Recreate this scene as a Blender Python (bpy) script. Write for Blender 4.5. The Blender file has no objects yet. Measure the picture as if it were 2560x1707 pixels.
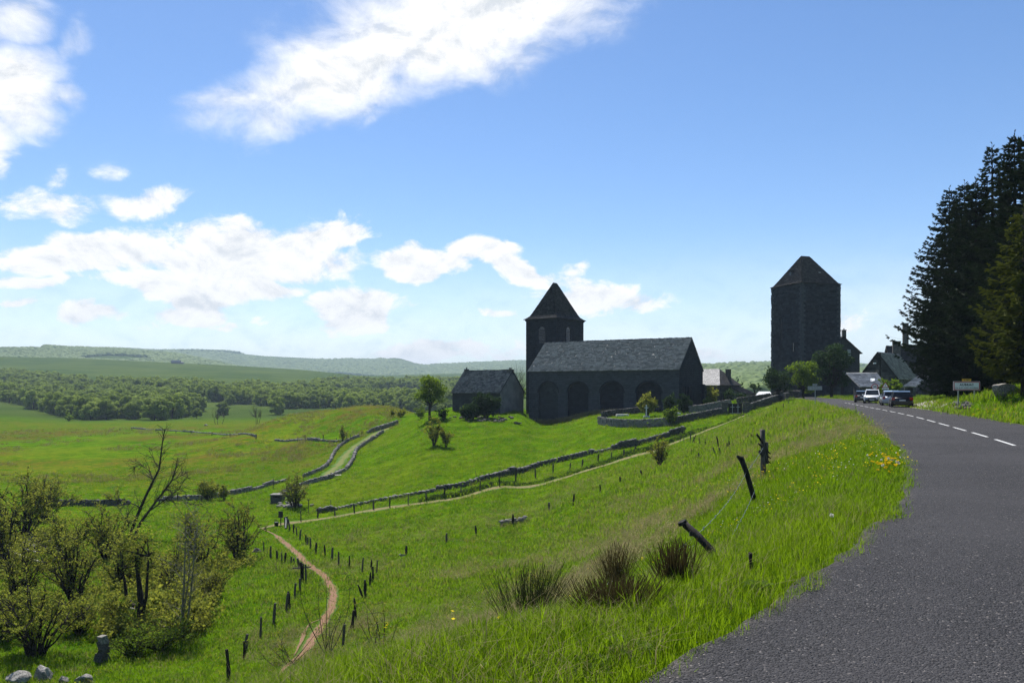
import bpy, bmesh, math, random
import numpy as np
from mathutils import Vector, Matrix
R = math.radians
rng = np.random.default_rng(7)
scene = bpy.context.scene
COL = scene.collection

# ------------------------------------------------------------------ camera
EYE = 1.6                       # eye height above the road
FPX, CU, HV = 1991.0, 1280.0, 973.0   # focal length, centre column, horizon row measured on the photograph
cam_data = bpy.data.cameras.new('camera')
cam = bpy.data.objects.new('camera', cam_data); COL.objects.link(cam)
cam.location = (0, 0, EYE); cam.rotation_euler = (R(90), 0, 0)
cam_data.sensor_width = 36.0; cam_data.lens = 36.0 * FPX / 2560.0
cam_data.shift_y = (HV - 853.5) / 2560.0
cam_data.clip_start = 0.1; cam_data.clip_end = 20000
scene.camera = cam

# ------------------------------------------------------------------ light
SUN_AZ, SUN_EL = -18.0, 57.0    # degrees from +Y (towards -X), elevation
sd = Vector((math.sin(R(SUN_AZ)) * math.cos(R(SUN_EL)), math.cos(R(SUN_AZ)) * math.cos(R(SUN_EL)), math.sin(R(SUN_EL))))
sun_data = bpy.data.lights.new('sun', 'SUN'); sun_data.energy = 5.0; sun_data.angle = R(0.5); sun_data.color = (1.0, 0.955, 0.88)
sun = bpy.data.objects.new('sun', sun_data); COL.objects.link(sun)
sun.rotation_euler = sd.to_track_quat('Z', 'Y').to_euler(); sun.location = (0, 0, 60)
SKY_STRENGTH = 0.10
HAZE = 0.00014

vs = scene.view_settings
vs.view_transform = 'Standard'; vs.look = 'None'; vs.gamma = 1.0; vs.exposure = 0.62; vs.use_curve_mapping = False
scene.cycles.use_denoising = True
try:
    scene.cycles.denoiser = 'OPENIMAGEDENOISE'; scene.cycles.denoising_prefilter = 'NONE'
except Exception: pass
scene.cycles.max_bounces = 6; scene.cycles.diffuse_bounces = 3; scene.cycles.glossy_bounces = 2
scene.cycles.transmission_bounces = 3; scene.cycles.transparent_max_bounces = 6; scene.cycles.volume_bounces = 0
scene.cycles.caustics_reflective = False; scene.cycles.caustics_refractive = False

# ------------------------------------------------------------------ node helpers
class NT:
    def __init__(s, tree): s.t = tree; s.n = tree.nodes; s.l = tree.links
    def add(s, kind, **kw):
        nd = s.n.new(kind)
        for k, v in kw.items(): setattr(nd, k, v)
        return nd
    def put(s, sock, v):
        if isinstance(v, bpy.types.NodeSocket): s.l.new(v, sock)
        elif v is not None:
            if hasattr(sock, 'default_value'):
                try: sock.default_value = v
                except Exception: sock.default_value = (*v, 1.0)
    def math(s, op, a, b=None, clamp=False):
        nd = s.add('ShaderNodeMath', operation=op, use_clamp=clamp); s.put(nd.inputs[0], a)
        if b is not None: s.put(nd.inputs[1], b)
        return nd.outputs[0]
    def vmath(s, op, a, b=None):
        nd = s.add('ShaderNodeVectorMath', operation=op); s.put(nd.inputs[0], a)
        if b is not None: s.put(nd.inputs[1], b)
        return nd.outputs['Value'] if op in ('LENGTH', 'DOT_PRODUCT') else nd.outputs[0]
    def ramp(s, x, a, b, c=0.0, d=1.0, smooth=True):
        nd = s.add('ShaderNodeMapRange'); nd.interpolation_type = 'SMOOTHSTEP' if smooth else 'LINEAR'; nd.clamp = True
        s.put(nd.inputs[0], x); nd.inputs[1].default_value = a; nd.inputs[2].default_value = b
        nd.inputs[3].default_value = c; nd.inputs[4].default_value = d
        return nd.outputs[0]
    def noise(s, vec, scale, detail=4.0, rough=0.55, dist=0.0):
        nd = s.add('ShaderNodeTexNoise'); s.put(nd.inputs['Vector'], vec); nd.inputs['Scale'].default_value = scale
        nd.inputs['Detail'].default_value = detail; nd.inputs['Roughness'].default_value = rough; nd.inputs['Distortion'].default_value = dist
        return nd.outputs[0]
    def mix(s, f, a, b, mode='MIX'):
        nd = s.add('ShaderNodeMix', data_type='RGBA', blend_type=mode); s.put(nd.inputs[0], f)
        s.put(nd.inputs[6], a if isinstance(a, bpy.types.NodeSocket) else (*a[:3], 1)); s.put(nd.inputs[7], b if isinstance(b, bpy.types.NodeSocket) else (*b[:3], 1))
        return nd.outputs[2]
    def map(s, vec, loc=(0, 0, 0), rot=(0, 0, 0), sc=(1, 1, 1), kind='POINT'):
        nd = s.add('ShaderNodeMapping', vector_type=kind); s.put(nd.inputs[0], vec)
        nd.inputs[1].default_value = loc; nd.inputs[2].default_value = rot; nd.inputs[3].default_value = sc
        return nd.outputs[0]
    def bump(s, h, strength=0.5, dist=0.05, normal=None):
        nd = s.add('ShaderNodeBump'); nd.inputs['Strength'].default_value = strength; nd.inputs['Distance'].default_value = dist
        s.put(nd.inputs['Height'], h)
        if normal is not None: s.put(nd.inputs['Normal'], normal)
        return nd.outputs[0]

# ------------------------------------------------------------------ world: clear sky with fair-weather cumulus
world = bpy.data.worlds.new('World'); scene.world = world; world.use_nodes = True
W = NT(world.node_tree); W.n.clear()
sky = W.add('ShaderNodeTexSky', sky_type='NISHITA'); sky.sun_disc = False
sky.sun_elevation = R(SUN_EL); sky.sun_rotation = R(SUN_AZ); sky.altitude = 1300; sky.air_density = 1.0; sky.dust_density = 0.5; sky.ozone_density = 1.2
tc = W.add('ShaderNodeTexCoord').outputs['Generated']
dirn = W.vmath('NORMALIZE', tc)
sp = W.add('ShaderNodeSeparateXYZ'); W.put(sp.inputs[0], dirn)
az = W.math('ARCTAN2', sp.outputs[0], sp.outputs[1]); el = W.math('ARCSINE', sp.outputs[2])
cb = W.add('ShaderNodeCombineXYZ'); W.put(cb.inputs[0], az); W.put(cb.inputs[1], el)
ae = cb.outputs[0]                       # (azimuth, elevation) in radians
def ang(u, v):
    p, q = (u - CU) / FPX, (HV - v) / FPX
    a = math.atan(p); return a, math.atan(q * math.cos(a))
# cloud masses: centre (u, v), half sizes in pixels of the photograph, tilt, strength
CLOUDS = [(1170,  60, 430, 118, 13, 1.0), (880, 170, 330, 88, 24, 1.0), (650, 262, 210, 45, 16, .62), (1330, 40, 260, 70, 6, .7),
          (40, 210, 150, 120, 45, 1.0), (-60, 330, 130, 110, 40, .8), (165, 245, 60, 40, 20, .55), (40, 40, 120, 50, 20, .6), (180, 90, 40, 90, -20, .35),
          (110, 500, 150, 60, 8, .62), (400, 500, 120, 45, 10, .5), (300, 400, 70, 40, 10, .3), (150, 430, 60, 50, 60, .4),
          (230, 625, 270, 62, 5, 1.0), (620, 645, 300, 72, 2, 1.0), (810, 575, 130, 50, 12, 1.0), (480, 720, 230, 48, -3, 1.0), (690, 725, 120, 42, 0, .8),
          (90, 690, 130, 30, 0, .7), (40, 748, 110, 24, 4, .6), (225, 780, 75, 36, 0, .7), (470, 775, 120, 34, 0, .85),
          (890, 775, 120, 62, 8, .9), (1060, 655, 130, 40, 0, .95), (1210, 625, 90, 48, -8, 1.0), (1270, 675, 140, 34, -18, .75), (1420, 672, 50, 26, 0, .45),
          (1500, 745, 200, 46, 0, .72), (1400, 700, 110, 36, -20, .5), (1250, 775, 140, 20, 0, .42), (1100, 880, 330, 26, 0, .6), (1750, 880, 200, 22, 0, .45), (2080, 830, 180, 40, 10, .38),
          (1000, 770, 90, 40, 0, .4), (560, 810, 300, 20, 0, .35)]
warp_n = W.add('ShaderNodeTexNoise'); W.put(warp_n.inputs['Vector'], W.map(ae, sc=(1, 1.7, 1))); warp_n.inputs['Scale'].default_value = 9; warp_n.inputs['Detail'].default_value = 4
warp = W.vmath('SCALE', W.vmath('SUBTRACT', warp_n.outputs['Color'], (0.5, 0.5, 0.5))); warp.node.inputs['Scale'].default_value = 0.075
aew = W.vmath('ADD', ae, warp)
cov = None
for (u, v, hu, hv, tilt, s) in CLOUDS:
    a, e = ang(u, v)
    k = math.cos(a) ** 2 / FPX
    m = W.map(aew, loc=(a, e, 0), rot=(0, 0, R(tilt)), sc=(hu * k * 1.6, hv * k * 1.7, 1), kind='TEXTURE')
    m = W.vmath('MULTIPLY', m, (1, 1, 0))
    d = W.ramp(W.vmath('LENGTH', m), 1.0, 0.0, 0.0, s)
    cov = d if cov is None else W.math('MAXIMUM', cov, d)
# the same kind of clouds carries on around the rest of the sky
around = W.noise(W.map(ae, sc=(1, 2.2, 1)), 2.6, 3, 0.5)
outside = W.math('MAXIMUM', W.ramp(W.math('ABSOLUTE', az), 0.72, 0.95), W.ramp(el, 0.5, 0.7))
cov = W.math('MAXIMUM', cov, W.math('MULTIPLY', W.ramp(around, 0.55, 0.74, 0, 0.9), outside))
def fbm(shift):
    vec = W.map(ae, loc=shift, sc=(1, 1.55, 1))
    n1 = W.noise(vec, 14, 10, 0.64, 0.35)
    return n1
n_here, n_up = fbm((0, 0, 0)), fbm((0.004, -0.020, 0))
dens = W.math('ADD', cov, W.math('MULTIPLY', W.math('SUBTRACT', n_here, 0.5), W.ramp(el, 0.20, 0.32, 1.65, 0.85)))
soft, crisp = W.ramp(dens, 0.06, 0.85), W.ramp(dens, 0.18, 0.52)
fh_ = W.ramp(el, 0.20, 0.30)
alpha = W.math('ADD', W.math('MULTIPLY', soft, fh_), W.math('MULTIPLY', crisp, W.math('SUBTRACT', 1.0, fh_)))
alpha = W.math('MULTIPLY', alpha, W.ramp(cov, 0.02, 0.25))
alpha = W.math('MULTIPLY', alpha, W.ramp(el, -0.01, 0.03))
veil = W.math('MULTIPLY', W.ramp(el, 0.20, 0.0, 0, 0.72), W.ramp(W.noise(W.map(ae, sc=(1, 3, 1)), 5, 5, 0.6), 0.25, 0.75, 0.55, 1.0))
alpha = W.math('MAXIMUM', alpha, veil)
relief = W.math('SUBTRACT', n_here, n_up)
thick = W.ramp(dens, 0.5, 1.6, 1.0, 0.90)
lum = W.math('MULTIPLY', W.ramp(relief, -0.16, 0.12, 0.86, 1.06, smooth=False), thick)
cloud_col = W.mix(W.ramp(lum, 0.76, 0.98), (0.72, 0.79, 0.88), (1.0, 1.0, 1.0))
sky_hs = W.add('ShaderNodeHueSaturation'); sky_hs.inputs['Saturation'].default_value = 1.2; sky_hs.inputs['Hue'].default_value = 0.504; W.put(sky_hs.inputs['Color'], sky.outputs[0])
bg_sky = W.add('ShaderNodeBackground'); W.put(bg_sky.inputs[0], sky_hs.outputs[0]); bg_sky.inputs[1].default_value = SKY_STRENGTH
bg_cl = W.add('ShaderNodeBackground'); W.put(bg_cl.inputs[0], cloud_col); W.put(bg_cl.inputs[1], W.math('MULTIPLY', lum, 0.74))
mixw = W.add('ShaderNodeMixShader'); W.put(mixw.inputs[0], alpha); W.put(mixw.inputs[1], bg_sky.outputs[0]); W.put(mixw.inputs[2], bg_cl.outputs[0])
wo = W.add('ShaderNodeOutputWorld'); W.put(wo.inputs[0], mixw.outputs[0])
world.cycles.sampling_method = 'MANUAL'; world.cycles.sample_map_resolution = 512
# ------------------------------------------------------------------ terrain height field
def hash2(ix, iy, seed=0):
    h = (ix.astype(np.int64) * 374761393 + iy.astype(np.int64) * 668265263 + seed * 1442695041) & 0x7fffffff
    h = ((h ^ (h >> 13)) * 1274126177) & 0x7fffffff
    return ((h ^ (h >> 16)) & 0xffff) / 65535.0
def vnoise(x, y, seed=0):
    x = np.asarray(x, float); y = np.asarray(y, float)
    ix, iy = np.floor(x), np.floor(y); fx, fy = x - ix, y - iy
    fx = fx * fx * (3 - 2 * fx); fy = fy * fy * (3 - 2 * fy)
    a, b = hash2(ix, iy, seed), hash2(ix + 1, iy, seed); c, d = hash2(ix, iy + 1, seed), hash2(ix + 1, iy + 1, seed)
    return (a * (1 - fx) + b * fx) * (1 - fy) + (c * (1 - fx) + d * fx) * fy - 0.5
def sstep(a, b, x): t = np.clip((x - a) / (b - a), 0, 1); return t * t * (3 - 2 * t)

# road: left edge surveyed in metres, the centre runs 3.15 m to its right
EDGE_L = [(-26, -24), (-16, -15.5), (-8.5, -8.2), (-4.6, -3.4), (-1.9, 0.8), (0.72, 4.34), (1.99, 5.97), (3.2, 7.58), (5.3, 11), (7.6, 15.3), (9.8, 20), (12.9, 27.5), (16.1, 35.8), (20.4, 47), (24.9, 60), (31.5, 80), (38.4, 101), (45.2, 124), (51.5, 150), (60, 176)]
def offset_line(pts, off):
    p = np.array(pts, float); t = np.gradient(p, axis=0); t /= np.linalg.norm(t, axis=1)[:, None]
    return p + np.stack([t[:, 1], -t[:, 0]], 1) * off
def resample(pts, step):
    p = np.array(pts, float)
    for _ in range(2):                      # Chaikin smoothing
        q = np.empty((2 * len(p) - 2, p.shape[1])); q[0::2] = .75 * p[:-1] + .25 * p[1:]; q[1::2] = .25 * p[:-1] + .75 * p[1:]
        p = np.vstack([p[:1], q, p[-1:]])
    s = np.r_[0, np.cumsum(np.linalg.norm(np.diff(p, axis=0), axis=1))]
    n = max(2, int(s[-1] / step) + 1); t = np.linspace(0, s[-1], n)
    return np.stack([np.interp(t, s, p[:, k]) for k in range(p.shape[1])], 1)
EDGE_S = resample(EDGE_L, 1.5)
ROAD_C = offset_line(EDGE_S, 3.15)
def line_dist(x, y, line):
    """unsigned distance and signed side (+ right of travel) to a polyline"""
    x = np.ravel(x); y = np.ravel(y); P = np.asarray(line, float)
    if len(x) * len(P) < 1.2e6:             # small sets: all segments at once
        a, dd = P[:-1], np.diff(P, axis=0); L2 = (dd ** 2).sum(1)
        rx, ry = x[:, None] - a[:, 0], y[:, None] - a[:, 1]; t = np.clip((rx * dd[:, 0] + ry * dd[:, 1]) / L2, 0, 1)
        ex, ey = rx - t * dd[:, 0], ry - t * dd[:, 1]; d2 = ex * ex + ey * ey; k = d2.argmin(1); i = np.arange(len(x))
        return np.sqrt(d2[i, k]), np.sign(ex[i, k] * dd[k, 1] - ey[i, k] * dd[k, 0])
    best = np.full(x.shape, 1e9); side = np.zeros(x.shape)
    for (x0, y0), (x1, y1) in zip(line[:-1], line[1:]):
        dx, dy = x1 - x0, y1 - y0; L2 = dx * dx + dy * dy
        t = np.clip(((x - x0) * dx + (y - y0) * dy) / L2, 0, 1)
        ex, ey = x - x0 - t * dx, y - y0 - t * dy; d = np.hypot(ex, ey)
        m = d < best; best = np.where(m, d, best); side = np.where(m, np.sign(ex * dy - ey * dx), side)
    return best, side
def px(u, v, d): return ((u - CU) / FPX * d, d, EYE - (v - HV) / FPX * d)
CTRL = [px(*q) for q in [
    # open field on the left
    (0, 1250, 112), (300, 1262, 110), (650, 1250, 110), (0, 1150, 170), (300, 1150, 168), (560, 1150, 160), (0, 1080, 270), (260, 1085, 262), (0, 1036, 420), (178, 1050, 370), (330, 1062, 320), (500, 1068, 290), (-500, 1150, 170), (-500, 1260, 110), (-500, 1040, 420),
    # knoll and lane
    (925, 1034, 190), (845, 1031, 212), (700, 1044, 230), (717, 1101, 185), (850, 1101, 172), (1023, 1044, 182), (780, 1065, 200), (600, 1085, 215), (640, 1140, 160),
    (693, 1245, 112), (786, 1206, 117), (863, 1177, 125), (884, 1150, 136), (921, 1106, 153), (955, 1082, 164), (989, 1062, 176),
    # hill of the church
    (1075, 1050, 150), (1086, 1114, 125), (1131, 1030, 161), (1304, 1038, 154), (1214, 1056, 144), (1322, 1046, 160), (1306, 1143, 116), (1150, 1165, 112), (1000, 1150, 124), (1450, 1085, 126), (1498, 1060, 129), (1565, 1068, 122), (1675, 1063, 120), (1450, 1046, 150), (1600, 1034, 143), (1230, 1095, 128),
    # churchyard wall and the ground rising to the village
    (1720, 1053, 122), (1795, 1039, 126), (1840, 1037, 128), (1867, 1030, 132), (1953, 1004, 141), (1996, 996, 150), (1700, 1030, 140), (1800, 1010, 150), (1760, 1010, 165),
    # tan track
    (1947, 1010, 130), (1867, 1038, 118), (1787, 1068, 110), (1733, 1090, 105), (1633, 1126, 100), (1415, 1190, 95), (1250, 1222, 92), (1088, 1252, 91), (900, 1280, 92), (760, 1303, 92), (670, 1322, 87),
    # footpath
    (728, 1371, 76), (774, 1413, 67), (824, 1456, 60), (832, 1490, 55), (811, 1549, 48.5), (790, 1588, 45), (728, 1657, 39.5), (690, 1700, 36.5),
    # meadow
    (1306, 1361, 66), (1178, 1339, 70), (1012, 1388, 69), (1437, 1252, 72), (1633, 1178, 75), (1252, 1524, 35), (1415, 1415, 40), (1633, 1306, 40), (1741, 1199, 50), (1850, 1090, 70), (1633, 1415, 22), (1469, 1546, 14), (1306, 1557, 20), (1088, 1611, 26), (925, 1633, 33.5), (1000, 1480, 50), (1150, 1430, 50),
    # scrub on the left
    (707, 1668, 38), (610, 1699, 36), (327, 1633, 42), (109, 1688, 38), (0, 1524, 50), (327, 1415, 66), (653, 1317, 87), (544, 1256, 108), (-400, 1524, 50), (-400, 1700, 36), (-400, 1360, 75), (500, 1500, 52), (150, 1420, 64), (450, 1350, 80),
    # beyond, shared with the far hills
    (435, 1040, 450), (762, 1040, 450), (0, 1025, 450), (1065, 1040, 450), (1300, 1030, 450), (1760, 1000, 450), (2200, 975, 450), (-600, 1022, 450), (600, 1056, 340), (850, 1056, 330), (1100, 1060, 300), (3400, 975, 450)]]
CTRL += [(x, y, -0.02) for x, y in EDGE_L[2:]] + [(x, y, -0.02) for x, y in offset_line(EDGE_L, 6.5)[2:]]
CTRL += [(x, y, -0.22) for x, y in offset_line(EDGE_L, -1.1)[2:13:2]]
# slope below the verge, right-hand bank, village green
CTRL += [(5.9, 19.2, -1.15), (7.9, 25, -1.15), (3.0, 12.4, -1.0), (1.2, 9, -0.85), (-0.3, 5.6, -0.25), (-1.6, 4.6, -0.3), (-3.2, 4.2, -0.75), (-5, 2, -1.0), (-7, -2, -1.2), (-12, 3, -3.4), (-14, -8, -2.2), (-20, 12, -7.5), (-30, 0, -8.5), (-40, -20, -9), (-3.0, 9, -2.2),
         (12.5, 38, -1.2), (18.5, 55, -1.2), (27, 80, -0.9), (35, 104, -0.7),
         (24.5, 36, .25), (26.5, 38, .9), (29, 38, 1.6), (33, 40, 2.1), (29.2, 50, .35), (30.3, 51, .95), (32, 50.5, 1.6), (36, 52, 2.0), (31.8, 57, .45), (33.5, 60, .7), (37, 62, 1.1), (35.4, 67, .3), (38, 70, .6), (38.5, 77, .15), (43, 82, .25), (40, 66, .9), (46, 70, 1.3), (60, 70, 1.6), (80, 85, 2),
         (10, -6, .1), (20, 6, .5), (24, 20, 1.0), (40, 20, 2.5), (15, -25, .5), (60, 30, 3), (0, -40, .3), (-30, -60, -4), (40, -40, 2),
         (60, 165, .25), (56, 174, .2), (70, 168, .35), (80, 150, .5), (50, 150, .05), (47, 160, -.4), (90, 200, .6), (62, 112, .3), (70, 125, .4), (100, 120, 1.5), (130, 200, 2), (52, 200, -1.0), (40, 200, -2), (150, 90, 3), (-120, -60, -10), (-150, 20, -13), (150, -60, 4)]
CTRL = np.array(CTRL)
def warpc(x, y): return np.arcsinh(np.asarray(x) / 14.0), np.arcsinh(np.asarray(y) / 14.0)
_cx, _cy = warpc(CTRL[:, 0], CTRL[:, 1])
def _k(r2): return 0.5 * r2 * np.log(r2 + 1e-9)
_n = len(CTRL); _A = np.zeros((_n + 3, _n + 3))
_A[:_n, :_n] = _k((_cx[:, None] - _cx) ** 2 + (_cy[:, None] - _cy) ** 2) + np.eye(_n) * 2e-4
_A[:_n, _n] = 1; _A[:_n, _n + 1] = _cx; _A[:_n, _n + 2] = _cy; _A[_n:, :_n] = _A[:_n, _n:].T
_w = np.linalg.solve(_A, np.r_[CTRL[:, 2], 0, 0, 0])
def near_h(x, y):
    X, Y = warpc(x, y); out = np.empty(X.shape)
    for i in range(0, len(X), 20000):
        a, b = X[i:i + 20000], Y[i:i + 20000]
        out[i:i + 20000] = _k((a[:, None] - _cx) ** 2 + (b[:, None] - _cy) ** 2) @ _w[:_n] + _w[_n] + _w[_n + 1] * a + _w[_n + 2] * b
    return out
FAR_U = np.array([-1500, -600, 0, 178, 435, 560, 762, 900, 1065, 1300, 1760, 1930, 2200, 3400, 5000.])
FAR_D = np.array([450, 600, 800, 1000, 1500, 1750, 2300, 2800, 4200, 6000.])
FAR_V = np.array([[1022, 995, 965, 935, 892], [1022, 995, 965, 935, 892], [1025, 998, 964, 934, 893], [1040, 1008, 970, 940, 897], [1040, 1000, 968, 942, 909], [1040, 1003, 972, 946, 915], [1040, 1010, 982, 956, 925], [1042, 1012, 982, 960, 937],
                  [1040, 1012, 985, 966, 945], [1030, 1005, 985, 968, 950], [1000, 990, 968, 948, 918], [990, 985, 964, 943, 914], [975, 970, 962, 952, 930], [975, 970, 962, 952, 930], [975, 970, 962, 952, 930.]])
VB = lambda u: np.interp(u, [-1500, -600, 0, 90, 170, 300, 435, 520, 600, 800, 1000, 1700, 1850, 1930, 3000], [868, 872, 868, 866, 872, 875, 886, 906, 926, 938, 940, 920, 911, 910, 925])
VC = lambda u: np.interp(u, [-1500, 0, 250, 340, 400, 500, 560, 650, 762, 900, 940, 960, 985, 1005, 1035, 1065, 1100, 1180, 1300, 1600, 1760, 3000], [895, 884, 874, 876, 878, 877, 878, 889, 896, 902, 902, 898, 895, 898, 908, 915, 914, 910, 906, 908, 915, 925])
_ZT = np.zeros((len(FAR_U), 5))
for i in range(len(FAR_U)): _ZT[i] = EYE - (FAR_V[i] - HV) / FPX * FAR_D[:5]
def far_h(x, y):
    d = np.maximum(y, 1.0); dd = np.hypot(x, y)
    u = np.clip(CU + FPX * x / np.maximum(y, 40.0), -1500, 5000); u = np.where(y <= 40, np.where(x > 0, 5000, -1500), u)
    d = np.maximum(d, dd * 0.35)
    cols = [np.interp(u, FAR_U, _ZT[:, k]) for k in range(5)]
    zb = EYE - (VB(u) - HV) / FPX * 2300; zc = EYE - (VC(u) - HV) / FPX * 4200
    cols += [cols[4] - 3, zb, zb - 14, zc, zc - 70]
    Z = np.stack(cols, 1)
    k = np.clip(np.searchsorted(FAR_D, d) - 1, 0, len(FAR_D) - 2)
    t = np.clip((d - FAR_D[k]) / (FAR_D[k + 1] - FAR_D[k]), 0, 1); t = 0.5 * t + 0.5 * t * t * (3 - 2 * t)
    i = np.arange(len(d)); z = Z[i, k] * (1 - t) + Z[i, k + 1] * t
    return z + vnoise(x / 260, y / 260, 5) * np.clip((d - 500) / 1500, 0, 1) * 8
def H(x, y):
    x = np.atleast_1d(np.asarray(x, float)).ravel(); y = np.atleast_1d(np.asarray(y, float)).ravel()
    r = np.hypot(x, y)
    w = sstep(330, 450, r)
    z = np.where(w < 1, near_h(x, y), 0) * (1 - w) + far_h(x, y) * w
    z += (vnoise(x / 9, y / 9, 1) * 0.22 + vnoise(x / 2.3, y / 2.3, 2) * 0.07) * sstep(5, 14, r) * (1 - sstep(300, 420, r)) + vnoise(x / 0.7, y / 0.7, 3) * 0.05 * (1 - sstep(30, 60, r))
    near = r < 220
    if near.any():
        d, s = line_dist(x[near], y[near], ROAD_C)
        wr = sstep(3.3, 5.0, d)
        z[near] = -0.06 * (1 - wr) + z[near] * wr
    return z
def h1(x, y): return float(H(x, y)[0])
_MD = np.geomspace(3.0, 3500, 900)
def ground(u, v, dmin=3.0):
    """where the line of sight through photograph pixel (u, v) meets the ground"""
    d = _MD[_MD >= dmin]; X = (u - CU) / FPX * d; Z = EYE - (v - HV) / FPX * d
    g = H(X, d) - Z; k = np.argmax(g > 0)
    if g[k] <= 0: k = len(d) - 1
    if k > 0:
        t = -g[k - 1] / (g[k] - g[k - 1]) if g[k] != g[k - 1] else 0; dd = d[k - 1] + t * (d[k] - d[k - 1])
    else: dd = d[0]
    x = (u - CU) / FPX * dd
    return Vector((x, dd, h1(x, dd)))
def at(u, v, d): return Vector(px(u, v, d))
# ------------------------------------------------------------------ materials
MATS = {}
def new_mat(name):
    m = bpy.data.materials.new(name); m.use_nodes = True; T = NT(m.node_tree); T.n.clear()
    out = T.add('ShaderNodeOutputMaterial'); MATS[name] = m
    return m, T, out
def bsdf(T, out, col, rough=0.8, normal=None, spec=0.3, metal=0.0):
    b = T.add('ShaderNodeBsdfPrincipled'); T.put(b.inputs['Base Color'], col if isinstance(col, bpy.types.NodeSocket) else (*col[:3], 1))
    T.put(b.inputs['Roughness'], rough); b.inputs['Specular IOR Level'].default_value = spec; b.inputs['Metallic'].default_value = metal
    if normal is not None: T.put(b.inputs['Normal'], normal)
    if out is not None: T.put(out.inputs[0], b.outputs[0])
    return b
def pos(T): return T.add('ShaderNodeNewGeometry').outputs['Position']
def objc(T): return T.add('ShaderNodeTexCoord').outputs['Object']
def island(T): return T.add('ShaderNodeNewGeometry').outputs['Random Per Island']
def objrand(T): return T.add('ShaderNodeObjectInfo').outputs['Random']

def plain(name, col, rough=0.6, spec=0.4, metal=0.0, var=0.12, scale=6.0, bump=0.0):
    m, T, o = new_mat(name); n = T.noise(objc(T), scale, 4, 0.6)
    c = T.mix(T.ramp(n, 0.3, 0.7), [x * (1 - var) for x in col], [min(1, x * (1 + var)) for x in col])
    bsdf(T, o, c, rough, T.bump(n, bump, 0.03) if bump else None, spec, metal); return m

def leafmat(name, dark, light, trans=0.45, tint=(0.30, 0.38, 0.03), rough=0.55, per=0.4):
    m, T, o = new_mat(name)
    f = T.math('ADD', T.math('MULTIPLY', island(T), 1.0 - per), T.math('MULTIPLY', objrand(T), per))
    c = T.mix(f, dark, light)
    b = bsdf(T, None, c, 0.7, None, 0.06)
    t = T.add('ShaderNodeBsdfTranslucent'); T.put(t.inputs[0], T.mix(f, [x * .75 for x in tint], tint))
    mx = T.add('ShaderNodeMixShader'); mx.inputs[0].default_value = trans; T.put(mx.inputs[1], b.outputs[0]); T.put(mx.inputs[2], t.outputs[0])
    T.put(o.inputs[0], mx.outputs[0]); return m
leafmat('grass_blade', (0.016, 0.058, 0.002), (0.160, 0.245, 0.009), 0.40, (0.30, 0.47, 0.010))
leafmat('grass_mid', (0.026, 0.078, 0.003), (0.130, 0.222, 0.007), 0.40, (0.25, 0.41, 0.009))
leafmat('grass_dry', (0.20, 0.17, 0.07), (0.36, 0.31, 0.15), 0.3, (0.30, 0.26, 0.10))
leafmat('beech_leaf', (0.060, 0.105, 0.016), (0.270, 0.330, 0.050), 0.36, (0.36, 0.48, 0.06), per=0.7)
leafmat('hill_leaf', (0.085, 0.135, 0.030), (0.125, 0.175, 0.045), 0.0, (0.1, 0.1, 0.1))
leafmat('lime_leaf', (0.040, 0.080, 0.010), (0.105, 0.155, 0.016), 0.45, (0.19, 0.29, 0.02))
leafmat('deep_leaf', (0.012, 0.030, 0.010), (0.030, 0.060, 0.018), 0.25, (0.05, 0.10, 0.02))
leafmat('olive_leaf', (0.085, 0.105, 0.014), (0.220, 0.235, 0.035), 0.42, (0.32, 0.34, 0.04))
leafmat('willow_leaf', (0.070, 0.105, 0.011), (0.255, 0.305, 0.040), 0.42, (0.38, 0.40, 0.05))
leafmat('spruce_needle', (0.006, 0.014, 0.009), (0.026, 0.042, 0.019), 0.15, (0.03, 0.05, 0.015))
leafmat('golden_needle', (0.026, 0.038, 0.006), (0.105, 0.118, 0.012), 0.25, (0.13, 0.15, 0.02))
leafmat('broom_twig', (0.022, 0.019, 0.009), (0.105, 0.072, 0.028), 0.15, (0.10, 0.08, 0.03))
leafmat('broom_green', (0.020, 0.032, 0.012), (0.060, 0.070, 0.022), 0.15, (0.08, 0.09, 0.03))
leafmat('dandelion_petal', (0.75, 0.55, 0.01), (0.85, 0.68, 0.02), 0.3, (0.8, 0.55, 0.02))
leafmat('seed_fluff', (0.62, 0.60, 0.55), (0.78, 0.76, 0.70), 0.4, (0.7, 0.68, 0.62))
plain('bark', (0.045, 0.036, 0.028), 0.9, 0.2, 0, 0.5, 5, 0.6)
plain('dark_bark', (0.020, 0.017, 0.014), 0.9, 0.2, 0, 0.5, 5, 0.6)
plain('pale_bark', (0.16, 0.15, 0.12), 0.9, 0.2, 0, 0.4, 5, 0.6)
plain('bleached_wood', (0.42, 0.39, 0.34), 0.85, 0.2, 0, 0.3, 9, 0.5)
plain('iron', (0.012, 0.012, 0.013), 0.5, 0.4, 0.3, 0.2)
plain('galvanised', (0.30, 0.33, 0.35), 0.45, 0.5, 0.5, 0.15)
plain('sign_white', (0.72, 0.74, 0.76), 0.4, 0.4, 0, 0.05)
plain('sign_red', (0.38, 0.02, 0.03), 0.4, 0.4, 0, 0.1)
plain('sign_black', (0.012, 0.013, 0.02), 0.5, 0.3, 0, 0.1)
plain('sign_yellow', (0.72, 0.40, 0.02), 0.4, 0.4, 0, 0.1)
plain('tyre', (0.012, 0.012, 0.012), 0.85, 0.3); plain('rim', (0.36, 0.37, 0.38), 0.35, 0.5, 0.8)
plain('plastic_black', (0.014, 0.014, 0.015), 0.6, 0.4); plain('chrome', (0.6, 0.6, 0.6), 0.2, 0.5, 1.0)
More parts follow.
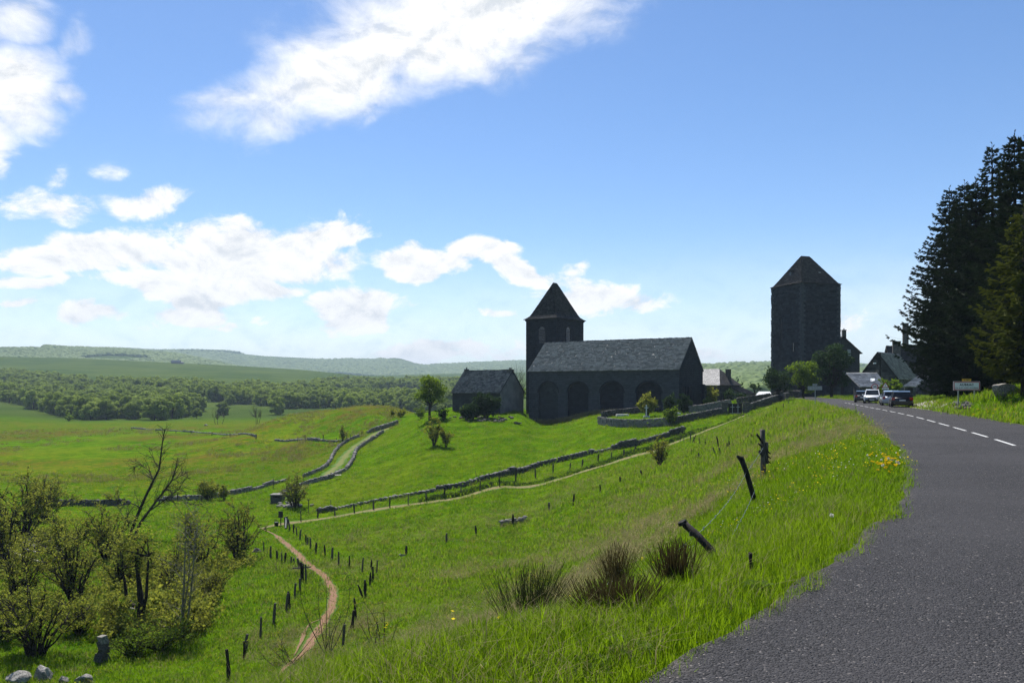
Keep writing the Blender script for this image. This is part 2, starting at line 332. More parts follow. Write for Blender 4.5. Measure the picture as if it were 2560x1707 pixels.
plain('lamp_clear', (0.55, 0.57, 0.6), 0.15, 0.6, 0.3); plain('lamp_red', (0.36, 0.012, 0.02), 0.2, 0.6); plain('plate', (0.7, 0.7, 0.66), 0.5)
plain('marble', (0.55, 0.54, 0.51), 0.7, 0.3, 0, 0.12, 3, 0.2)
plain('shutter', (0.24, 0.27, 0.31), 0.7, 0.3); plain('plaster', (0.17, 0.165, 0.16), 0.9, 0.2, 0, 0.22, 0.5, 0.2)
plain('zinc', (0.42, 0.44, 0.46), 0.4, 0.5, 0.3, 0.1, 2)
plain('window_dark', (0.006, 0.007, 0.009), 0.15, 0.5)
for nm, c in (('paint_white', (0.78, 0.79, 0.80)), ('paint_black', (0.006, 0.006, 0.008)), ('paint_silver', (0.36, 0.39, 0.43)), ('paint_navy', (0.012, 0.012, 0.016))):
    m, T, o = new_mat(nm); b = bsdf(T, o, c, 0.28, None, 0.5, 0.25 if nm == 'paint_silver' else 0.0); b.inputs['Coat Weight'].default_value = 0.25 if nm in ('paint_black', 'paint_navy') else 0.8; b.inputs['Coat Roughness'].default_value = 0.06
m, T, o = new_mat('car_glass'); bsdf(T, o, (0.010, 0.012, 0.014), 0.08, None, 0.4)

# weathered posts
m, T, o = new_mat('post_wood'); g = objc(T); n = T.noise(T.map(g, sc=(1, 1, .12)), 22, 6, 0.65)
c = T.mix(T.ramp(n, 0.35, 0.68), (0.030, 0.026, 0.023), (0.150, 0.135, 0.120)); bsdf(T, o, c, 0.9, T.bump(n, 0.9, 0.02), 0.2)
m, T, o = new_mat('charred_wood'); g = objc(T); n = T.noise(T.map(g, sc=(1, 1, .12)), 18, 6, 0.65)
c = T.mix(T.ramp(n, 0.4, 0.75), (0.010, 0.009, 0.008), (0.060, 0.052, 0.045)); bsdf(T, o, c, 0.9, T.bump(n, 0.9, 0.02), 0.2)

# loose field stone (basalt with lichen)
def stonemat(name, dark, light, lichen=(0.33, 0.31, 0.24), amount=0.5, sc=2.2):
    m, T, o = new_mat(name); p = pos(T); n = T.noise(p, sc, 6, 0.65); n2 = T.noise(p, sc * 5, 5, 0.7)
    c = T.mix(T.ramp(n2, 0.3, 0.7), dark, light)
    c = T.mix(T.math('MULTIPLY', T.ramp(n, 0.48, 0.66), amount), c, lichen)
    c = T.mix(T.math('MULTIPLY', island(T), 0.35), c, (0.10, 0.095, 0.09))
    bsdf(T, o, c, 0.92, T.bump(n2, 0.8, 0.06), 0.2); return m
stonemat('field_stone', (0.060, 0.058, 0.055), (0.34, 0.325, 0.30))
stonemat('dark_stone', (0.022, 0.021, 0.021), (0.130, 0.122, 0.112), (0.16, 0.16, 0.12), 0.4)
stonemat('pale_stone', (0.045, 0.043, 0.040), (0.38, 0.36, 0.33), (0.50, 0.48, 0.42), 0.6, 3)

# coursed basalt masonry, laid along the wall whichever way it faces
def masonry(name, base, course=0.42, length=0.75, var=0.5, mortar=0.45, stain=0.4, pale=(0.16, 0.155, 0.15)):
    m, T, o = new_mat(name); g = T.add('ShaderNodeTexCoord').outputs['UV']
    gp = pos(T)
    jig = T.vmath('SCALE', T.vmath('SUBTRACT', T.add('ShaderNodeTexNoise').outputs['Color'], (.5, .5, .5)))
    nz = jig.node.inputs[0].links[0].from_node.inputs[0].links[0].from_node; T.put(nz.inputs['Vector'], gp); nz.inputs['Scale'].default_value = 1.3
    jig.node.inputs['Scale'].default_value = 0.16
    vec = T.vmath('ADD', g, jig)
    br = T.add('ShaderNodeTexBrick'); T.put(br.inputs['Vector'], vec)
    br.inputs['Scale'].default_value = 1.0; br.inputs['Brick Width'].default_value = length; br.inputs['Row Height'].default_value = course
    br.inputs['Mortar Size'].default_value = 0.022; br.inputs['Mortar Smooth'].default_value = 0.4; br.inputs['Bias'].default_value = 0.0; br.offset = 0.5; br.squash = 0.8; br.squash_frequency = 3
    br.inputs['Color1'].default_value = (0, 0, 0, 1); br.inputs['Color2'].default_value = (1, 1, 1, 1); br.inputs['Mortar'].default_value = (.5, .5, .5, 1)
    n = T.noise(gp, 0.35, 5, 0.6); n2 = T.noise(gp, 4.0, 6, 0.7)
    c = T.mix(br.outputs['Color'], [x * (1 - var) for x in base], [x * (1 + var) for x in base])
    c = T.mix(T.math('MULTIPLY', br.outputs['Fac'], mortar), c, [x * 0.35 for x in base])
    c = T.mix(T.math('MULTIPLY', T.ramp(n, 0.52, 0.75), stain), c, pale)
    c = T.mix(T.ramp(n2, 0.3, 0.75, 0.25, 0.0), c, [x * 0.4 for x in base])
    hgt = T.math('ADD', T.math('MULTIPLY', br.outputs['Fac'], -0.8), T.math('MULTIPLY', n2, 0.7))
    bsdf(T, o, c, 0.9, T.bump(hgt, 0.8, 0.06), 0.2); return m
masonry('basalt_wall', (0.020, 0.023, 0.030), 0.42, 0.75, 0.4, 0.6, 0.25, (0.05, 0.055, 0.06))
masonry('lit_tone_masonry', (0.056, 0.061, 0.071), 0.42, 0.75, 0.22, 0.4, 0.5, (0.085, 0.09, 0.097))  # lighter tone of the nave face, so its arch recesses look shaded
masonry('tower_wall', (0.026, 0.029, 0.037), 0.5, 0.85, 0.5, 0.8, 0.25, (0.05, 0.054, 0.062))
masonry('house_wall', (0.055, 0.054, 0.055), 0.4, 0.7, 0.6, 0.8)
masonry('rough_plaster_wall', (0.040, 0.044, 0.050), 0.4, 0.7, 0.2, 0.3, 0.7, (0.11, 0.115, 0.12))

# stone slates: overlapping rows of uneven pieces
def slate(name, base, light, row=0.26, width=0.34, amount=0.6, rough=0.5, spec=0.45):
    m, T, o = new_mat(name); g = T.add('ShaderNodeTexCoord').outputs['UV']; gp = pos(T)
    nz = T.add('ShaderNodeTexNoise'); T.put(nz.inputs['Vector'], gp); nz.inputs['Scale'].default_value = 2.0
    jig = T.vmath('SCALE', T.vmath('SUBTRACT', nz.outputs['Color'], (.5, .5, .5))); jig.node.inputs['Scale'].default_value = 0.22
    vec = T.vmath('ADD', g, jig)
    br = T.add('ShaderNodeTexBrick'); T.put(br.inputs['Vector'], vec); br.inputs['Scale'].default_value = 1.0
    br.inputs['Brick Width'].default_value = width; br.inputs['Row Height'].default_value = row; br.inputs['Mortar Size'].default_value = 0.018; br.inputs['Mortar Smooth'].default_value = 0.2
    br.inputs['Color1'].default_value = (0, 0, 0, 1); br.inputs['Color2'].default_value = (1, 1, 1, 1); br.offset = 0.5; br.squash = 0.75; br.squash_frequency = 2
    sepr = T.add('ShaderNodeSeparateXYZ'); T.put(sepr.inputs[0], vec)
    saw = T.math('FRACT', T.math('DIVIDE', sepr.outputs[1], row))
    n = T.noise(gp, 5.0, 6, 0.75); n3 = T.noise(gp, 0.5, 3, 0.6)
    f = T.math('ADD', T.math('MULTIPLY', br.outputs['Color'], 0.55), T.math('MULTIPLY', T.ramp(n, 0.3, 0.7), 0.45))
    f = T.math('MULTIPLY', T.math('POWER', f, 1.6), T.ramp(n3, 0.3, 0.7, 0.75, 1.15))
    c = T.mix(f, base, light)
    c = T.mix(T.math('MULTIPLY', br.outputs['Fac'], 0.8), c, [x * .3 for x in base])
    hgt = T.math('ADD', T.math('MULTIPLY', saw, -0.9), T.math('ADD', T.math('MULTIPLY', br.outputs['Color'], 0.7), T.math('MULTIPLY', n, 0.5)))
    bsdf(T, o, c, rough, T.bump(hgt, 1.0, 0.09), spec); return m
slate('nave_slate', (0.030, 0.030, 0.033), (0.215, 0.212, 0.215), .42, .62, rough=.65, spec=.25)
slate('dark_slate', (0.014, 0.014, 0.015), (0.080, 0.077, 0.075), 0.36, 0.5, rough=.75, spec=.15)
slate('brown_slate', (0.020, 0.017, 0.016), (0.062, 0.052, 0.048), 0.34, 0.5, rough=.75, spec=.15)
slate('pale_slate', (0.11, 0.11, 0.11), (0.36, 0.36, 0.36), 0.4, 0.55, rough=.6, spec=.3)

# single slates: colour by piece, lichen, a little wet-looking sheen
def slate_piece(name, base, light, rough=0.6, spec=0.25, power=1.8, lichen=(0.20, 0.19, 0.15)):
    m, T, o = new_mat(name); p = pos(T); n = T.noise(p, 7, 5, 0.7); n3 = T.noise(p, 0.45, 4, 0.6)
    f = T.math('POWER', T.math('ADD', T.math('MULTIPLY', island(T), 0.65), T.math('MULTIPLY', T.ramp(n, 0.3, 0.7), 0.35)), power)
    c = T.mix(f, base, light); c = T.mix(T.math('MULTIPLY', T.ramp(n3, 0.5, 0.72), 0.45), c, lichen)
    bsdf(T, o, c, rough, T.bump(n, 0.6, 0.03), spec); return m
slate_piece('nave_slates', (0.140, 0.127, 0.112), (0.420, 0.385, 0.335), .65, .15, 1.3, (0.28, 0.265, 0.24))
slate_piece('cottage_slates', (0.050, 0.048, 0.047), (0.260, 0.250, 0.235), .65, .15, 1.4)
slate_piece('dark_slates', (0.014, 0.014, 0.016), (0.062, 0.062, 0.065), .7, .12, 1.6, (0.04, 0.04, 0.038))
slate_piece('barn_slates', (0.05, 0.048, 0.045), (0.26, 0.25, 0.235), .6, .25, 1.4)
slate_piece('brown_slates', (0.024, 0.021, 0.022), (0.085, 0.075, 0.074), .7, .15, 1.8, (0.05, 0.045, 0.04))
slate_piece('pale_slates', (0.15, 0.15, 0.15), (0.48, 0.48, 0.48), .6, .25, 1.3, (0.3, 0.29, 0.26))
# asphalt: coated chippings
m, T, o = new_mat('asphalt'); p = pos(T)
vo = T.add('ShaderNodeTexVoronoi'); T.put(vo.inputs['Vector'], p); vo.inputs['Scale'].default_value = 75
vo2 = T.add('ShaderNodeTexVoronoi'); T.put(vo2.inputs['Vector'], p); vo2.inputs['Scale'].default_value = 34
sep = T.add('ShaderNodeSeparateColor'); T.put(sep.inputs[0], vo.outputs['Color'])
sep2 = T.add('ShaderNodeSeparateColor'); T.put(sep2.inputs[0], vo2.outputs['Color'])
big = T.noise(p, 0.25, 4, 0.6); mid = T.noise(p, 2.4, 5, 0.7)
c = T.mix(T.ramp(sep.outputs[0], 0.1, 1.0, smooth=False), (0.016, 0.016, 0.017), (0.072, 0.070, 0.073))
c = T.mix(T.math('MULTIPLY', T.ramp(sep.outputs[1], 0.975, 0.99), 0.8), c, (0.30, 0.27, 0.25))
c = T.mix(T.ramp(mid, 0.35, 0.7, 0.0, 0.4), c, (0.042, 0.040, 0.043))
c = T.mix(T.ramp(big, 0.38, 0.66, 0.0, 0.35), c, (0.075, 0.072, 0.075))
hgt = T.math('ADD', T.math('MULTIPLY', vo.outputs['Distance'], -1.0), T.math('MULTIPLY', vo2.outputs['Distance'], -0.5))
ed = T.add('ShaderNodeAttribute'); ed.attribute_name = 'edge'; ef = ed.outputs['Fac']; wob = T.noise(p, 1.2, 5, 0.7)
band = T.math('MAXIMUM', T.ramp(T.math('ABSOLUTE', T.math('SUBTRACT', ef, 0.26)), 0.14, 0.0), T.ramp(T.math('ABSOLUTE', T.math('SUBTRACT', ef, 0.72)), 0.14, 0.0))
c = T.mix(T.math('MULTIPLY', band, T.ramp(wob, 0.3, 0.7, 0.1, 0.42)), c, (0.054, 0.052, 0.055))          # wheel tracks polished paler
c = T.mix(T.ramp(T.math('ADD', ef, T.math('MULTIPLY', T.math('SUBTRACT', wob, 0.5), 0.25)), 0.94, 1.03, 0, 0.5), c, T.mix(sep.outputs[2], (0.045, 0.040, 0.034), (0.21, 0.19, 0.165)))   # grit washed to the edge
crk = T.add('ShaderNodeTexVoronoi', feature='DISTANCE_TO_EDGE'); T.put(crk.inputs['Vector'], T.vmath('ADD', p, T.vmath('SCALE', T.add('ShaderNodeTexNoise').outputs['Color']))); crk.inputs['Scale'].default_value = 0.33
c = T.mix(T.math('MULTIPLY', T.ramp(crk.outputs['Distance'], 0.006, 0.0), T.ramp(T.noise(p, 0.16, 3, .6), 0.52, 0.62, 0, .7)), c, (0.010, 0.010, 0.010))
bsdf(T, o, c, 0.85, T.bump(hgt, 1.0, 0.018), 0.12)
m, T, o = new_mat('road_paint'); n = T.noise(pos(T), 40, 4, 0.7); bsdf(T, o, T.mix(T.ramp(n, 0.35, 0.55), (0.22, 0.22, 0.22), (0.62, 0.62, 0.60)), 0.6)
m, T, o = new_mat('gravel'); p = pos(T); vo = T.add('ShaderNodeTexVoronoi'); T.put(vo.inputs['Vector'], p); vo.inputs['Scale'].default_value = 9
s_ = T.add('ShaderNodeSeparateColor'); T.put(s_.inputs[0], vo.outputs['Color']); bsdf(T, o, T.mix(s_.outputs[0], (0.13, 0.12, 0.11), (0.34, 0.32, 0.29)), 0.9)

# red earth of the footpath, tan wear of the tracks
def earth(name, a, b, grass, cover):
    m, T, o = new_mat(name); p = pos(T); n = T.noise(p, 1.1, 5, 0.65); n2 = T.noise(p, 9, 5, 0.7)
    at_ = T.add('ShaderNodeAttribute'); at_.attribute_name = 'edge'
    c = T.mix(T.ramp(n2, 0.3, 0.7), a, b)
    e = T.math('ADD', at_.outputs['Fac'], T.math('MULTIPLY', T.math('SUBTRACT', n, 0.5), 1.3))
    c = T.mix(T.ramp(e, cover, cover + 0.35), c, grass)
    bsdf(T, o, c, 0.95, T.bump(n2, 0.6, 0.05), 0.15); return m
earth('red_earth', (0.14, 0.078, 0.045), (0.25, 0.148, 0.088), (0.050, 0.100, 0.008), 0.50)
earth('tan_track', (0.135, 0.112, 0.045), (0.215, 0.175, 0.078), (0.060, 0.115, 0.013), 0.40)
earth('grass_lane', (0.100, 0.125, 0.024), (0.165, 0.165, 0.048), (0.055, 0.120, 0.008), 0.30)

# pasture: colour classes come from the plant cover (fresh grass, buttercups, rushes, dry straw)
m, T, o = new_mat('pasture'); p = pos(T)
A = lambda nm: (lambda nd: (setattr(nd, 'attribute_name', nm), nd.outputs['Fac'])[1])(T.add('ShaderNodeAttribute'))
big, mid, fine, vf = T.noise(p, 0.035, 5, 0.6), T.noise(p, 0.28, 5, 0.65), T.noise(T.map(p, sc=(1, 1, .4)), 2.6, 5, 0.7), T.noise(p, 17, 4, 0.75)
c = T.mix(T.ramp(mid, 0.3, 0.7), (0.036, 0.100, 0.002), (0.104, 0.192, 0.004))
c = T.mix(T.ramp(big, 0.46, 0.66, 0, .6), c, (0.128, 0.165, 0.010))
c = T.mix(T.math('MULTIPLY', T.ramp(T.noise(p, 0.6, 6, 0.7, 0.4), 0.50, 0.64), 0.6), c, (0.030, 0.080, 0.004))
c = T.mix(T.math('MULTIPLY', T.ramp(T.noise(T.map(p, sc=(1, 1, .3)), 1.1, 6, 0.7), 0.58, 0.72), 0.7), c, (0.170, 0.175, 0.014))
c = T.mix(T.math('MULTIPLY', T.ramp(mid, 0.38, 0.58), A('rushes')), c, (0.105, 0.078, 0.018))
c = T.mix(T.math('MULTIPLY', T.ramp(fine, 0.40, 0.62), A('straw')), c, (0.200, 0.165, 0.070))
c = T.mix(T.math('MULTIPLY', T.ramp(T.noise(p, 0.9, 5, 0.7), 0.50, 0.66), A('buttercup')), c, (0.26, 0.20, 0.010))
c = T.mix(A('upland'), c, T.mix(T.ramp(T.noise(p, 0.012, 5, 0.7), 0.35, 0.65), (0.040, 0.070, 0.014), (0.070, 0.100, 0.020)))
c = T.mix(T.math('MULTIPLY', T.ramp(vf, 0.45, 0.75), 0.40), c, (0.025, 0.060, 0.004))
hgt = T.math('ADD', T.math('MULTIPLY', fine, 0.8), T.math('MULTIPLY', vf, 0.35))
bsdf(T, o, c, 1.0, T.bump(hgt, 0.8, 0.3), 0.0)
# ------------------------------------------------------------------ mesh helpers
class MB:
    """collects polygons; uv from the dominant plane of each face so that courses run level"""
    def __init__(s): s.v = []; s.f = []
    def add(s, verts, faces):
        o = len(s.v); s.v += [tuple(map(float, q)) for q in verts]; s.f += [tuple(i + o for i in q) for q in faces]
    def box(s, c, d, rz=0.0, taper=1.0):
        x, y, z = d[0] / 2, d[1] / 2, d[2] / 2; ca, sa = math.cos(rz), math.sin(rz); vs_ = []
        for k, zz in enumerate((-z, z)):
            t = taper if k else 1.0
            for xx, yy in ((-x, -y), (x, -y), (x, y), (-x, y)):
                vs_.append((c[0] + (xx * ca - yy * sa) * t, c[1] + (xx * sa + yy * ca) * t, c[2] + zz))
        s.add(vs_, [(0, 3, 2, 1), (4, 5, 6, 7), (0, 1, 5, 4), (1, 2, 6, 5), (2, 3, 7, 6), (3, 0, 4, 7)])
    def tube(s, pts, rad, n=6, cap=True):
        pts = [Vector(p) for p in pts]; rings = []
        if not hasattr(rad, '__len__'): rad = [rad] * len(pts)
        vs_ = []
        for i, p in enumerate(pts):
            t = (pts[min(i + 1, len(pts) - 1)] - pts[max(i - 1, 0)]).normalized()
            a = t.orthogonal().normalized() if i == 0 else (a - t * a.dot(t)).normalized()
            b = t.cross(a)
            for k in range(n):
                w = 2 * math.pi * k / n; vs_.append(p + (a * math.cos(w) + b * math.sin(w)) * rad[i])
        fs = [(i * n + k, i * n + (k + 1) % n, (i + 1) * n + (k + 1) % n, (i + 1) * n + k) for i in range(len(pts) - 1) for k in range(n)]
        if cap: fs += [tuple(range(n - 1, -1, -1)), tuple((len(pts) - 1) * n + k for k in range(n))]
        s.add(vs_, fs)
    def build(s, name, mat, parent=None, smooth=False, uv=False, M=None):
        me = bpy.data.meshes.new(name); vv = s.v
        if M is not None: vv = [tuple(M @ Vector(q)) for q in vv]
        me.from_pydata(vv, [], s.f); me.update()
        if uv: box_uv(me)
        return obj(name, me, mat, parent, smooth)
def box_uv(me):
    lay = me.uv_layers.new(name='uv')
    for pl in me.polygons:
        n = pl.normal; hz = Vector((-n.y, n.x, 0)); hz = hz.normalized() if hz.length > 1e-4 else Vector((1, 0, 0))
        up = n.cross(hz)
        if up.z < 0: up = -up
        for li in pl.loop_indices:
            co = me.vertices[me.loops[li].vertex_index].co; lay.data[li].uv = (co.dot(hz), co.dot(up))
def obj(name, me, mat, parent=None, smooth=False):
    o = bpy.data.objects.new(name, me); COL.objects.link(o)
    if mat is not None and len(me.materials) == 0: me.materials.append(MATS[mat] if isinstance(mat, str) else mat)
    if smooth: me.polygons.foreach_set('use_smooth', [True] * len(me.polygons))
    if parent is not None: o.parent = parent
    return o
def tag(o, label=None, cat=None, group=None, kind=None):
    if label: o['label'] = label
    if cat: o['category'] = cat
    if group: o['group'] = group
    if kind: o['kind'] = kind
    return o
def empty(name, loc, label, cat, group=None, rz=0.0):
    o = bpy.data.objects.new(name, None); COL.objects.link(o); o.location = loc; o.rotation_euler = (0, 0, rz); o.empty_display_size = 0.3
    return tag(o, label, cat, group)
def dup(o, parent=None, **kw):
    c = o.copy(); COL.objects.link(c); c.parent = parent
    for ch in o.children: dup(ch, c)
    return c
def np_mesh(name, verts, quads=None, tris=None):
    me = bpy.data.meshes.new(name); verts = np.asarray(verts, np.float32).reshape(-1, 3)
    q = np.asarray(quads if quads is not None else np.zeros((0, 4)), np.int32).reshape(-1, 4); t = np.asarray(tris if tris is not None else np.zeros((0, 3)), np.int32).reshape(-1, 3)
    me.vertices.add(len(verts)); me.vertices.foreach_set('co', verts.ravel())
    nl = q.size + t.size; me.loops.add(nl); me.loops.foreach_set('vertex_index', np.r_[q.ravel(), t.ravel()].astype(np.int32))
    me.polygons.add(len(q) + len(t))
    me.polygons.foreach_set('loop_start', np.r_[np.arange(len(q)) * 4, q.size + np.arange(len(t)) * 3].astype(np.int32))
    me.update(calc_edges=True); me.validate(); return me
ORD = ['', 'first', 'second', 'third', 'fourth', 'fifth', 'sixth', 'seventh', 'eighth', 'ninth', 'tenth', 'eleventh', 'twelfth', 'thirteenth', 'fourteenth', 'fifteenth', 'sixteenth', 'seventeenth', 'eighteenth', 'nineteenth', 'twentieth', 'twenty-first', 'twenty-second', 'twenty-third', 'twenty-fourth', 'twenty-fifth', 'twenty-sixth']

# ------------------------------------------------------------------ ground sheet
def axis(lo, hi, n, s, c=0.0):
    a, b = math.asinh((lo - c) / s), math.asinh((hi - c) / s); return c + s * np.sinh(np.linspace(a, b, n))
gx = axis(-7000, 7000, 430, 9.0, 2.0); gy = np.r_[axis(-900, 2.0, 60, 9.0, 2.0)[:-1], axis(2.0, 8500, 470, 16.0, 2.0)]
GX, GY = np.meshgrid(gx, gy); GZ = H(GX.ravel(), GY.ravel())
nx, ny = len(gx), len(gy); idx = np.arange(nx * ny).reshape(ny, nx)
quads = np.stack([idx[:-1, :-1], idx[:-1, 1:], idx[1:, 1:], idx[1:, :-1]], -1).reshape(-1, 4)
me = np_mesh('ground', np.stack([GX.ravel(), GY.ravel(), GZ], 1), quads)
me.polygons.foreach_set('use_smooth', [True] * len(me.polygons))
X, Y = GX.ravel(), GY.ravel(); RR = np.hypot(X, Y); U = CU + FPX * X / np.maximum(Y, 5); V = HV + (EYE - GZ) / np.maximum(Y, 5) * FPX
def attr(name, vals):
    a = me.attributes.new(name, 'FLOAT', 'POINT'); a.data.foreach_set('value', np.asarray(vals, np.float32))
rush = sstep(118, 135, Y) * (1 - sstep(300, 340, RR)) * (1 - sstep(-34, -20, X)) * np.clip(vnoise(X / 26, Y / 26, 11) * 2.2 + vnoise(X / 8, Y / 8, 14) * 1.2 + 0.50, 0, 1) * np.clip(.45 + .55 * sstep(150, 175, Y), 0, 1)
rush += 0.5 * sstep(290, 310, RR) * (1 - sstep(380, 420, RR)) * (X < -20)
straw_c = [(4, 33, 13, 9), (8, 42, 12, 9), (-4, 30, 8, 6), (-2, 78, 22, 6), (12, 82, 14, 7), (9, 26, 4, 4), (30, 100, 8, 12), (0, 18, 5, 5), (1, 50, 11, 7), (7, 57, 10, 7), (-9, 44, 8, 6), (18, 60, 9, 10), (-14, 66, 7, 4), (24, 78, 9, 9)]
straw = np.zeros_like(X)
for (a, b, ra, rb) in straw_c: straw = np.maximum(straw, 1 - np.clip(np.hypot((X - a) / ra, (Y - b) / rb), 0, 1) ** 2)
attr('rushes', np.clip(rush * 1.1, 0, 1)); attr('straw', np.clip(straw * 0.45, 0, 1))
attr('buttercup', np.clip((sstep(105, 115, RR) * (1 - sstep(230, 280, RR)) * (X < -48) * np.clip(vnoise(X / 35, Y / 20, 4) * 2.5 + 0.55, 0, 1)) * 0.6 + 0.12 * (RR < 130), 0, 1))
attr('upland', sstep(360, 470, RR))
ground_o = tag(obj('ground', me, 'pasture'), kind='structure')

# ------------------------------------------------------------------ road, footpath, tracks
def ribbon(name, left, right, z_fn, mat, n_across=4, kind='structure', edge=False):
    L, Rr = np.asarray(left), np.asarray(right); n = len(L); t = np.linspace(0, 1, n_across + 1)
    P = L[:, None, :] * (1 - t)[None, :, None] + Rr[:, None, :] * t[None, :, None]
    P = P.reshape(-1, 2); Z = z_fn(P[:, 0], P[:, 1]); w = n_across + 1
    idx = np.arange(n * w).reshape(n, w); q = np.stack([idx[:-1, :-1], idx[:-1, 1:], idx[1:, 1:], idx[1:, :-1]], -1).reshape(-1, 4)
    me = np_mesh(name, np.c_[P, Z], q)
    if edge:
        a = me.attributes.new('edge', 'FLOAT', 'POINT'); a.data.foreach_set('value', np.tile(np.abs(t * 2 - 1), n).astype(np.float32))
    me.polygons.foreach_set('use_smooth', [True] * len(me.polygons))
    return tag(obj(name, me, mat), kind=kind)
fine_c = resample(ROAD_C, 0.25)
s_ = np.arange(len(fine_c)) * 0.25
lj = 3.15 + 0.16 * vnoise(s_ / 1.3, s_ * 0, 21) + 0.10 * vnoise(s_ / 0.45, s_ * 0, 22) * (s_ < 70); rj = 3.3 + 0.2 * vnoise(s_ / 1.5, s_ * 0, 23)
tn = np.gradient(fine_c, axis=0); tn /= np.linalg.norm(tn, axis=1)[:, None]; nrm = np.stack([tn[:, 1], -tn[:, 0]], 1)
road = ribbon('road', fine_c - nrm * lj[:, None], fine_c + nrm * rj[:, None], lambda x, y: np.zeros_like(x), 'asphalt', 16, edge=True)
# dashes of the centre line
cum = np.r_[0, np.cumsum(np.linalg.norm(np.diff(fine_c, axis=0), axis=1))]
s0 = float(cum[np.argmin(np.abs(fine_c[:, 1] - 22.8))]); k = 0
while True:
    a, b = s0 + k * 4.35, s0 + k * 4.35 + 3.0; k += 1
    ts = np.linspace(a, b, 7); pc = np.stack([np.interp(ts, cum, fine_c[:, i]) for i in (0, 1)], 1); nn = np.stack([np.interp(ts, cum, nrm[:, i]) for i in (0, 1)], 1)
    if pc[-1, 1] > 98: break
    Lp, Rp = pc - nn * 0.05, pc + nn * 0.05; vv = [(x, y, 0.004) for x, y in np.vstack([Lp, Rp])]
    b_ = MB(); b_.add(vv, [(i, i + 7, i + 8, i + 1) for i in range(6)]); b_.build('dash', 'road_paint', road)
def path_px(pts): return np.array([ground(u, v)[:2] for u, v in pts])
def track(name, line, width, mat, lift=0.035, seed=0, across=6):
    c = resample(line, 0.5); t = np.gradient(c, axis=0); t /= np.linalg.norm(t, axis=1)[:, None]; n = np.stack([t[:, 1], -t[:, 0]], 1)
    s = np.arange(len(c)) * .5; width = width * np.clip(np.minimum(s + .6, s[-1] - s + .6) / 7.0, 0.05, 1); w1 = width / 2 * (1 + 0.7 * vnoise(s / 1.7, s * 0, 31 + seed)); w2 = width / 2 * (1 + 0.7 * vnoise(s / 1.7, s * 0, 41 + seed))
    ribbon(name, c - n * w1[:, None], c + n * w2[:, None], lambda x, y: H(x, y) + lift, mat, across, edge=True); return c
foot_pts = [(648, 1318), (683, 1332), (706, 1351), (728, 1371), (750, 1392), (774, 1413), (803, 1435), (824, 1456), (832, 1475), (833, 1490), (829, 1522), (813, 1549), (797, 1578), (780, 1605), (760, 1630), (728, 1657), (704, 1680), (690, 1702)]
FOOT = track('footpath', path_px(foot_pts), 0.8, 'red_earth', 0.04, 1)
FOOT2 = track('footpath', path_px([(815, 1545), (790, 1552), (772, 1560), (762, 1580), (750, 1610), (735, 1640)]), 0.55, 'red_earth', 0.045, 2)
tan_px = [(648, 1322), (690, 1312), (760, 1302), (850, 1288), (950, 1274), (1060, 1258), (1170, 1240), (1290, 1217), (1415, 1192), (1530, 1162), (1633, 1127), (1690, 1105), (1733, 1090), (1787, 1068), (1830, 1052), (1867, 1038), (1905, 1024), (1947, 1010)]
TAN = track('track', path_px(tan_px), 1.7, 'tan_track', 0.04, 3)
lane_px = [(712, 1250), (735, 1232), (800, 1196), (845, 1165), (862, 1140), (885, 1116), (920, 1096), (955, 1077), (985, 1064)]
LANE = track('lane', path_px(lane_px), 2.5, 'grass_lane', 0.04, 4)
pull = np.array([[46, 128], [52, 132], [60, 136], [68, 141], [78, 150], [90, 165]])
ribbon('village_road', offset_line(pull, -3.5), offset_line(pull, 3.5), lambda x, y: np.maximum(H(x, y) + 0.03, 0.008), 'asphalt', 8)
ribbon('parking_verge', offset_line(ROAD_C[(ROAD_C[:, 1] > 62) & (ROAD_C[:, 1] < 112)], 3.2), offset_line(ROAD_C[(ROAD_C[:, 1] > 62) & (ROAD_C[:, 1] < 112)], 5.6), lambda x, y: np.maximum(H(x, y) + 0.02, -0.012), 'gravel', 4)
# ------------------------------------------------------------------ vegetation
def rand_unit(n, r): v = r.normal(size=(n, 3)); return v / np.linalg.norm(v, axis=1)[:, None]
def leaf_quads(c, size, r, up=0.35, aspect=1.5, out=None):
    """pointed leaf cards, one quad each; out gives a direction the leaves lean to face"""
    n = len(c); nrm = rand_unit(n, r)
    if out is not None: nrm = nrm * .55 + out; nrm[:, 2] = (np.abs(nrm[:, 2]) if out is None else nrm[:, 2]) + up; nrm /= np.linalg.norm(nrm, axis=1)[:, None]
    a = np.cross(nrm, rand_unit(n, r)); a /= np.linalg.norm(a, axis=1)[:, None] + 1e-9; b = np.cross(nrm, a)
    s = (size * r.uniform(0.6, 1.3, n))[:, None]
    v = np.stack([c - a * s * aspect * .5, c - b * s * .5, c + a * s * aspect * .5, c + b * s * .5], 1).reshape(-1, 3)
    return v, np.arange(4 * n).reshape(n, 4)
def tubes_mesh(name, tubes, sides=5):
    b = MB()
    for pts, rad in tubes: b.tube(pts, rad, sides, cap=False)
    me = bpy.data.meshes.new(name); me.from_pydata(b.v, [], b.f); me.polygons.foreach_set('use_smooth', [True] * len(me.polygons)); me.update(); return me
def bend(a, b, r, k=0.12, n=4):
    a, b = np.asarray(a, float), np.asarray(b, float); L = np.linalg.norm(b - a)
    m = (a + b) / 2 + r.normal(size=3) * L * k
    t = np.linspace(0, 1, n + 1)[:, None]
    return (1 - t) ** 2 * a + 2 * t * (1 - t) * m + t ** 2 * b
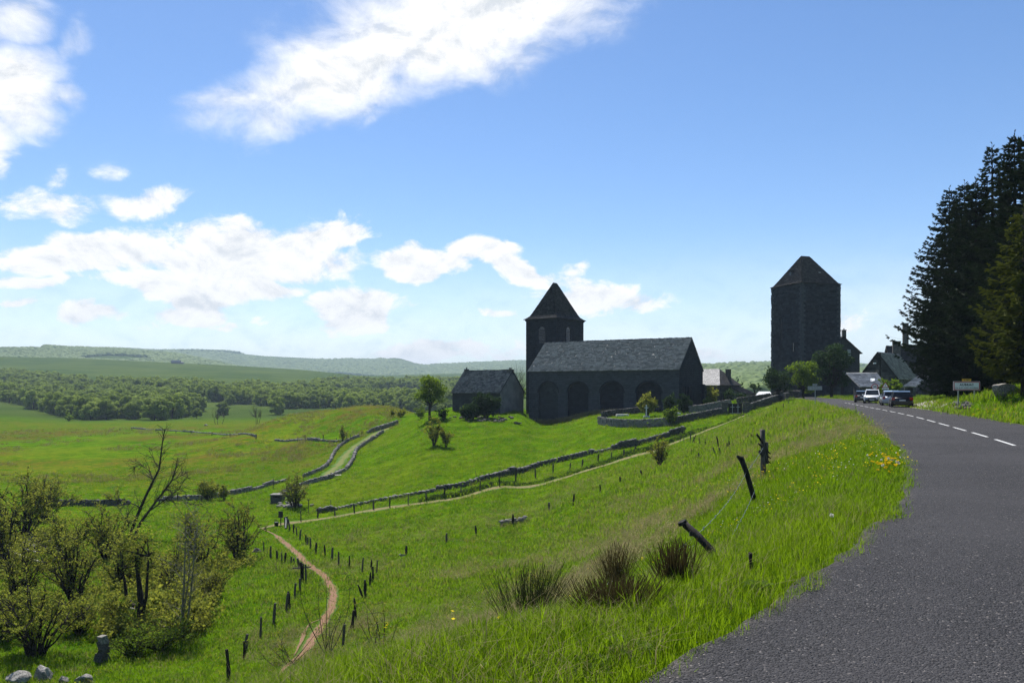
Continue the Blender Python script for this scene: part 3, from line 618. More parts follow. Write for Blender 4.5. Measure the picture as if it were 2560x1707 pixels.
def plant(r, h, rx, rz, cz, nblob, blob_r, leaves, leaf, stems=1, r0=0.15, fork=0.4, twigs=5, dome=0.0, lean=(0, 0), spread0=0.15, lower=-0.7):
    """wood tubes and leaf points of a broadleaf tree or shrub with its crown made of leaf clumps"""
    tubes, pts = [], []
    cen = np.array([lean[0], lean[1], cz])
    B = []
    while len(B) < nblob:
        d = rand_unit(1, r)[0]
        if d[2] < lower: continue
        k = r.uniform(0.45, 1.0) ** (0.5 if dome else 0.8)
        B.append(cen + d * np.array([rx, rx, rz]) * k * (0.9 + 0.25 * r.random()))
    roots = [np.array([r.normal() * spread0 * rx, r.normal() * spread0 * rx, -0.15]) for _ in range(stems)]
    if stems == 1: roots = [np.array([0, 0, -0.2])]
    forks = []
    for q in roots:
        top = np.array([lean[0] * .6 + q[0] * 1.6, lean[1] * .6 + q[1] * 1.6, h * fork * r.uniform(0.8, 1.15)])
        p = bend(q, top, r, 0.06, 4); rr = np.linspace(r0, r0 * 0.62, 5) / math.sqrt(stems); tubes.append((p, rr)); forks.append((top, rr[-1]))
    for bpos in B:
        f, fr = forks[int(r.integers(len(forks)))] if stems > 3 else min(forks, key=lambda q: np.linalg.norm(q[0][:2] - bpos[:2]))
        if stems == 1: f = np.array([f[0], f[1], h * fork * r.uniform(0.62, 1.0)]) if bpos[2] < cz + rz * .4 else f
        p = bend(f, bpos, r, 0.13, 4); rr = np.linspace(fr * .55, max(0.008, r0 * 0.07), 5); tubes.append((p, rr))
        for _ in range(twigs):
            e = bpos + rand_unit(1, r)[0] * blob_r * r.uniform(.5, 1.0); k = int(r.integers(1, 4)); tubes.append((bend(p[k], e, r, .1, 2), [max(.006, r0 * .06), r0 * .035, max(.002, r0 * .015)]))
        n = int(leaves * r.uniform(.7, 1.3)); d = rand_unit(n, r); d[:, 2] = d[:, 2] * 0.8 + 0.12
        pts.append(bpos + d * blob_r * (r.random(n)[:, None] ** 0.45) * np.array([1, 1, .85]))
    P = np.vstack(pts) if pts and leaves else np.zeros((0, 3))
    return tubes, P
def tree_obj(name, label, cat, loc, tubes, P, leaf, lmat, wmat, r, group=None, rz=0.0, sides=5, aspect=1.5, crown='crown'):
    e = empty(name, loc, label, cat, group, rz)
    obj('trunk' if crown == 'crown' else 'stems', tubes_mesh(name + '_wood', tubes, sides), wmat, e)
    if len(P):
        v, q = leaf_quads(P, leaf, r, aspect=aspect); obj(crown, np_mesh(name + '_leaves', v, q), lmat, e)
    return e
def shrub(u, v, wpx, hpx, label, leafm='willow_leaf', wood='dark_bark', dens=1.0, stems=8, leaf=None, name='shrub', cat='shrub', group=None, seed=None, base_d=None):
    r = np.random.default_rng(int(u * 7 + v) if seed is None else seed)
    g = ground(u, v) if base_d is None else at(u, v, base_d)
    if base_d is not None: g.z = h1(g.x, g.y)
    d = g.y; h = hpx * d / FPX; rx = wpx * d / FPX / 2; lf = leaf or max(0.07, 3.0 * d / FPX); tubes, P = [], []
    ns = int(stems * (1.4 if wpx > 60 else 1.0)); r0 = (.018 + .012 * h)
    for i in range(ns):
        a = r.uniform(0, 6.283); q = math.sqrt(r.random()); top = np.array([math.cos(a) * rx * q * .82, math.sin(a) * rx * q * .82, h * (1 - .45 * q * q) * r.uniform(.72, 1.0)])
        base = np.array([math.cos(a), math.sin(a), 0]) * rx * .14 * r.random() + [0, 0, -.1]; m = base * .4 + top * .6; m[:2] *= .62; t = np.linspace(0, 1, 7)[:, None]
        p = (1 - t) ** 2 * base + 2 * t * (1 - t) * m + t ** 2 * top + r.normal(size=(7, 3)) * .012 * h; tubes.append((p, np.linspace(r0, r0 * .25, 7)))
        for k in range(int(14 + 4 * dens)):
            j = int(r.integers(2, 7)); ln = rx * r.uniform(.14, .42); e = p[j] + (rand_unit(1, r)[0] * np.array([1, 1, .55]) + np.array([top[0], top[1], 0]) / max(rx, .01) * .35 + np.array([0, 0, .45])) * ln
            tw = bend(p[j], e, r, .12, 2); tubes.append((tw, [r0 * .3, r0 * .2, r0 * .1]))
            if k % 3 == 0 and dens > .5: continue          # bare twig
            n = int(dens * r.uniform(.5, 1.5) * 1.5 * (ln / lf) ** 1.25) + 2; c = tw[2] * r.uniform(.3, 1.0, (n, 1)) + 0 * tw[1]; tt = r.uniform(.35, 1.08, (n, 1)); P.append(tw[0] * (1 - tt) + tw[2] * tt + r.normal(size=(n, 3)) * lf * .75)
    return tree_obj(name, label, cat, (g.x, g.y, g.z), tubes, np.vstack(P), lf, leafm, wood, r, group, 0, 4, crown='foliage')
def broad(u, v, wpx, hpx, d, label, leafm, wood='dark_bark', dens=1.0, trunk=0.25, r0=None, nblob=26, name='tree', leaf=None, group=None, seed=None, cat='tree', lower=-0.7):
    r = np.random.default_rng(int(u * 3 + v) if seed is None else seed)
    x = (u - CU) / FPX * d; z = h1(x, d); h = hpx * d / FPX; rx = wpx * d / FPX / 2
    cz = h * (1 + trunk) / 2; rz = h * (1 - trunk) / 2; br = rx * 0.34; lf = leaf or 2.6 * d / FPX
    nl = int(min(1200, dens * br * br * 12.6 / (lf * lf) * 0.5))
    tubes, P = plant(r, h, rx * .78, rz * .82, cz, nblob, br, nl, lf, 1, r0 or 0.035 * h, trunk + .18, 5, lower=lower)
    return tree_obj(name, label, cat, (x, d, z), tubes, P, lf, leafm, wood, r, group)

# --- woods across the valley: individual beeches ----------------------------------------------
protos = []
for k in range(6):
    r = np.random.default_rng(100 + k)
    tubes, P = plant(r, 10.5, 4.7, 4.2 + .6 * (k % 3), 5.1, 30, 1.9, 210, .8, 1, .32, .42, 0, dome=1, lower=-0.9)
    blobs = np.array([t_[0][-1] for t_ in tubes[1:]]); near_b = blobs[((P[:, None, :] - blobs[None]) ** 2).sum(2).argmin(1)]; od = P - near_b; od /= np.linalg.norm(od, axis=1)[:, None] + 1e-6
    v, q = leaf_quads(P, .58, r, up=.35, out=od)
    b = MB()
    for pts, rad in tubes[:9]: b.tube(pts, rad, 5, False)
    nv = len(v); me = np_mesh('beech_tree', np.vstack([v, np.array(b.v)]), np.vstack([q, np.array(b.f) + nv]))
    me.materials.append(MATS['beech_leaf']); me.materials.append(MATS['bark'])
    mi = np.zeros(len(me.polygons), np.int32); mi[len(q):] = 1; me.polygons.foreach_set('material_index', mi); protos.append(me)
def inside(u, v, poly):
    c = np.zeros(len(u), bool); n = len(poly)
    for i in range(n):
        (x0, y0), (x1, y1) = poly[i], poly[(i + 1) % n]
        m = ((y0 > v) != (y1 > v)) & (u < (x1 - x0) * (v - y0) / (y1 - y0 + 1e-9) + x0); c ^= m
    return c
W1 = [(-160, 985), (0, 981), (130, 974), (260, 984), (380, 1000), (470, 1013), (506, 1028), (484, 1044), (380, 1051), (200, 1050), (110, 1034), (60, 1015), (0, 1004), (-160, 1000)]
W2 = [(250, 966), (420, 972), (600, 980), (760, 980), (800, 966), (900, 962), (1010, 968), (1040, 975), (930, 981), (870, 986), (800, 992), (840, 1002), (960, 1004), (1130, 1003), (1140, 1030), (880, 1030), (830, 1020), (720, 1023), (620, 1013), (520, 1003), (400, 990), (250, 980)]
W3 = [(-140, 914), (40, 912), (118, 924), (118, 931), (0, 929), (-140, 926)]
W4 = [(0, 943), (50, 944), (210, 962), (240, 968), (180, 972), (60, 968), (0, 962)]
W5 = [(1010, 955), (1060, 950), (1160, 955), (1160, 985), (1080, 985), (1020, 970)]
def wood_points(sp, seed):
    r = np.random.default_rng(seed)
    a = np.arange(-620, 60, sp); b = np.arange(380, 1150, sp); A, B = np.meshgrid(a, b); A = A.ravel() + r.uniform(-.42, .42, A.size) * sp; B = B.ravel() + r.uniform(-.42, .42, B.size) * sp
    Z = H(A, B); return A, B, Z, CU + FPX * A / B, HV + (EYE - Z) / B * FPX
A_, B_, Z_, U_, V_ = wood_points(9.6, 3)
near_ids = []; rest_ids = []
for poly, nm in ((W1, 'left wood'), (W2, 'right wood'), (W4, 'left wood'), (W3, 'far copse'), (W5, 'right wood')):
    ids = np.where(inside(U_, V_, poly))[0]; near_ids += [(int(i), nm) for i in ids]
near_ids = sorted({i: n for i, n in near_ids}.items(), key=lambda q: B_[q[0]] - 25 * (q[1] != 'far copse'))
WLAB = {'left wood': 'round-crowned green beech in the big wood left across the valley', 'right wood': 'round-crowned green beech in the tree belt right across the valley', 'far copse': 'green beech in the small far copse at the left edge'}
WGRP = {'left wood': 'beeches of the left valley wood', 'right wood': 'beeches of the right valley belt', 'far copse': 'beeches of the far copse'}
for n_, (i, nm) in enumerate(near_ids):
    if n_ < 300 or nm == 'far copse':
        o = obj('beech_tree', protos[i % 6], None); s = float(rng.choice([.5, .7, .85, .95, 1.05, 1.2])) * (1.0 if nm != 'far copse' else 1.25)
        o.location = (A_[i], B_[i], Z_[i] - .4); o.scale = (s * rng.uniform(.85, 1.2), s * rng.uniform(.85, 1.2), s); o.rotation_euler = (0, 0, float(rng.uniform(0, 6.28)))
        tag(o, WLAB[nm], 'tree', WGRP[nm])
    else: rest_ids.append(i)
for (u, v, s, lab) in [(492, 1046, .55, 'small pale round tree standing alone on the valley floor'), (556, 1037, .75, 'pale round tree in the middle of the valley clearing'), (692, 1036, .95, 'broad round tree standing alone before the right tree belt'), (575, 1012, .7, 'small round tree at the near edge of the right tree belt'), (20, 963, 1.15, 'dark round tree at the left edge under the far copse'),
                       (905, 933, .8, 'tiny lone tree on the far pasture below the hill'), (1085, 1000, 1.2, 'large rounded tree right of the valley pasture gap'), (1035, 1004, 1.15, 'bluish rounded tree left of the village tree top')]:
    g = ground(u, v, 330); o = obj('beech_tree', protos[int(u) % 6], None); o.location = g; o.scale = (s, s, s); tag(o, lab, 'tree')
for (u, v, hh, lab) in [(545, 1060, 46, 'bare leafless tree left of two on the valley floor'), (640, 1060, 50, 'bare leafless tree right of two on the valley floor')]:
    g = ground(u, v, 250); r = np.random.default_rng(u); h = hh * g.y / FPX
    tubes, P = plant(r, h, h * .42, h * .4, h * .6, 30, h * .16, 0, .3, 3, h * .025, .3, 9); tree_obj('bare_tree', lab, 'tree', g, tubes, P, .3, 'beech_leaf', 'bark', r)

# --- far forest: masses of crowns on the hills -------------------------------------------------
proto_col = bpy.data.collections.new('scatter_prototypes')
def proto(name, me, mat=None):
    o = bpy.data.objects.new(name, me); proto_col_cur.objects.link(o)
    if mat: me.materials.append(MATS[mat])
    return o
def scatter(name, P, rot, scl, col, kind='stuff', label=None, cat=None):
    me = bpy.data.meshes.new(name); me.vertices.add(len(P)); me.vertices.foreach_set('co', np.asarray(P, np.float32).ravel())
    a = me.attributes.new('rot', 'FLOAT_VECTOR', 'POINT'); a.data.foreach_set('vector', np.asarray(rot, np.float32).ravel())
    a = me.attributes.new('scl', 'FLOAT_VECTOR', 'POINT'); a.data.foreach_set('vector', np.asarray(scl, np.float32).ravel())
    o = bpy.data.objects.new(name, me); COL.objects.link(o)
    ng = bpy.data.node_groups.new(name + '_nodes', 'GeometryNodeTree')
    ng.interface.new_socket('Geometry', in_out='INPUT', socket_type='NodeSocketGeometry'); ng.interface.new_socket('Geometry', in_out='OUTPUT', socket_type='NodeSocketGeometry')
    N = ng.nodes; gi = N.new('NodeGroupInput'); go = N.new('NodeGroupOutput'); ip = N.new('GeometryNodeInstanceOnPoints'); ci = N.new('GeometryNodeCollectionInfo')
    ci.inputs['Collection'].default_value = col; ci.inputs['Separate Children'].default_value = True; ci.inputs['Reset Children'].default_value = True
    ar = N.new('GeometryNodeInputNamedAttribute'); ar.data_type = 'FLOAT_VECTOR'; ar.inputs[0].default_value = 'rot'
    as_ = N.new('GeometryNodeInputNamedAttribute'); as_.data_type = 'FLOAT_VECTOR'; as_.inputs[0].default_value = 'scl'
    L = ng.links; L.new(gi.outputs[0], ip.inputs['Points']); L.new(ci.outputs[0], ip.inputs['Instance']); ip.inputs['Pick Instance'].default_value = True
    L.new(ar.outputs[0], ip.inputs['Rotation']); L.new(as_.outputs[0], ip.inputs['Scale']); L.new(ip.outputs[0], go.inputs[0])
    md = o.modifiers.new('scatter', 'NODES'); md.node_group = ng
    return tag(o, label, cat, None, kind)
far_col = bpy.data.collections.new('far_crowns'); proto_col_cur = far_col
for k in range(4):
    bm = bmesh.new(); bmesh.ops.create_icosphere(bm, subdivisions=2, radius=1.0); r = np.random.default_rng(k)
    for q in bm.verts: q.co *= 0.88 + 0.24 * r.random(); q.co.z = q.co.z * .62 + .3
    me = bpy.data.meshes.new('far_crown'); bm.to_mesh(me); bm.free(); proto('far_crown', me, 'hill_leaf')
mid_col = bpy.data.collections.new('mid_crowns')
for k in range(6): mid_col.objects.link(bpy.data.objects.new('mid_crown', protos[k]))
if rest_ids:
    i = np.array(rest_ids); n = len(i); s = rng.uniform(.8, 1.25, n)
    scatter('wood', np.c_[A_[i], B_[i], Z_[i] - .4], np.c_[np.zeros((n, 2)), rng.uniform(0, 6.28, n)], np.c_[s, s, s], mid_col, label='green beech wood across the valley behind its front trees', cat='wood')
def hill_points(n, d0, d1, u0, u1, keep, seed):
    r = np.random.default_rng(seed); d = np.exp(r.uniform(math.log(d0), math.log(d1), n)); u = r.uniform(u0, u1, n); x = (u - CU) / FPX * d
    z = H(x, d); v = HV + (EYE - z) / d * FPX; m = keep(u, v, d, x); return x[m], d[m], z[m]
def hill_forest(name, n, d0, d1, u0, u1, keep, size, seed, label):
    x, y, z = hill_points(n, d0, d1, u0, u1, keep, seed); n = len(x); s = size * rng.uniform(.7, 1.3, n)
    scatter(name, np.c_[x, y, z], np.c_[np.zeros((n, 2)), rng.uniform(0, 6.28, n)], np.c_[s, s, s * rng.uniform(.8, 1.2, n)], far_col, label=label, cat='forest')
patch = lambda x, y, s, k: vnoise(x / s, y / s, k) + .5 * vnoise(x / s * 2.3, y / s * 2.3, k + 1)
hill_forest('hill_forest', 26000, 1780, 2700, -300, 640, lambda u, v, d, x: (patch(x, d, 330, 51) > -0.30) & ~((u < 110) & (v < 874)), 7.5, 61, 'hazy green forest covering the near hill behind the pasture at left')
hill_forest('hill_forest', 60000, 2700, 4600, 250, 1350, lambda u, v, d, x: (patch(x, d, 600, 55) > -0.22), 9.5, 62, 'pale blue-green forest on the farthest hills of the skyline')
hill_forest('hill_forest', 14000, 520, 2400, 1660, 2300, lambda u, v, d, x: patch(x, d, 200, 57) > -0.75, 6.5, 63, 'green forested hill seen between church and tall tower')

# --- spruces -----------------------------------------------------------------------------------
def spruce(name, loc, h, base_r, label, needle, r, group=None, low=0.06, density=1.0, ragged=0.25):
    e = empty(name, loc, label, 'tree', group)
    T_ = MB(); T_.tube([(0, 0, -.3), (0.05, 0, h * .5), (0, .05, h)], [h * .017, h * .010, .015], 7); T_.build('trunk', 'dark_bark', e, True)
    br, V, Q, nv = MB(), [], [], 0
    z = h * low; cards = []
    while z < h * .985:
        f = 1 - z / h; nb = max(3, int((5 + 4 * f) * density)); a0 = r.uniform(0, 6.28)
        for k in range(nb):
            a = a0 + 6.283 * k / nb + r.normal() * .25; L = (base_r * (f ** .82) * r.uniform(1 - ragged, 1 + ragged * .7) * min(1.0, .22 + (z / h) * 2.8) + .12); zz = z + r.uniform(-.15, .15)
            dx, dy = math.cos(a), math.sin(a); t = np.linspace(0, 1, 6); droop = L * (.30 * f + .02)
            zs = zz + L * .10 * t - droop * np.sin(t * 2.2) * .9 + droop * .55 * t ** 3
            P = np.c_[dx * L * t, dy * L * t, zs]; br.tube([tuple(q) for q in P[[0, 2, 5]]], [.012 + .010 * L, .01, .004], 3, False)
            m = int(max(6, L / .078) * density)
            for j in range(m):
                tt = r.uniform(.12, 1.0); p = np.array([np.interp(tt, t, P[:, i]) for i in range(3)]); sd_ = 1 if j % 2 else -1
                ln = (.20 + .26 * L ** .5 * (1 - tt * .75)) * r.uniform(.6, 1.25)
                d = np.array([dx * .75 - dy * sd_ * r.uniform(.3, 1.0), dy * .75 + dx * sd_ * r.uniform(.3, 1.0), r.uniform(-.65, .12)]); d /= np.linalg.norm(d)
                cards.append((p, d * ln * 1.1, .050 + .045 * ln))
            cards.append((P[-1] - .1 * np.array([dx, dy, 0]), np.array([dx, dy, .35]) * .32, .06))
        z += (.30 + .28 * f) * (1.0 / density ** .3)
    for k in range(5): cards.append((np.array([0, 0, h - .25 * k]), np.array([r.normal() * .12, r.normal() * .12, .3]), .05))
    C = np.array([c[0] for c in cards]); D = np.array([c[1] for c in cards]); Wd = np.array([c[2] for c in cards])[:, None]
    s1 = np.cross(D, rand_unit(len(C), r)); s1 /= np.linalg.norm(s1, axis=1)[:, None]; s2 = np.cross(D, s1); s2 /= np.linalg.norm(s2, axis=1)[:, None]
    for s in (s1, s2):
        v = np.stack([C, C + D * .45 + s * Wd, C + D, C + D * .45 - s * Wd], 1).reshape(-1, 3); V.append(v); Q.append(np.arange(4 * len(C)).reshape(-1, 4) + nv); nv += len(v)
    for s in (s1 + s2, s1 - s2):                      # side sprigs that break the outline
        o_ = C + D * .55; t_ = o_ + D * .35 + s * Wd * 1.7; v = np.stack([o_ - D * .12, o_ + D * .1, t_, o_ + s * Wd * .2], 1).reshape(-1, 3); V.append(v); Q.append(np.arange(4 * len(C)).reshape(-1, 4) + nv); nv += len(v)
    br.build('branches', 'dark_bark', e); obj('needles', np_mesh('needles', np.vstack(V), np.vstack(Q)), needle, e); return e
for (u, v, d, br_, low, lab, nd, dn) in [
    (2374, 470, 74, 6.0, .05, 'dark spruce with the leftmost drooping boughs beside the barn', 'spruce_needle', 1.15),
    (2412, 455, 71, 5.6, .03, 'dark spruce with pointed top right of the leftmost spruce', 'spruce_needle', 1.2),
    (2440, 450, 67, 5.6, .02, 'dark full spruce standing behind the place-name sign', 'spruce_needle', 1.2),
    (2481, 362, 66, 5.0, .02, 'dark spruce with a thin bare leader reaching above its neighbours', 'spruce_needle', 1.0),
    (2537, 332, 61, 5.4, .02, 'tall black spruce near the right edge above the boulder', 'spruce_needle', 1.3),
    (2600, 270, 57, 5.4, .05, 'tallest dark spruce cut by the right edge of the picture', 'spruce_needle', 1.2),
    (2560, 520, 48, 3.9, .12, 'olive-yellow sunlit conifer in front of the black spruces', 'golden_needle', 1.1),
    (2415, 640, 84, 5.5, .01, 'shorter dark spruce added behind the leftmost ones to block light in the gap', 'spruce_needle', 1.1),  # this spruce and the two below are added to block light
    (2470, 560, 80, 6.0, .01, 'broad dark spruce added deep behind the place-name sign to block light', 'spruce_needle', 1.1),
    (2550, 520, 76, 6.0, .01, 'broad dark spruce added deep behind the boulder to block light', 'spruce_needle', 1.1)]:
    x = (u - CU) / FPX * d; z = h1(x, d); hh = EYE + (HV - v) / FPX * d - z
    spruce('spruce_tree', (x, d, z), hh, br_, lab, nd, np.random.default_rng(int(u)), low=low, density=dn)

# --- trees by the church, tower and barn ---------------------------------------------------------
broad(1075, 1050, 92, 112, 150, 'bright green open-crowned tree left of the small stone house', 'lime_leaf', dens=.8, trunk=.22, nblob=30, leaf=.22, name='maple_tree')
shrub(1052, 1047, 36, 32, 'yellow-green bush at the left foot of the bright tree', 'lime_leaf', dens=.9)
shrub(1110, 1052, 36, 40, 'dark bush at the right foot of the bright tree', 'deep_leaf', dens=1.2)
shrub(1084, 1114, 52, 72, 'taller of two olive shrubs on the church meadow', 'olive_leaf', dens=1.4, stems=12)
shrub(1115, 1117, 34, 54, 'shorter brownish shrub right of its taller twin on church meadow', 'olive_leaf', dens=1.4, stems=12)
shrub(1215, 1046, 70, 70, 'large dark bush against the front of the small stone house', 'deep_leaf', dens=3.0, stems=14, name='elder_bush')
shrub(1180, 1050, 62, 44, 'low grey-green bush left of the dark bush by the house', 'deep_leaf', dens=2.5, stems=14, name='elder_bush')
shrub(1163, 1044, 34, 24, 'small pale bush at the left corner of the stone house', 'lime_leaf', dens=.8)
for (u, v, d, h, lab) in [(1292, 1030, 185, 118, 'bare tree with fine upright twigs left of the church tower'), (1245, 1030, 200, 100, 'thin bare tree behind the stone house roof'), (2130, 995, 190, 62, 'bare tree in the gap between dark house and barn')]:
    x = (u - CU) / FPX * d; z = h1(x, d); r = np.random.default_rng(u); hh = h * d / FPX
    tubes, P = plant(r, hh, hh * .24, hh * .38, hh * .6, 34, hh * .11, 0, .3, 2, hh * .022, .35, 9); tree_obj('bare_tree', lab, 'tree', (x, d, z), tubes, P, .3, 'lime_leaf', 'bark', r)
broad(1298, 1030, 40, 60, 180, 'leafy green tree squeezed between house gable and church', 'lime_leaf', dens=.7, trunk=.1, leaf=.25)
broad(1944, 993, 88, 98, 143, 'wide low tree with hanging branches left before the tower', 'deep_leaf', dens=.8, lower=-1, trunk=.10, leaf=.24, nblob=26, name='lime_tree')
broad(2008, 993, 92, 106, 139, 'bright leafy tree in the middle before the tower foot', 'lime_leaf', dens=.8, lower=-1, trunk=.08, leaf=.24, nblob=30, name='lime_tree')
broad(2080, 992, 112, 134, 148, 'dark dense tree right of the bright tree at the tower', 'deep_leaf', dens=1.3, lower=-1, trunk=.06, leaf=.26, nblob=30, name='lime_tree')
broad(2226, 992, 58, 62, 101, 'fresh green small tree before the barn behind parked cars', 'lime_leaf', dens=1.3, lower=-1, trunk=.12, leaf=.2, nblob=22, name='lime_tree')
broad(1887, 1000, 34, 40, 160, 'pollarded tree with stubby arms right of the pale-roofed house', 'deep_leaf', dens=1.0, trunk=.3, leaf=.25, nblob=14, name='pollard_tree')
shrub(1618, 1038, 52, 58, 'pale olive bush behind the white cross', 'olive_leaf', dens=2.2, stems=14, base_d=136)
shrub(1672, 1036, 44, 50, 'dark olive bush left of the churchyard gate', 'deep_leaf', dens=2.4, stems=14, base_d=136)
shrub(1708, 1034, 40, 46, 'dark bush against the church gable end', 'deep_leaf', dens=2.4, stems=14, base_d=138)
shrub(1678, 1062, 48, 46, 'yellow-green bush growing on the front corner of churchyard wall', 'lime_leaf', dens=1.8, stems=12)
shrub(1782, 1012, 44, 52, 'brownish bush before the pale-roofed house', 'olive_leaf', dens=1.2, base_d=152)
shrub(1822, 1010, 36, 34, 'dark round bush under the house chimney', 'deep_leaf', dens=1.3, base_d=154)
shrub(1770, 1020, 30, 26, 'low yellow-green bush right of the church gable', 'lime_leaf', dens=1.0, base_d=146)
shrub(1850, 1008, 30, 24, 'low dark bush right of the house wall', 'deep_leaf', dens=1.2, base_d=154)
shrub(1842, 990, 40, 50, 'dark leafy bush top showing behind the house roof', 'deep_leaf', dens=1.2, base_d=185)

# --- scrub in the left foreground ------------------------------------------------------------------
for (u, v, w, h, lab, lm, dn) in [
    (60, 1350, 210, 170, 'tall yellow-green willow bush at the left edge of the scrub', 'willow_leaf', 1.0),
    (10, 1420, 170, 190, 'willow bush cut by the left edge with dark stems', 'willow_leaf', .9),
    (160, 1400, 170, 120, 'willow bush behind the dark ruined stones', 'willow_leaf', .9),
    (265, 1395, 150, 140, 'upright willow bush left of the dead tree foot', 'willow_leaf', .8),
    (45, 1530, 170, 190, 'willow bush in front of the bleached beams at left', 'olive_leaf', .8),
    (185, 1515, 200, 190, 'broad willow bush with many black stems in mid scrub', 'willow_leaf', .8),
    (90, 1640, 280, 200, 'large golden willow bush above the corner boulders', 'willow_leaf', 1.0),
    (200, 1585, 160, 80, 'low golden bush right of the large corner willow', 'willow_leaf', .8),
    (400, 1625, 190, 75, 'low green bramble thicket below the black forked trunk', 'lime_leaf', .7),
    (330, 1640, 110, 60, 'low green bramble beside the stone pillar', 'lime_leaf', .7),
    (110, 1300, 150, 110, 'far willow bush at left reaching up to the field wall', 'willow_leaf', .9), (300, 1470, 150, 120, 'willow bush between the dead tree and the black trunk', 'olive_leaf', .8), (430, 1480, 130, 130, 'twiggy willow bush left behind the slender sapling', 'olive_leaf', .6), (20, 1600, 150, 130, 'willow bush at the left edge above the corner boulder', 'willow_leaf', 1.0), (280, 1560, 140, 70, 'low willow bush in front of the black trunk', 'willow_leaf', .8), (540, 1490, 110, 70, 'low brown bush right behind the slender sapling', 'olive_leaf', .6),
    (597, 1400, 170, 140, 'rounded willow bush with spread stems beside the footpath', 'olive_leaf', .7),
    (505, 1425, 150, 165, 'taller willow bush left of the rounded one by the footpath', 'olive_leaf', .65),
    (520, 1250, 70, 56, 'round bush on the field wall right of the dead tree', 'willow_leaf', 1.0),
    (560, 1250, 36, 36, 'small bush touching the round bush on the field wall', 'olive_leaf', .9),
    (739, 1268, 84, 92, 'dark-stemmed bush on the stones at the lane end', 'olive_leaf', .35),
    (1649, 1166, 64, 80, 'vase-shaped bare shrub in the meadow below the track wall', 'olive_leaf', .22),
    (856, 1102, 26, 42, 'lone pinkish shrub on the fence line above the lane', 'olive_leaf', .3),
    (285, 1262, 60, 44, 'thin see-through shrub on the left field wall', 'olive_leaf', .25),
    (172, 1053, 16, 22, 'tiny pale tree on the far edge of the left field', 'lime_leaf', .8),
    (980, 1040, 18, 20, 'small reddish shrub left of two behind the knoll', 'olive_leaf', .5),
    (1003, 1042, 28, 22, 'wider reddish shrub right of two behind the knoll', 'olive_leaf', .6)]:
    shrub(u, v, w, h, lab, lm, 'bark' if dn < .4 else 'dark_bark', dn * (0.95 if w > 60 else 1.4), 15 if w > 60 else 8, name='willow_shrub' if w > 100 else 'shrub')
# black forked trunk with a bushy head
g = ground(356, 1556); r = np.random.default_rng(5); sc = g.y / FPX
tb, P = [], []
def pp(u, v, dy=0.0): q = at(u, v, g.y + dy); return np.array([q.x - g.x, q.y - g.y, q.z - g.z])
tb.append((np.array([pp(356, 1562), pp(352, 1530), pp(352, 1500), pp(348, 1460), pp(342, 1420), pp(345, 1370)]), [.30, .24, .19, .15, .10, .05]))
tb.append((np.array([pp(352, 1518), pp(330, 1512, .4), pp(316, 1490, .6), pp(312, 1455, .5), pp(305, 1420), pp(300, 1375)]), [.15, .13, .11, .08, .06, .03]))
tb.append((np.array([pp(356, 1530), pp(366, 1490, -.3), pp(368, 1440, -.5), pp(372, 1390, -.3), pp(368, 1345)]), [.12, .1, .08, .05, .025]))
heads = [pp(300, 1372), pp(322, 1395), pp(345, 1365), pp(368, 1345), pp(385, 1380), pp(335, 1340), pp(355, 1410), pp(312, 1350), pp(380, 1420)]
for hd in heads:
    k = tb[int(r.integers(0, 3))][0][-2]; tb.append((bend(k, hd, r, .15), np.linspace(.06, .012, 5)))
    for _ in range(22): e = hd + rand_unit(1, r)[0] * .75; tb.append((bend(hd * .85 + k * .15, e, r, .1, 2), [.012, .008, .003]))
    P.append(hd + rand_unit(210, r) * (r.random((210, 1)) ** .5) * .95)
tree_obj('willow_tree', 'black forked old willow trunk with twiggy leafy head in scrub', 'tree', g, tb, np.vstack(P), .085, 'willow_leaf', 'dark_bark', r, sides=6)
# twin-stemmed sapling
g = ground(455, 1585); r = np.random.default_rng(6); tb = []
for (pts_, r0_) in [([(452, 1592), (456, 1530), (460, 1470), (462, 1400), (464, 1340), (463, 1275)], .085), ([(466, 1592), (472, 1530), (478, 1470), (484, 1410), (488, 1350), (494, 1300)], .075), ([(458, 1540), (468, 1470), (474, 1420), (470, 1360), (476, 1310)], .05)]:
    L = np.array([pp(a, b, r.uniform(-.2, .2)) for a, b in pts_]); tb.append((L, np.linspace(r0_, .012, len(L))))
    for k in range(1, len(L)):
        for _ in range(7 if k > 1 else 2):
            t = r.random(); p0 = L[k - 1] * t + L[k] * (1 - t); a = r.uniform(0, 6.28); ln = r.uniform(.5, 1.7); e = p0 + np.array([math.cos(a) * ln, math.sin(a) * ln, ln * r.uniform(.35, 1.0)])
            q = bend(p0, e, r, .1, 3); tb.append((q, np.linspace(.02, .004, 4)))
            for _ in range(3): tb.append((bend(q[2], q[2] + rand_unit(1, r)[0] * .5 + np.array([0, 0, .15]), r, .1, 2), [.008, .006, .003]))
P = [L_[-1] + rand_unit(5, r) * .2 for L_, _ in tb[3:]]
tree_obj('sapling', 'slender grey sapling with two stems and bare side twigs in scrub', 'tree', g, tb, np.vstack(P), .075, 'olive_leaf', 'pale_bark', r, sides=5)
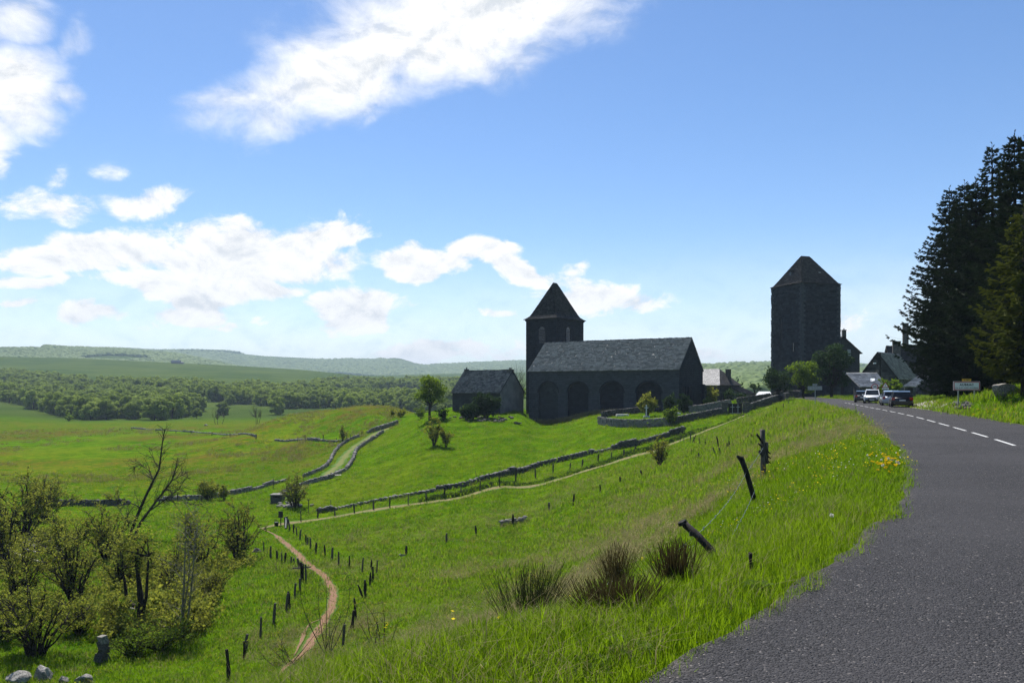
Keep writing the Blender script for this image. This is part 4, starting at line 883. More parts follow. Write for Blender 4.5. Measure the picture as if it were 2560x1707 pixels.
# leaning dead tree
g = ground(327, 1342); r = np.random.default_rng(9); tb = []
main = [([(322, 1346), (337, 1305), (352, 1268), (368, 1232), (384, 1200), (398, 1172), (402, 1140), (406, 1105), (412, 1072)], .26),
        ([(332, 1348), (352, 1305), (372, 1278), (392, 1250), (412, 1226), (430, 1200), (440, 1170), (444, 1145)], .24),
        ([(372, 1278), (400, 1258), (425, 1240), (448, 1222), (462, 1196)], .12), ([(384, 1200), (372, 1175), (352, 1160), (335, 1168)], .07), ([(398, 1172), (385, 1150), (378, 1120)], .06),
        ([(392, 1250), (420, 1248), (450, 1252), (490, 1262), (520, 1270)], .07), ([(352, 1268), (330, 1258), (300, 1262)], .06), ([(430, 1200), (455, 1188), (468, 1180)], .06), ([(322, 1322), (318, 1290), (325, 1262)], .10), ([(412, 1226), (440, 1225), (462, 1218)], .06)]
for pts_, r0_ in main:
    dz = r.uniform(-1.2, 1.2); L = np.array([pp(a, b, dz * i / len(pts_)) for i, (a, b) in enumerate(pts_)]); tb.append((L, np.linspace(r0_ * .72, max(.016, r0_ * .16), len(L))))
    for k in range(2 if r0_ > .2 else 1, len(L)):
        for _ in range(6):
            t = r.random(); p0 = L[k - 1] * t + L[k] * (1 - t); dr = (L[k] - L[k - 1]); dr /= np.linalg.norm(dr); e = p0 + (dr * .7 + rand_unit(1, r)[0] * .8) * r.uniform(.5, 1.9)
            q = bend(p0, e, r, .16, 3); tb.append((q, np.linspace(.035, .007, 4)))
            for _ in range(3): tb.append((bend(q[int(r.integers(1, 4))], q[2] + rand_unit(1, r)[0] * .7, r, .1, 2), [.013, .009, .004]))
e_ = empty('dead_tree', g, 'leaning dead black tree with bare crooked branches above the scrub', 'tree'); obj('trunk', tubes_mesh('dead_trunk', tb[:len(main)], 6), 'charred_wood', e_)
obj('branches', tubes_mesh('dead_branches', [q for i, q in enumerate(tb) if i >= len(main)], 4), 'bark', e_)

# --- broom and hawthorn on the slope below the road ---------------------------------------------------
def broom(u, v, w, h, label, mat, n=520, tilt=0.0, seed=0):
    g = ground(u, v); r = np.random.default_rng(seed + int(u)); d = g.y; H_ = h * d / FPX; Wd = w * d / FPX; e = empty('broom_bush', g, label, 'bush'); tb = []; V, T = [], []
    bxs, bys = r.normal(size=n) * Wd * .20, r.normal(size=n) * Wd * .14; bzs = H(g.x + bxs, g.y + bys) - g.z - .03
    for i in range(n):
        bx, by = bxs[i], bys[i]; a = r.normal() * .26 + tilt + bx / Wd * .7; L = H_ * r.uniform(.55, 1.08) * (1 - .25 * abs(a))
        p0 = np.array([bx, by, bzs[i]]); tip = p0 + np.array([math.sin(a) * L * .75 + bx * .8, r.normal() * .16 * L, L * math.cos(a * .7)])
        q = bend(p0, tip, r, .08, 3); wv = max(.0022, d * .00020)
        V.append(np.vstack([q + [wv, 0, 0], q - [wv, 0, 0]])); o_ = 8 * i; T += [(o_ + k, o_ + k + 1, o_ + k + 5, o_ + k + 4) for k in range(3)]
    obj('twigs', np_mesh('twigs', np.vstack(V), T), mat, e)
    tb = [(bend([0, 0, -.05], [r.normal() * Wd * .25, r.normal() * Wd * .2, H_ * .5], r, .12), np.linspace(.02, .006, 5)) for _ in range(9)]; obj('stems', tubes_mesh('stems', tb, 4), 'bark', e); return e
broom(1535, 1538, 145, 112, 'wide brown broom bush in front on the grassy slope', 'broom_twig', 620)
broom(1540, 1478, 36, 122, 'slim upright brown broom behind the wide one', 'broom_twig', 240, -.05, 3)
broom(1688, 1474, 62, 135, 'brown broom bush beside the fallen fence post', 'broom_twig', 300, -.08, 4)
broom(1325, 1555, 120, 150, 'green-black broom with tall leafy shoots left on the slope', 'broom_green', 380, .05, 5)
for (u0, v0, u1, v1, lab) in [(1312, 1545, 1312, 1418, 'tall leafy shoot rising from the green broom'), (1272, 1530, 1266, 1440, 'shorter leafy shoot left of the green broom')]:
    g = ground(u0, v0); q = at(u1, v1, g.y); r = np.random.default_rng(u0); p = bend([0, 0, 0], q - g, r, .03, 6); P = np.vstack([p[k] + r.normal(size=(26, 3)) * .03 for k in range(2, 7)])
    tree_obj('leafy_shoot', lab, 'plant', g, [(p, np.linspace(.009, .003, 7))], P, .022, 'deep_leaf', 'bark', r, crown='leaves')
for (u, v, w, h, lab, s) in [(815, 1640, 150, 190, 'thorny hawthorn twigs rising beside the footpath bottom', 1), (955, 1655, 170, 170, 'thorny hawthorn sprays right of the footpath in the foreground', 2), (725, 1660, 150, 90, 'low bleached hawthorn spray over the footpath', 3), (1345, 1470, 60, 40, 'small dry weeds left of the brown broom', 4)]:
    g = ground(u, v); r = np.random.default_rng(s); d = g.y; hh, ww = h * d / FPX, w * d / FPX; tb, P = [], []
    for _ in range(7):
        e = np.array([r.uniform(-.5, .5) * ww, r.normal() * .2 * ww, hh * r.uniform(.5, 1)]); q = bend([r.normal() * .05 * ww, 0, -.1], e, r, .16, 6); tb.append((q, np.linspace(.028, .006, 7)))
        for _ in range(9):
            k = int(r.integers(1, 7)); t = q[k] + rand_unit(1, r)[0] * np.array([1, 1, .6]) * ww * .16; tb.append((bend(q[k], t, r, .15, 2), [.010, .007, .003])); P.append(t + r.normal(size=(7, 3)) * .07)
    tree_obj('hawthorn', lab, 'shrub', g, tb, np.vstack(P), .06, 'olive_leaf', 'bark', r, crown='foliage')
# ------------------------------------------------------------------ buildings
def frame(p, ang_deg): return (p[0], p[1], 0.0), R(ang_deg)
def quad_slab(b, p, th):
    """a roof slab: four corners of the upper face (ccw from outside) and its thickness"""
    p = [Vector(q) for q in p]; n = (p[1] - p[0]).cross(p[-1] - p[0]).normalized(); k = len(p)
    lo = [q - n * th for q in p]; fs = [tuple(range(k)), tuple(range(2 * k - 1, k - 1, -1))] + [(i, i + k, (i + 1) % k + k, (i + 1) % k) for i in range(k)]
    b.add([tuple(q) for q in p + lo], fs)
def slates(parent, p, row, width, mat, name='slates', lift=.03):
    """lay overlapping slates on a roof face p = (bottom-left, bottom-right, top-right, top-left)"""
    A, B_q, C_, D_ = [np.array(q, float) for q in p]; r = np.random.default_rng(int(abs(A[0] * 31 + A[1] * 17 + C_[2] * 13)) + 1); n = np.cross(B_q - A, D_ - A); n /= np.linalg.norm(n)
    Hs = np.linalg.norm((D_ + C_) / 2 - (A + B_q) / 2); rows = max(2, int(Hs / row)); V, Q = [], []
    for i in range(rows):
        t0, t1 = i / rows - .02, min(1.0, (i + 1.35) / rows); La, Lb = A + (D_ - A) * max(t0, -.02), B_q + (C_ - B_q) * max(t0, -.02); Ta, Tb = A + (D_ - A) * t1, B_q + (C_ - B_q) * t1
        m = max(1, int(np.linalg.norm(Lb - La) / width)); cuts = np.linspace(0, 1, m + 1); cuts[1:-1] += r.normal(size=m - 1) * .22 / m
        for a, b_ in zip(cuts[:-1], cuts[1:]):
            g = .012 / max(m, 1); lo = lift + r.uniform(.03, .055); hi = lift + r.uniform(-.004, .012); tw = r.normal() * .007; dz = (Ta - La) * r.normal() * .035
            q = [La + (Lb - La) * (a + g) + n * (lo + tw) - dz, La + (Lb - La) * (b_ - g) + n * (lo - tw) - dz, Ta + (Tb - Ta) * (b_ - g) + n * (hi - tw), Ta + (Tb - Ta) * (a + g) + n * (hi + tw)]
            k = len(V); V += q + [q[0] - n * .05, q[1] - n * .05]; Q += [(k, k + 1, k + 2, k + 3), (k + 4, k + 5, k + 1, k)]
    return tag(obj(name, np_mesh(name, V, Q), mat, parent), kind='stuff')
SLATE = {'nave_slate': ('nave_slates', .42, .55), 'dark_slate': ('dark_slates', .36, .46), 'brown_slate': ('brown_slates', .34, .44), 'pale_slate': ('pale_slates', .4, .5)}
def rough_edge(mb_pts, r, amp): return [(x + r.normal() * amp, y + r.normal() * amp, z + r.normal() * amp) for x, y, z in mb_pts]
def gable_roof(parent, L, Wd, ze, zr, mat, ov=0.35, th=0.16, name='roof', gx=0.25, ridge=True, piece=None):
    rt = None; sl = (zr - ze) / (Wd / 2); yo = ov; zo = ze - sl * yo
    for side in (0, 1):
        b = MB()
        if side == 0: quad_slab(b, [(-gx, -yo, zo + .12), (L + gx, -yo, zo + .12), (L + gx, Wd / 2, zr + .12), (-gx, Wd / 2, zr + .12)], th)
        else: quad_slab(b, [(L + gx, Wd + yo, zo + .12), (-gx, Wd + yo, zo + .12), (-gx, Wd / 2, zr + .115), (L + gx, Wd / 2, zr + .115)], th)
        o = b.build(name, mat, parent, uv=True); rt = rt or o; f_ = [Vector(q) for q in b.v[:4]]; slates(o, f_, SLATE[mat][1], SLATE[mat][2], piece or SLATE[mat][0])
    if ridge:
        r = np.random.default_rng(int(L * 10)); n = int((L + 2 * gx) / .55); b = MB()
        for i in range(n): b.box((-gx + (i + .5) * (L + 2 * gx) / n, Wd / 2, zr + .13 + r.uniform(-.03, .05)), (.5, .34, .14), r.normal() * .05)
        tag(b.build('ridge_stones', mat, rt, uv=True), kind='stuff')
    # eave row: uneven slate ends
    r = np.random.default_rng(int(L * 7)); b = MB(); n = int(L / .42)
    for i in range(n): b.box((-gx + (i + .5) * (L + 2 * gx) / n, -yo + r.uniform(-.05, .06), zo + .03 + r.uniform(-.02, .02)), (.38, .16, .07), r.normal() * .1)
    tag(b.build('eave_slates', mat, rt, uv=True), kind='stuff')
    return rt
def gable_wall(b, x, y0, y1, z0, ze, zr, face):
    v = [(x, y0, z0), (x, y1, z0), (x, y1, ze), (x, (y0 + y1) / 2, zr), (x, y0, ze)]; b.add(v, [(0, 1, 2, 3, 4) if face > 0 else (4, 3, 2, 1, 0)])
def arch_wall(b, L, z0, z1, arches, depth, inner):
    """front wall in the plane y=0 with round-headed recesses; inner collects the back panels"""
    x = 0.0
    for (a0, a1, spring, top) in arches:
        b.add([(x, 0, z0), (a0, 0, z0), (a0, 0, z1), (x, 0, z1)], [(0, 1, 2, 3)]); c, hw = (a0 + a1) / 2, (a1 - a0) / 2; n = 14
        arc = [(c - hw * math.cos(math.pi * i / n), spring + (top - spring) * math.sin(math.pi * i / n)) for i in range(n + 1)]
        for (xa, za), (xb, zb) in zip(arc[:-1], arc[1:]):
            b.add([(xa, 0, za), (xb, 0, zb), (xb, 0, z1), (xa, 0, z1)], [(0, 1, 2, 3)]); b.add([(xa, 0, za), (xa, depth, za), (xb, depth, zb), (xb, 0, zb)], [(0, 1, 2, 3)])
        b.add([(a0, 0, z0), (a0, depth, z0), (a0, depth, spring), (a0, 0, spring)], [(0, 1, 2, 3)]); b.add([(a1, 0, z0), (a1, 0, spring), (a1, depth, spring), (a1, depth, z0)], [(0, 1, 2, 3)])
        p = MB(); poly = [(a0, depth, z0), (a1, depth, z0)] + [(xx, depth, zz) for xx, zz in reversed(arc)]; p.add(poly, [tuple(range(len(poly)))]); inner.append(p); x = a1
    b.add([(x, 0, z0), (L, 0, z0), (L, 0, z1), (x, 0, z1)], [(0, 1, 2, 3)])
def opening(parent, c, w, h, axis_, depth=0.25, arched=True, mat='window_dark', name='window', louvres=0, frame_mat='basalt_wall', out=1):
    """a recessed window: dark pane, surround stones; axis_ 'x' lies in a wall of constant y, 'y' in a wall of constant x; out = outward sign"""
    def P(s, t, z): return (c[0] + s, c[1] + t, c[2] + z) if axis_ == 'x' else (c[0] + t, c[1] + s, c[2] + z)
    n = 8; pts = [(-w / 2, 0), (w / 2, 0)] + ([(w / 2 * math.cos(math.pi * i / n), h - w / 2 + w / 2 * math.sin(math.pi * i / n)) for i in range(n + 1)] if arched else [(w / 2, h), (-w / 2, h)])
    b = MB(); b.add([P(s, out * 0.012, z) for s, z in pts], [tuple(range(len(pts)))]); o = b.build(name, mat, parent)
    f = MB(); k = 0.16
    big = [(-w / 2 - k, 0), (w / 2 + k, 0)] + ([((w / 2 + k) * math.cos(math.pi * i / n), h - w / 2 + (w / 2 + k) * math.sin(math.pi * i / n)) for i in range(n + 1)] if arched else [(w / 2 + k, h + k), (-w / 2 - k, h + k)])
    m = len(pts)
    for i in range(1, m):
        j = (i + 1) % m
        f.add([P(pts[i][0], out * .10, pts[i][1]), P(pts[j][0], out * .10, pts[j][1]), P(big[j][0], out * .10, big[j][1]), P(big[i][0], out * .10, big[i][1])], [(0, 1, 2, 3)])
        f.add([P(pts[i][0], out * .10, pts[i][1]), P(pts[i][0], -out * .1, pts[i][1]), P(pts[j][0], -out * .1, pts[j][1]), P(pts[j][0], out * .10, pts[j][1])], [(0, 1, 2, 3)])
        f.add([P(big[i][0], out * .10, big[i][1]), P(big[i][0], -out * .1, big[i][1]), P(big[j][0], -out * .1, big[j][1]), P(big[j][0], out * .10, big[j][1])], [(0, 1, 2, 3)])
    f.build('surround', frame_mat, o, uv=True)
    for q in range(louvres):
        l = MB(); zz = (q + .6) * (h - w * .3) / louvres; a, bq = P(-w / 2 + .03, out * .02, zz), P(w / 2 - .03, out * .09, zz - .12)
        pa, pb, pc, pd = P(-w / 2 + .03, out * .02, zz + .05), P(w / 2 - .03, out * .02, zz + .05), P(w / 2 - .03, out * .09, zz - .10), P(-w / 2 + .03, out * .09, zz - .10)
        l.add([pa, pb, pc, pd], [(0, 1, 2, 3)]); l.build('louvre', 'iron', o)
    return o
def hip_roof(parent, x0, x1, y0, y1, ze, za, rl, axis_, mat, flare=0.0, fz=0.0, name='roof', ov=0.3):
    """pavilion roof with a short ridge of length rl and a flared foot"""
    cx, cy = (x0 + x1) / 2, (y0 + y1) / 2; rx, ry = (rl / 2, 0.0) if axis_ == 'x' else (0.0, rl / 2)
    rings = [[(x0 - ov, y0 - ov, ze), (x1 + ov, y0 - ov, ze), (x1 + ov, y1 + ov, ze), (x0 - ov, y1 + ov, ze)]]
    if flare:
        for t, zz in ((.35, .22), (.72, .52), (1.0, 1.0)):
            k = flare * t; rings.append([(x0 - ov + k, y0 - ov + k, ze + fz * zz), (x1 + ov - k, y0 - ov + k, ze + fz * zz), (x1 + ov - k, y1 + ov - k, ze + fz * zz), (x0 - ov + k, y1 + ov - k, ze + fz * zz)])
    rings.append([(cx - rx, cy - ry, za), (cx + rx, cy - ry, za), (cx + rx, cy + ry, za), (cx - rx, cy + ry, za)])
    b = MB()
    for lo, hi in zip(rings[:-1], rings[1:]):
        for i in range(4):
            j = (i + 1) % 4; f = [lo[i], lo[j], hi[j], hi[i]]
            g = [f[0]]
            for q in f[1:]:
                if (Vector(q) - Vector(g[-1])).length > 1e-5: g.append(q)
            if (Vector(g[0]) - Vector(g[-1])).length < 1e-5: g.pop()
            b.add(g, [tuple(range(len(g)))])
    b.add([(x, y, z - .02) for x, y, z in rings[0]], [(3, 2, 1, 0)])
    o = b.build(name, mat, parent, uv=True)
    for lo, hi in zip(rings[:-1], rings[1:]):
        for i in range(4): j = (i + 1) % 4; slates(o, (lo[i], lo[j], hi[j], hi[i]), SLATE[mat][1], SLATE[mat][2], SLATE[mat][0])
    return o
def walls(parent, x0, x1, y0, y1, z0, z1, mat, name='wall', batter=0.0):
    for i, (p, q) in enumerate((((x0, y0), (x1, y0)), ((x1, y0), (x1, y1)), ((x1, y1), (x0, y1)), ((x0, y1), (x0, y0)))):
        b = MB(); cx, cy = (x0 + x1) / 2, (y0 + y1) / 2; sh = lambda a: (a[0] + (cx - a[0]) * batter, a[1] + (cy - a[1]) * batter)
        (pa, pb), (ta, tb_) = (p, q), (sh(p), sh(q)); b.add([(*pa, z0), (*pb, z0), (*tb_, z1), (*ta, z1)], [(0, 1, 2, 3)]); b.build(name, mat, parent, uv=True)
def chimney(parent, x, y, z0, z1, wx, wy, mat='basalt_wall', pots=0):
    b = MB(); b.box((x, y, (z0 + z1) / 2), (wx, wy, z1 - z0)); o = b.build('chimney', mat, parent, uv=True)
    c = MB(); c.box((x, y, z1 + .055), (wx + .16, wy + .16, .12)); c.build('chimney_cap', mat, o, uv=True)
    for k in range(pots): p = MB(); p.tube([(x + (k - (pots - 1) / 2) * .35, y, z1 + .1), (x + (k - (pots - 1) / 2) * .35, y, z1 + .45)], .13, 8); p.build('chimney_pot', 'dark_stone', o)
    return o
# --- church: nave and belfry in one building
ch = empty('church', (3.375, 160.0, 0), 'dark basalt church with blind arches, grey slate nave roof and pointed belfry', 'church', rz=R(-30))
L, Wd, Z0, ZE, ZR = 31.1, 14.7, -7.0, 5.35, 11.25
b = MB(); inner = []; sc = L / 1840.0
AR = [((240 - 110) * sc, (498 - 110) * sc, 0.9, 3.05), ((622 - 110) * sc, (885 - 110) * sc, 0.9, 3.0), ((1030 - 110) * sc, (1312 - 110) * sc, 0.9, 3.0), ((1462 - 110) * sc, (1752 - 110) * sc, 0.9, 2.95)]
arch_wall(b, L, Z0, ZE, AR, .55, inner); nave = b.build('nave_wall', 'lit_tone_masonry', ch, uv=True)
for p in inner: p.build('arch_panel', 'rough_plaster_wall' if p is inner[0] else 'basalt_wall', ch, uv=True)  # recess shade put into the colour: panels darker than the wall face
# voussoirs round each arch, proud of the wall
for (a0, a1, spring, top) in AR:
    c_, hw = (a0 + a1) / 2, (a1 - a0) / 2; n = 17; vm = MB()
    for i in range(n):
        t0, t1 = math.pi * (i + .04) / n, math.pi * (i + .96) / n; hr = top - spring; o_ = []
        for (tt, k) in ((t0, 1.0), (t1, 1.0), (t1, 1.11), (t0, 1.11)): o_.append((c_ - hw * k * math.cos(tt), spring + (hr + (k - 1) * hw) * math.sin(tt)))
        vm.add([(x, .02, z) for x, z in o_] + [(x, -.035, z) for x, z in o_], [(7, 6, 5, 4), (0, 4, 5, 1), (1, 5, 6, 2), (2, 6, 7, 3), (3, 7, 4, 0)])
    tag(vm.build('voussoirs', 'basalt_wall', nave, uv=True), kind='stuff')
b = MB(); gable_wall(b, L, 0, Wd, Z0, ZE, ZR, 1); b.build('gable_wall', 'basalt_wall', ch, uv=True)
b = MB(); gable_wall(b, 0, 0, Wd, Z0, ZE, ZR, -1); b.build('gable_wall', 'basalt_wall', ch, uv=True)
b = MB(); b.add([(0, Wd, Z0), (L, Wd, Z0), (L, Wd, ZE), (0, Wd, ZE)], [(3, 2, 1, 0)]); b.build('rear_wall', 'basalt_wall', ch, uv=True)
for k in (3.6, 5.3, 7.0): opening(ch, (L, k, -3.6), .55, 5.8, 'y', arched=True, name='lancet', out=1)
for k in (.45, Wd - .45): q = MB(); q.box((L + .25, k, (Z0 + 2.6) / 2), (.55, .9, 2.6 - Z0)); q.build('buttress', 'basalt_wall', ch, uv=True)
gable_roof(ch, L, Wd, ZE, ZR, 'nave_slate', .30, .18, gx=.12)
bel = bpy.data.objects.new('belfry', None); COL.objects.link(bel); bel.parent = ch; Rm = Matrix.Rotation(R(30), 3, 'Z')
pN = Rm @ Vector((9.37 - 3.375, 8.0, 0)); bel.location = pN; bel.rotation_euler = (0, 0, R(-8))
a_, bb_ = 8.03, 10.5
walls(bel, -a_, 0, 0, bb_, Z0, 16.45, 'basalt_wall', 'belfry_wall')
q = MB(); q.box((-a_ / 2, bb_ / 2, 16.5), (a_ + .35, bb_ + .35, .3)); q.build('cornice', 'basalt_wall', bel, uv=True)
hip_roof(bel, -a_, 0, 0, bb_, 16.66, 24.9, 1.3, 'y', 'dark_slate', 1.35, 1.35, 'spire', .42)
opening(bel, (-a_ * .47, 0, 11.4), 1.75, 3.6, 'x', louvres=9, out=-1); opening(bel, (0, bb_ * .42, 11.4), 1.75, 3.6, 'y', louvres=9, out=1)
# --- the tall keep beside the road
tw = empty('stone_tower', (60.0, 165.0, 0), 'tall square dark stone keep with pyramid slate roof beside the road', 'tower', rz=R(19))
walls(tw, 0, 10, 0, 10, -2, 23.7, 'tower_wall', 'wall', .012)
rf = hip_roof(tw, 0.1, 9.9, .1, 9.9, 23.72, 30.2, 2.1, 'x', 'brown_slate', .7, .5, 'roof', .30)
for cx_, cy_ in ((0, 0), (10, 0), (0, 10)):                 # pale corner stones added to mark the edge between equally shaded faces
    q = MB(); rq = np.random.default_rng(int(cx_ + cy_ * 2))
    for k in range(51):
        zz = -1.8 + k * .5; kk = .012 * (zz + 2) / 25.7; ox, oy = cx_ + (5 - cx_) * kk, cy_ + (5 - cy_) * kk; lx, ly = ((.95, .55) if k % 2 else (.55, .95)); sx_, sy_ = (1 if cx_ == 0 else -1), (1 if cy_ == 0 else -1)
        q.box((ox + sx_ * (lx / 2 - .05) , oy + sy_ * (ly / 2 - .05), zz + .25), (lx + rq.normal() * .06, ly + rq.normal() * .06, .465))
    q.build('added_quoins', 'lit_tone_masonry', tw, uv=True)['kind'] = 'stuff'
q = MB(); q.box((2.0, 5.4, 26.3), (1.0, .95, 1.1)); d_ = q.build('dormer', 'dark_slate', rf, uv=True)
q = MB(); q.box((1.48, 5.4, 26.35), (.05, .6, .7)); q.build('dormer_opening', 'window_dark', d_)
q = MB(); quad_slab(q, [(1.3, 4.8, 26.85), (2.7, 4.8, 27.2), (2.7, 6.0, 27.2), (1.3, 6.0, 26.85)], .08); q.build('dormer_roof', 'dark_slate', d_, uv=True); slates(d_, [Vector(q) for q in q.v[:4]], SLATE['dark_slate'][1], SLATE['dark_slate'][2], SLATE['dark_slate'][0])
q = MB(); q.box((6.2, 2.1, 26.35), (.5, .4, .1)); q.build('skylight', 'zinc', rf)
opening(tw, (0.015, 6.6, 12.2), .32, 4.6, 'y', arched=False, name='slit_window', out=-1, frame_mat='tower_wall'); opening(tw, (.01, 2.6, 9.6), .55, 1.7, 'y', arched=False, name='window', out=-1, frame_mat='tower_wall')
opening(tw, (.0, 2.4, 4.2), .5, 1.0, 'y', arched=False, name='window', out=-1, frame_mat='tower_wall'); opening(tw, (-.01, 6.0, .2), .7, 2.0, 'y', arched=False, name='window', out=-1, frame_mat='tower_wall')
q = MB(); q.tube([(-.05, 9.7, 16.6), (-.35, 9.8, 16.65)], .05, 6); q.build('bracket', 'iron', tw)
# --- small house left of the church
hs = empty('stone_house', (-12.2, 163.0, 0), 'small stone house with mossy slate roof left of the church', 'house', rz=R(-33))
L2, W2_, ze, zr = 11.8, 8.6, 1.15, 5.35
b = MB(); b.add([(0, 0, -7), (L2, 0, -7), (L2, 0, ze), (0, 0, ze)], [(0, 1, 2, 3)]); b.build('front_wall', 'rough_plaster_wall', hs, uv=True)
b = MB(); gable_wall(b, L2, 0, W2_, -7, ze, zr, 1); b.build('gable_wall', 'plaster', hs, uv=True)
b = MB(); gable_wall(b, 0, 0, W2_, -7, ze, zr, -1); b.build('gable_wall', 'rough_plaster_wall', hs, uv=True)
b = MB(); b.add([(0, W2_, -7), (L2, W2_, -7), (L2, W2_, ze), (0, W2_, ze)], [(3, 2, 1, 0)]); b.build('rear_wall', 'rough_plaster_wall', hs, uv=True)
gable_roof(hs, L2, W2_, ze, zr, 'dark_slate', .35, .16, gx=.15, piece='cottage_slates')
chimney(hs, .45, W2_ / 2, zr - .6, zr + .35, .6, .8, 'dark_stone', 1); chimney(hs, L2 - .45, W2_ / 2, zr - .9, zr + .15, .9, 1.3, 'dark_stone', 2)
# --- house with the pale roof
hp = empty('stone_house', (42.1, 162.0, 0), 'house with pale slate roof and dark chimney right of the church gable', 'house', rz=R(-40))
walls(hp, -13, 0, 0, 9.7, -4, 2.6, 'house_wall')
b = MB(); ex, ey, ez = .4, .4, 2.45; ridge = ((-13.2, 4.85, 5.9), (-2.2, 4.85, 5.9))
quad_slab(b, [(-13.4, -ey, ez), (ex, -ey, ez), ridge[1], ridge[0]], .15); rf = b.build('roof', 'pale_slate', hp, uv=True)
b = MB(); quad_slab(b, [(ex, -ey, ez - .003), (ex, 9.7 + ey, ez - .003), ridge[1]], .15); b.build('roof', 'dark_slate', hp, uv=True)
b = MB(); quad_slab(b, [(ex, 9.7 + ey, ez - .006), (-13.4, 9.7 + ey, ez - .006), ridge[0], ridge[1]], .15); b.build('roof', 'pale_slate', hp, uv=True)
chimney(hp, -.9, 6.3, 2.5, 5.7, .85, .85, 'dark_stone'); q = MB(); q.box((-8.6, 1.6, 4.35), (.5, .6, .12)); q.build('skylight', 'zinc', rf)
opening(hp, (0, 2.8, -.6), .7, 1.7, 'y', arched=False, out=1, frame_mat='house_wall')
b = MB(); b.add([(0.02, 4.6, -4), (3.4, 4.6, -4), (3.4, 4.6, .6), (0.02, 4.6, 2.0), (3.4, 9.6, -4), (3.4, 9.6, .6)], [(0, 1, 2, 3), (1, 4, 5, 2)]); b.build('annex_wall', 'plaster', hp, uv=True)
b = MB(); quad_slab(b, [(3.7, 4.3, .62), (3.7, 9.9, .62), (.02, 9.9, 2.2), (.02, 4.3, 2.2)], .12); b.build('annex_roof', 'dark_slate', hp, uv=True); slates(hp, [Vector(q) for q in b.v[:4]], SLATE['dark_slate'][1], SLATE['dark_slate'][2], SLATE['dark_slate'][0])
sh = empty('shed', (52.5, 165.5, 0), 'white-roofed low shed just left of the tower foot', 'shed', rz=R(-10))
walls(sh, -1.6, 1.6, 0, 3, -3, .35, 'house_wall'); b = MB(); quad_slab(b, [(-1.9, -.3, .3), (1.9, -.3, .3), (1.2, 1.6, 1.15), (-.9, 1.6, 1.15)], .1); b.build('roof', 'sign_white', sh); b = MB(); quad_slab(b, [(1.9, 3.3, .3), (-1.9, 3.3, .3), (-.9, 1.6, 1.147), (1.2, 1.6, 1.147)], .1); b.build('roof', 'sign_white', sh)
# --- dark house behind the keep
dk = empty('stone_house', at(2066, 990, 184)[:2] + (0,) if False else ((2066 - CU) / FPX * 184, 184.0, 0), 'dark gabled house with chimney right behind the tall tower', 'house', rz=R(-6))
wd = 7.4
b = MB(); b.add([(0, 0, -1), (wd, 0, -1), (wd, 0, 10.2), (wd / 2, 0, 13.6), (0, 0, 10.2)], [(0, 1, 2, 3, 4)]); b.build('gable_wall', 'rough_plaster_wall', dk, uv=True)
b = MB(); b.add([(wd, 0, -1), (wd, 10, -1), (wd, 10, 10.2), (wd, 0, 10.2), (0, 0, -1), (0, 10, -1), (0, 10, 10.2), (0, 0, 10.2)], [(0, 1, 2, 3), (7, 6, 5, 4)]); b.build('side_wall', 'rough_plaster_wall', dk, uv=True)
for s in (0, 1):
    b = MB(); e = [(wd + .5, -.3, 9.85), (wd + .5, 10.3, 9.85), (wd / 2, 10.3, 13.85), (wd / 2, -.3, 13.85)] if s else [(-.5, 10.3, 9.85), (-.5, -.3, 9.85), (wd / 2, -.3, 13.845), (wd / 2, 10.3, 13.845)]
    quad_slab(b, e, .15); b.build('roof', 'dark_slate', dk, uv=True); slates(dk, [Vector(q) for q in b.v[:4]], SLATE['dark_slate'][1], SLATE['dark_slate'][2], SLATE['dark_slate'][0])
chimney(dk, wd / 2 + .35, .5, 12.6, 15.2, .8, .9, 'dark_stone', 1)
for (x, z) in ((5.0, 10.0), (4.0, 5.0)): q = MB(); q.box((x, -.05, z), (.75, .06, 1.5)); q.build('shutter', 'shutter', dk)
q = MB(); q.box((2.6, -.04, 1.0), (2.6, .06, 3.2)); q.build('barn_door', 'dark_bark', dk)
# --- barn by the parked cars
bn = empty('barn', ((2240 - CU) / FPX * 128, 128.0, 0), 'stone barn with steep slate roof and lean-to behind the parked cars', 'barn', rz=R(-42))
wb, ln, ze, zr = 5.5, 11.0, 3.75, 7.5            # local: x along the gable towards -x, y back
b = MB(); b.add([(-wb, 0, -1), (0, 0, -1), (0, 0, ze), (-wb / 2, 0, zr), (-wb, 0, ze)], [(0, 1, 2, 3, 4)]); b.build('gable_wall', 'house_wall', bn, uv=True)
b = MB(); b.add([(0, 0, -1), (0, ln, -1), (0, ln, ze), (0, 0, ze), (-wb, 0, -1), (-wb, ln, -1), (-wb, ln, ze), (-wb, 0, ze)], [(0, 1, 2, 3), (7, 6, 5, 4)]); b.build('side_wall', 'house_wall', bn, uv=True)
b = MB(); quad_slab(b, [(.45, -.3, ze - .5), (.45, ln, ze - .5), (-wb / 2, ln, zr + .18), (-wb / 2, -.3, zr + .18)], .16); b.build('roof', 'brown_slate', bn, uv=True); slates(bn, [Vector(q) for q in b.v[:4]], SLATE['brown_slate'][1], SLATE['brown_slate'][2], 'barn_slates')
b = MB(); quad_slab(b, [(-wb - .45, ln, ze - .5), (-wb - .45, -.3, ze - .5), (-wb / 2, -.3, zr + .176), (-wb / 2, ln, zr + .176)], .16); b.build('roof', 'brown_slate', bn, uv=True); slates(bn, [Vector(q) for q in b.v[:4]], SLATE['brown_slate'][1], SLATE['brown_slate'][2], 'barn_slates')
opening(bn, (-wb * .52, 0, 3.6), .55, 1.2, 'x', arched=False, out=-1, frame_mat='house_wall')
lt = empty('lean_to', ((2150 - CU) / FPX * 112, 112.0, 0), 'low stone lean-to with pale slate roof and skylight before the barn', 'shed', rz=R(-8))
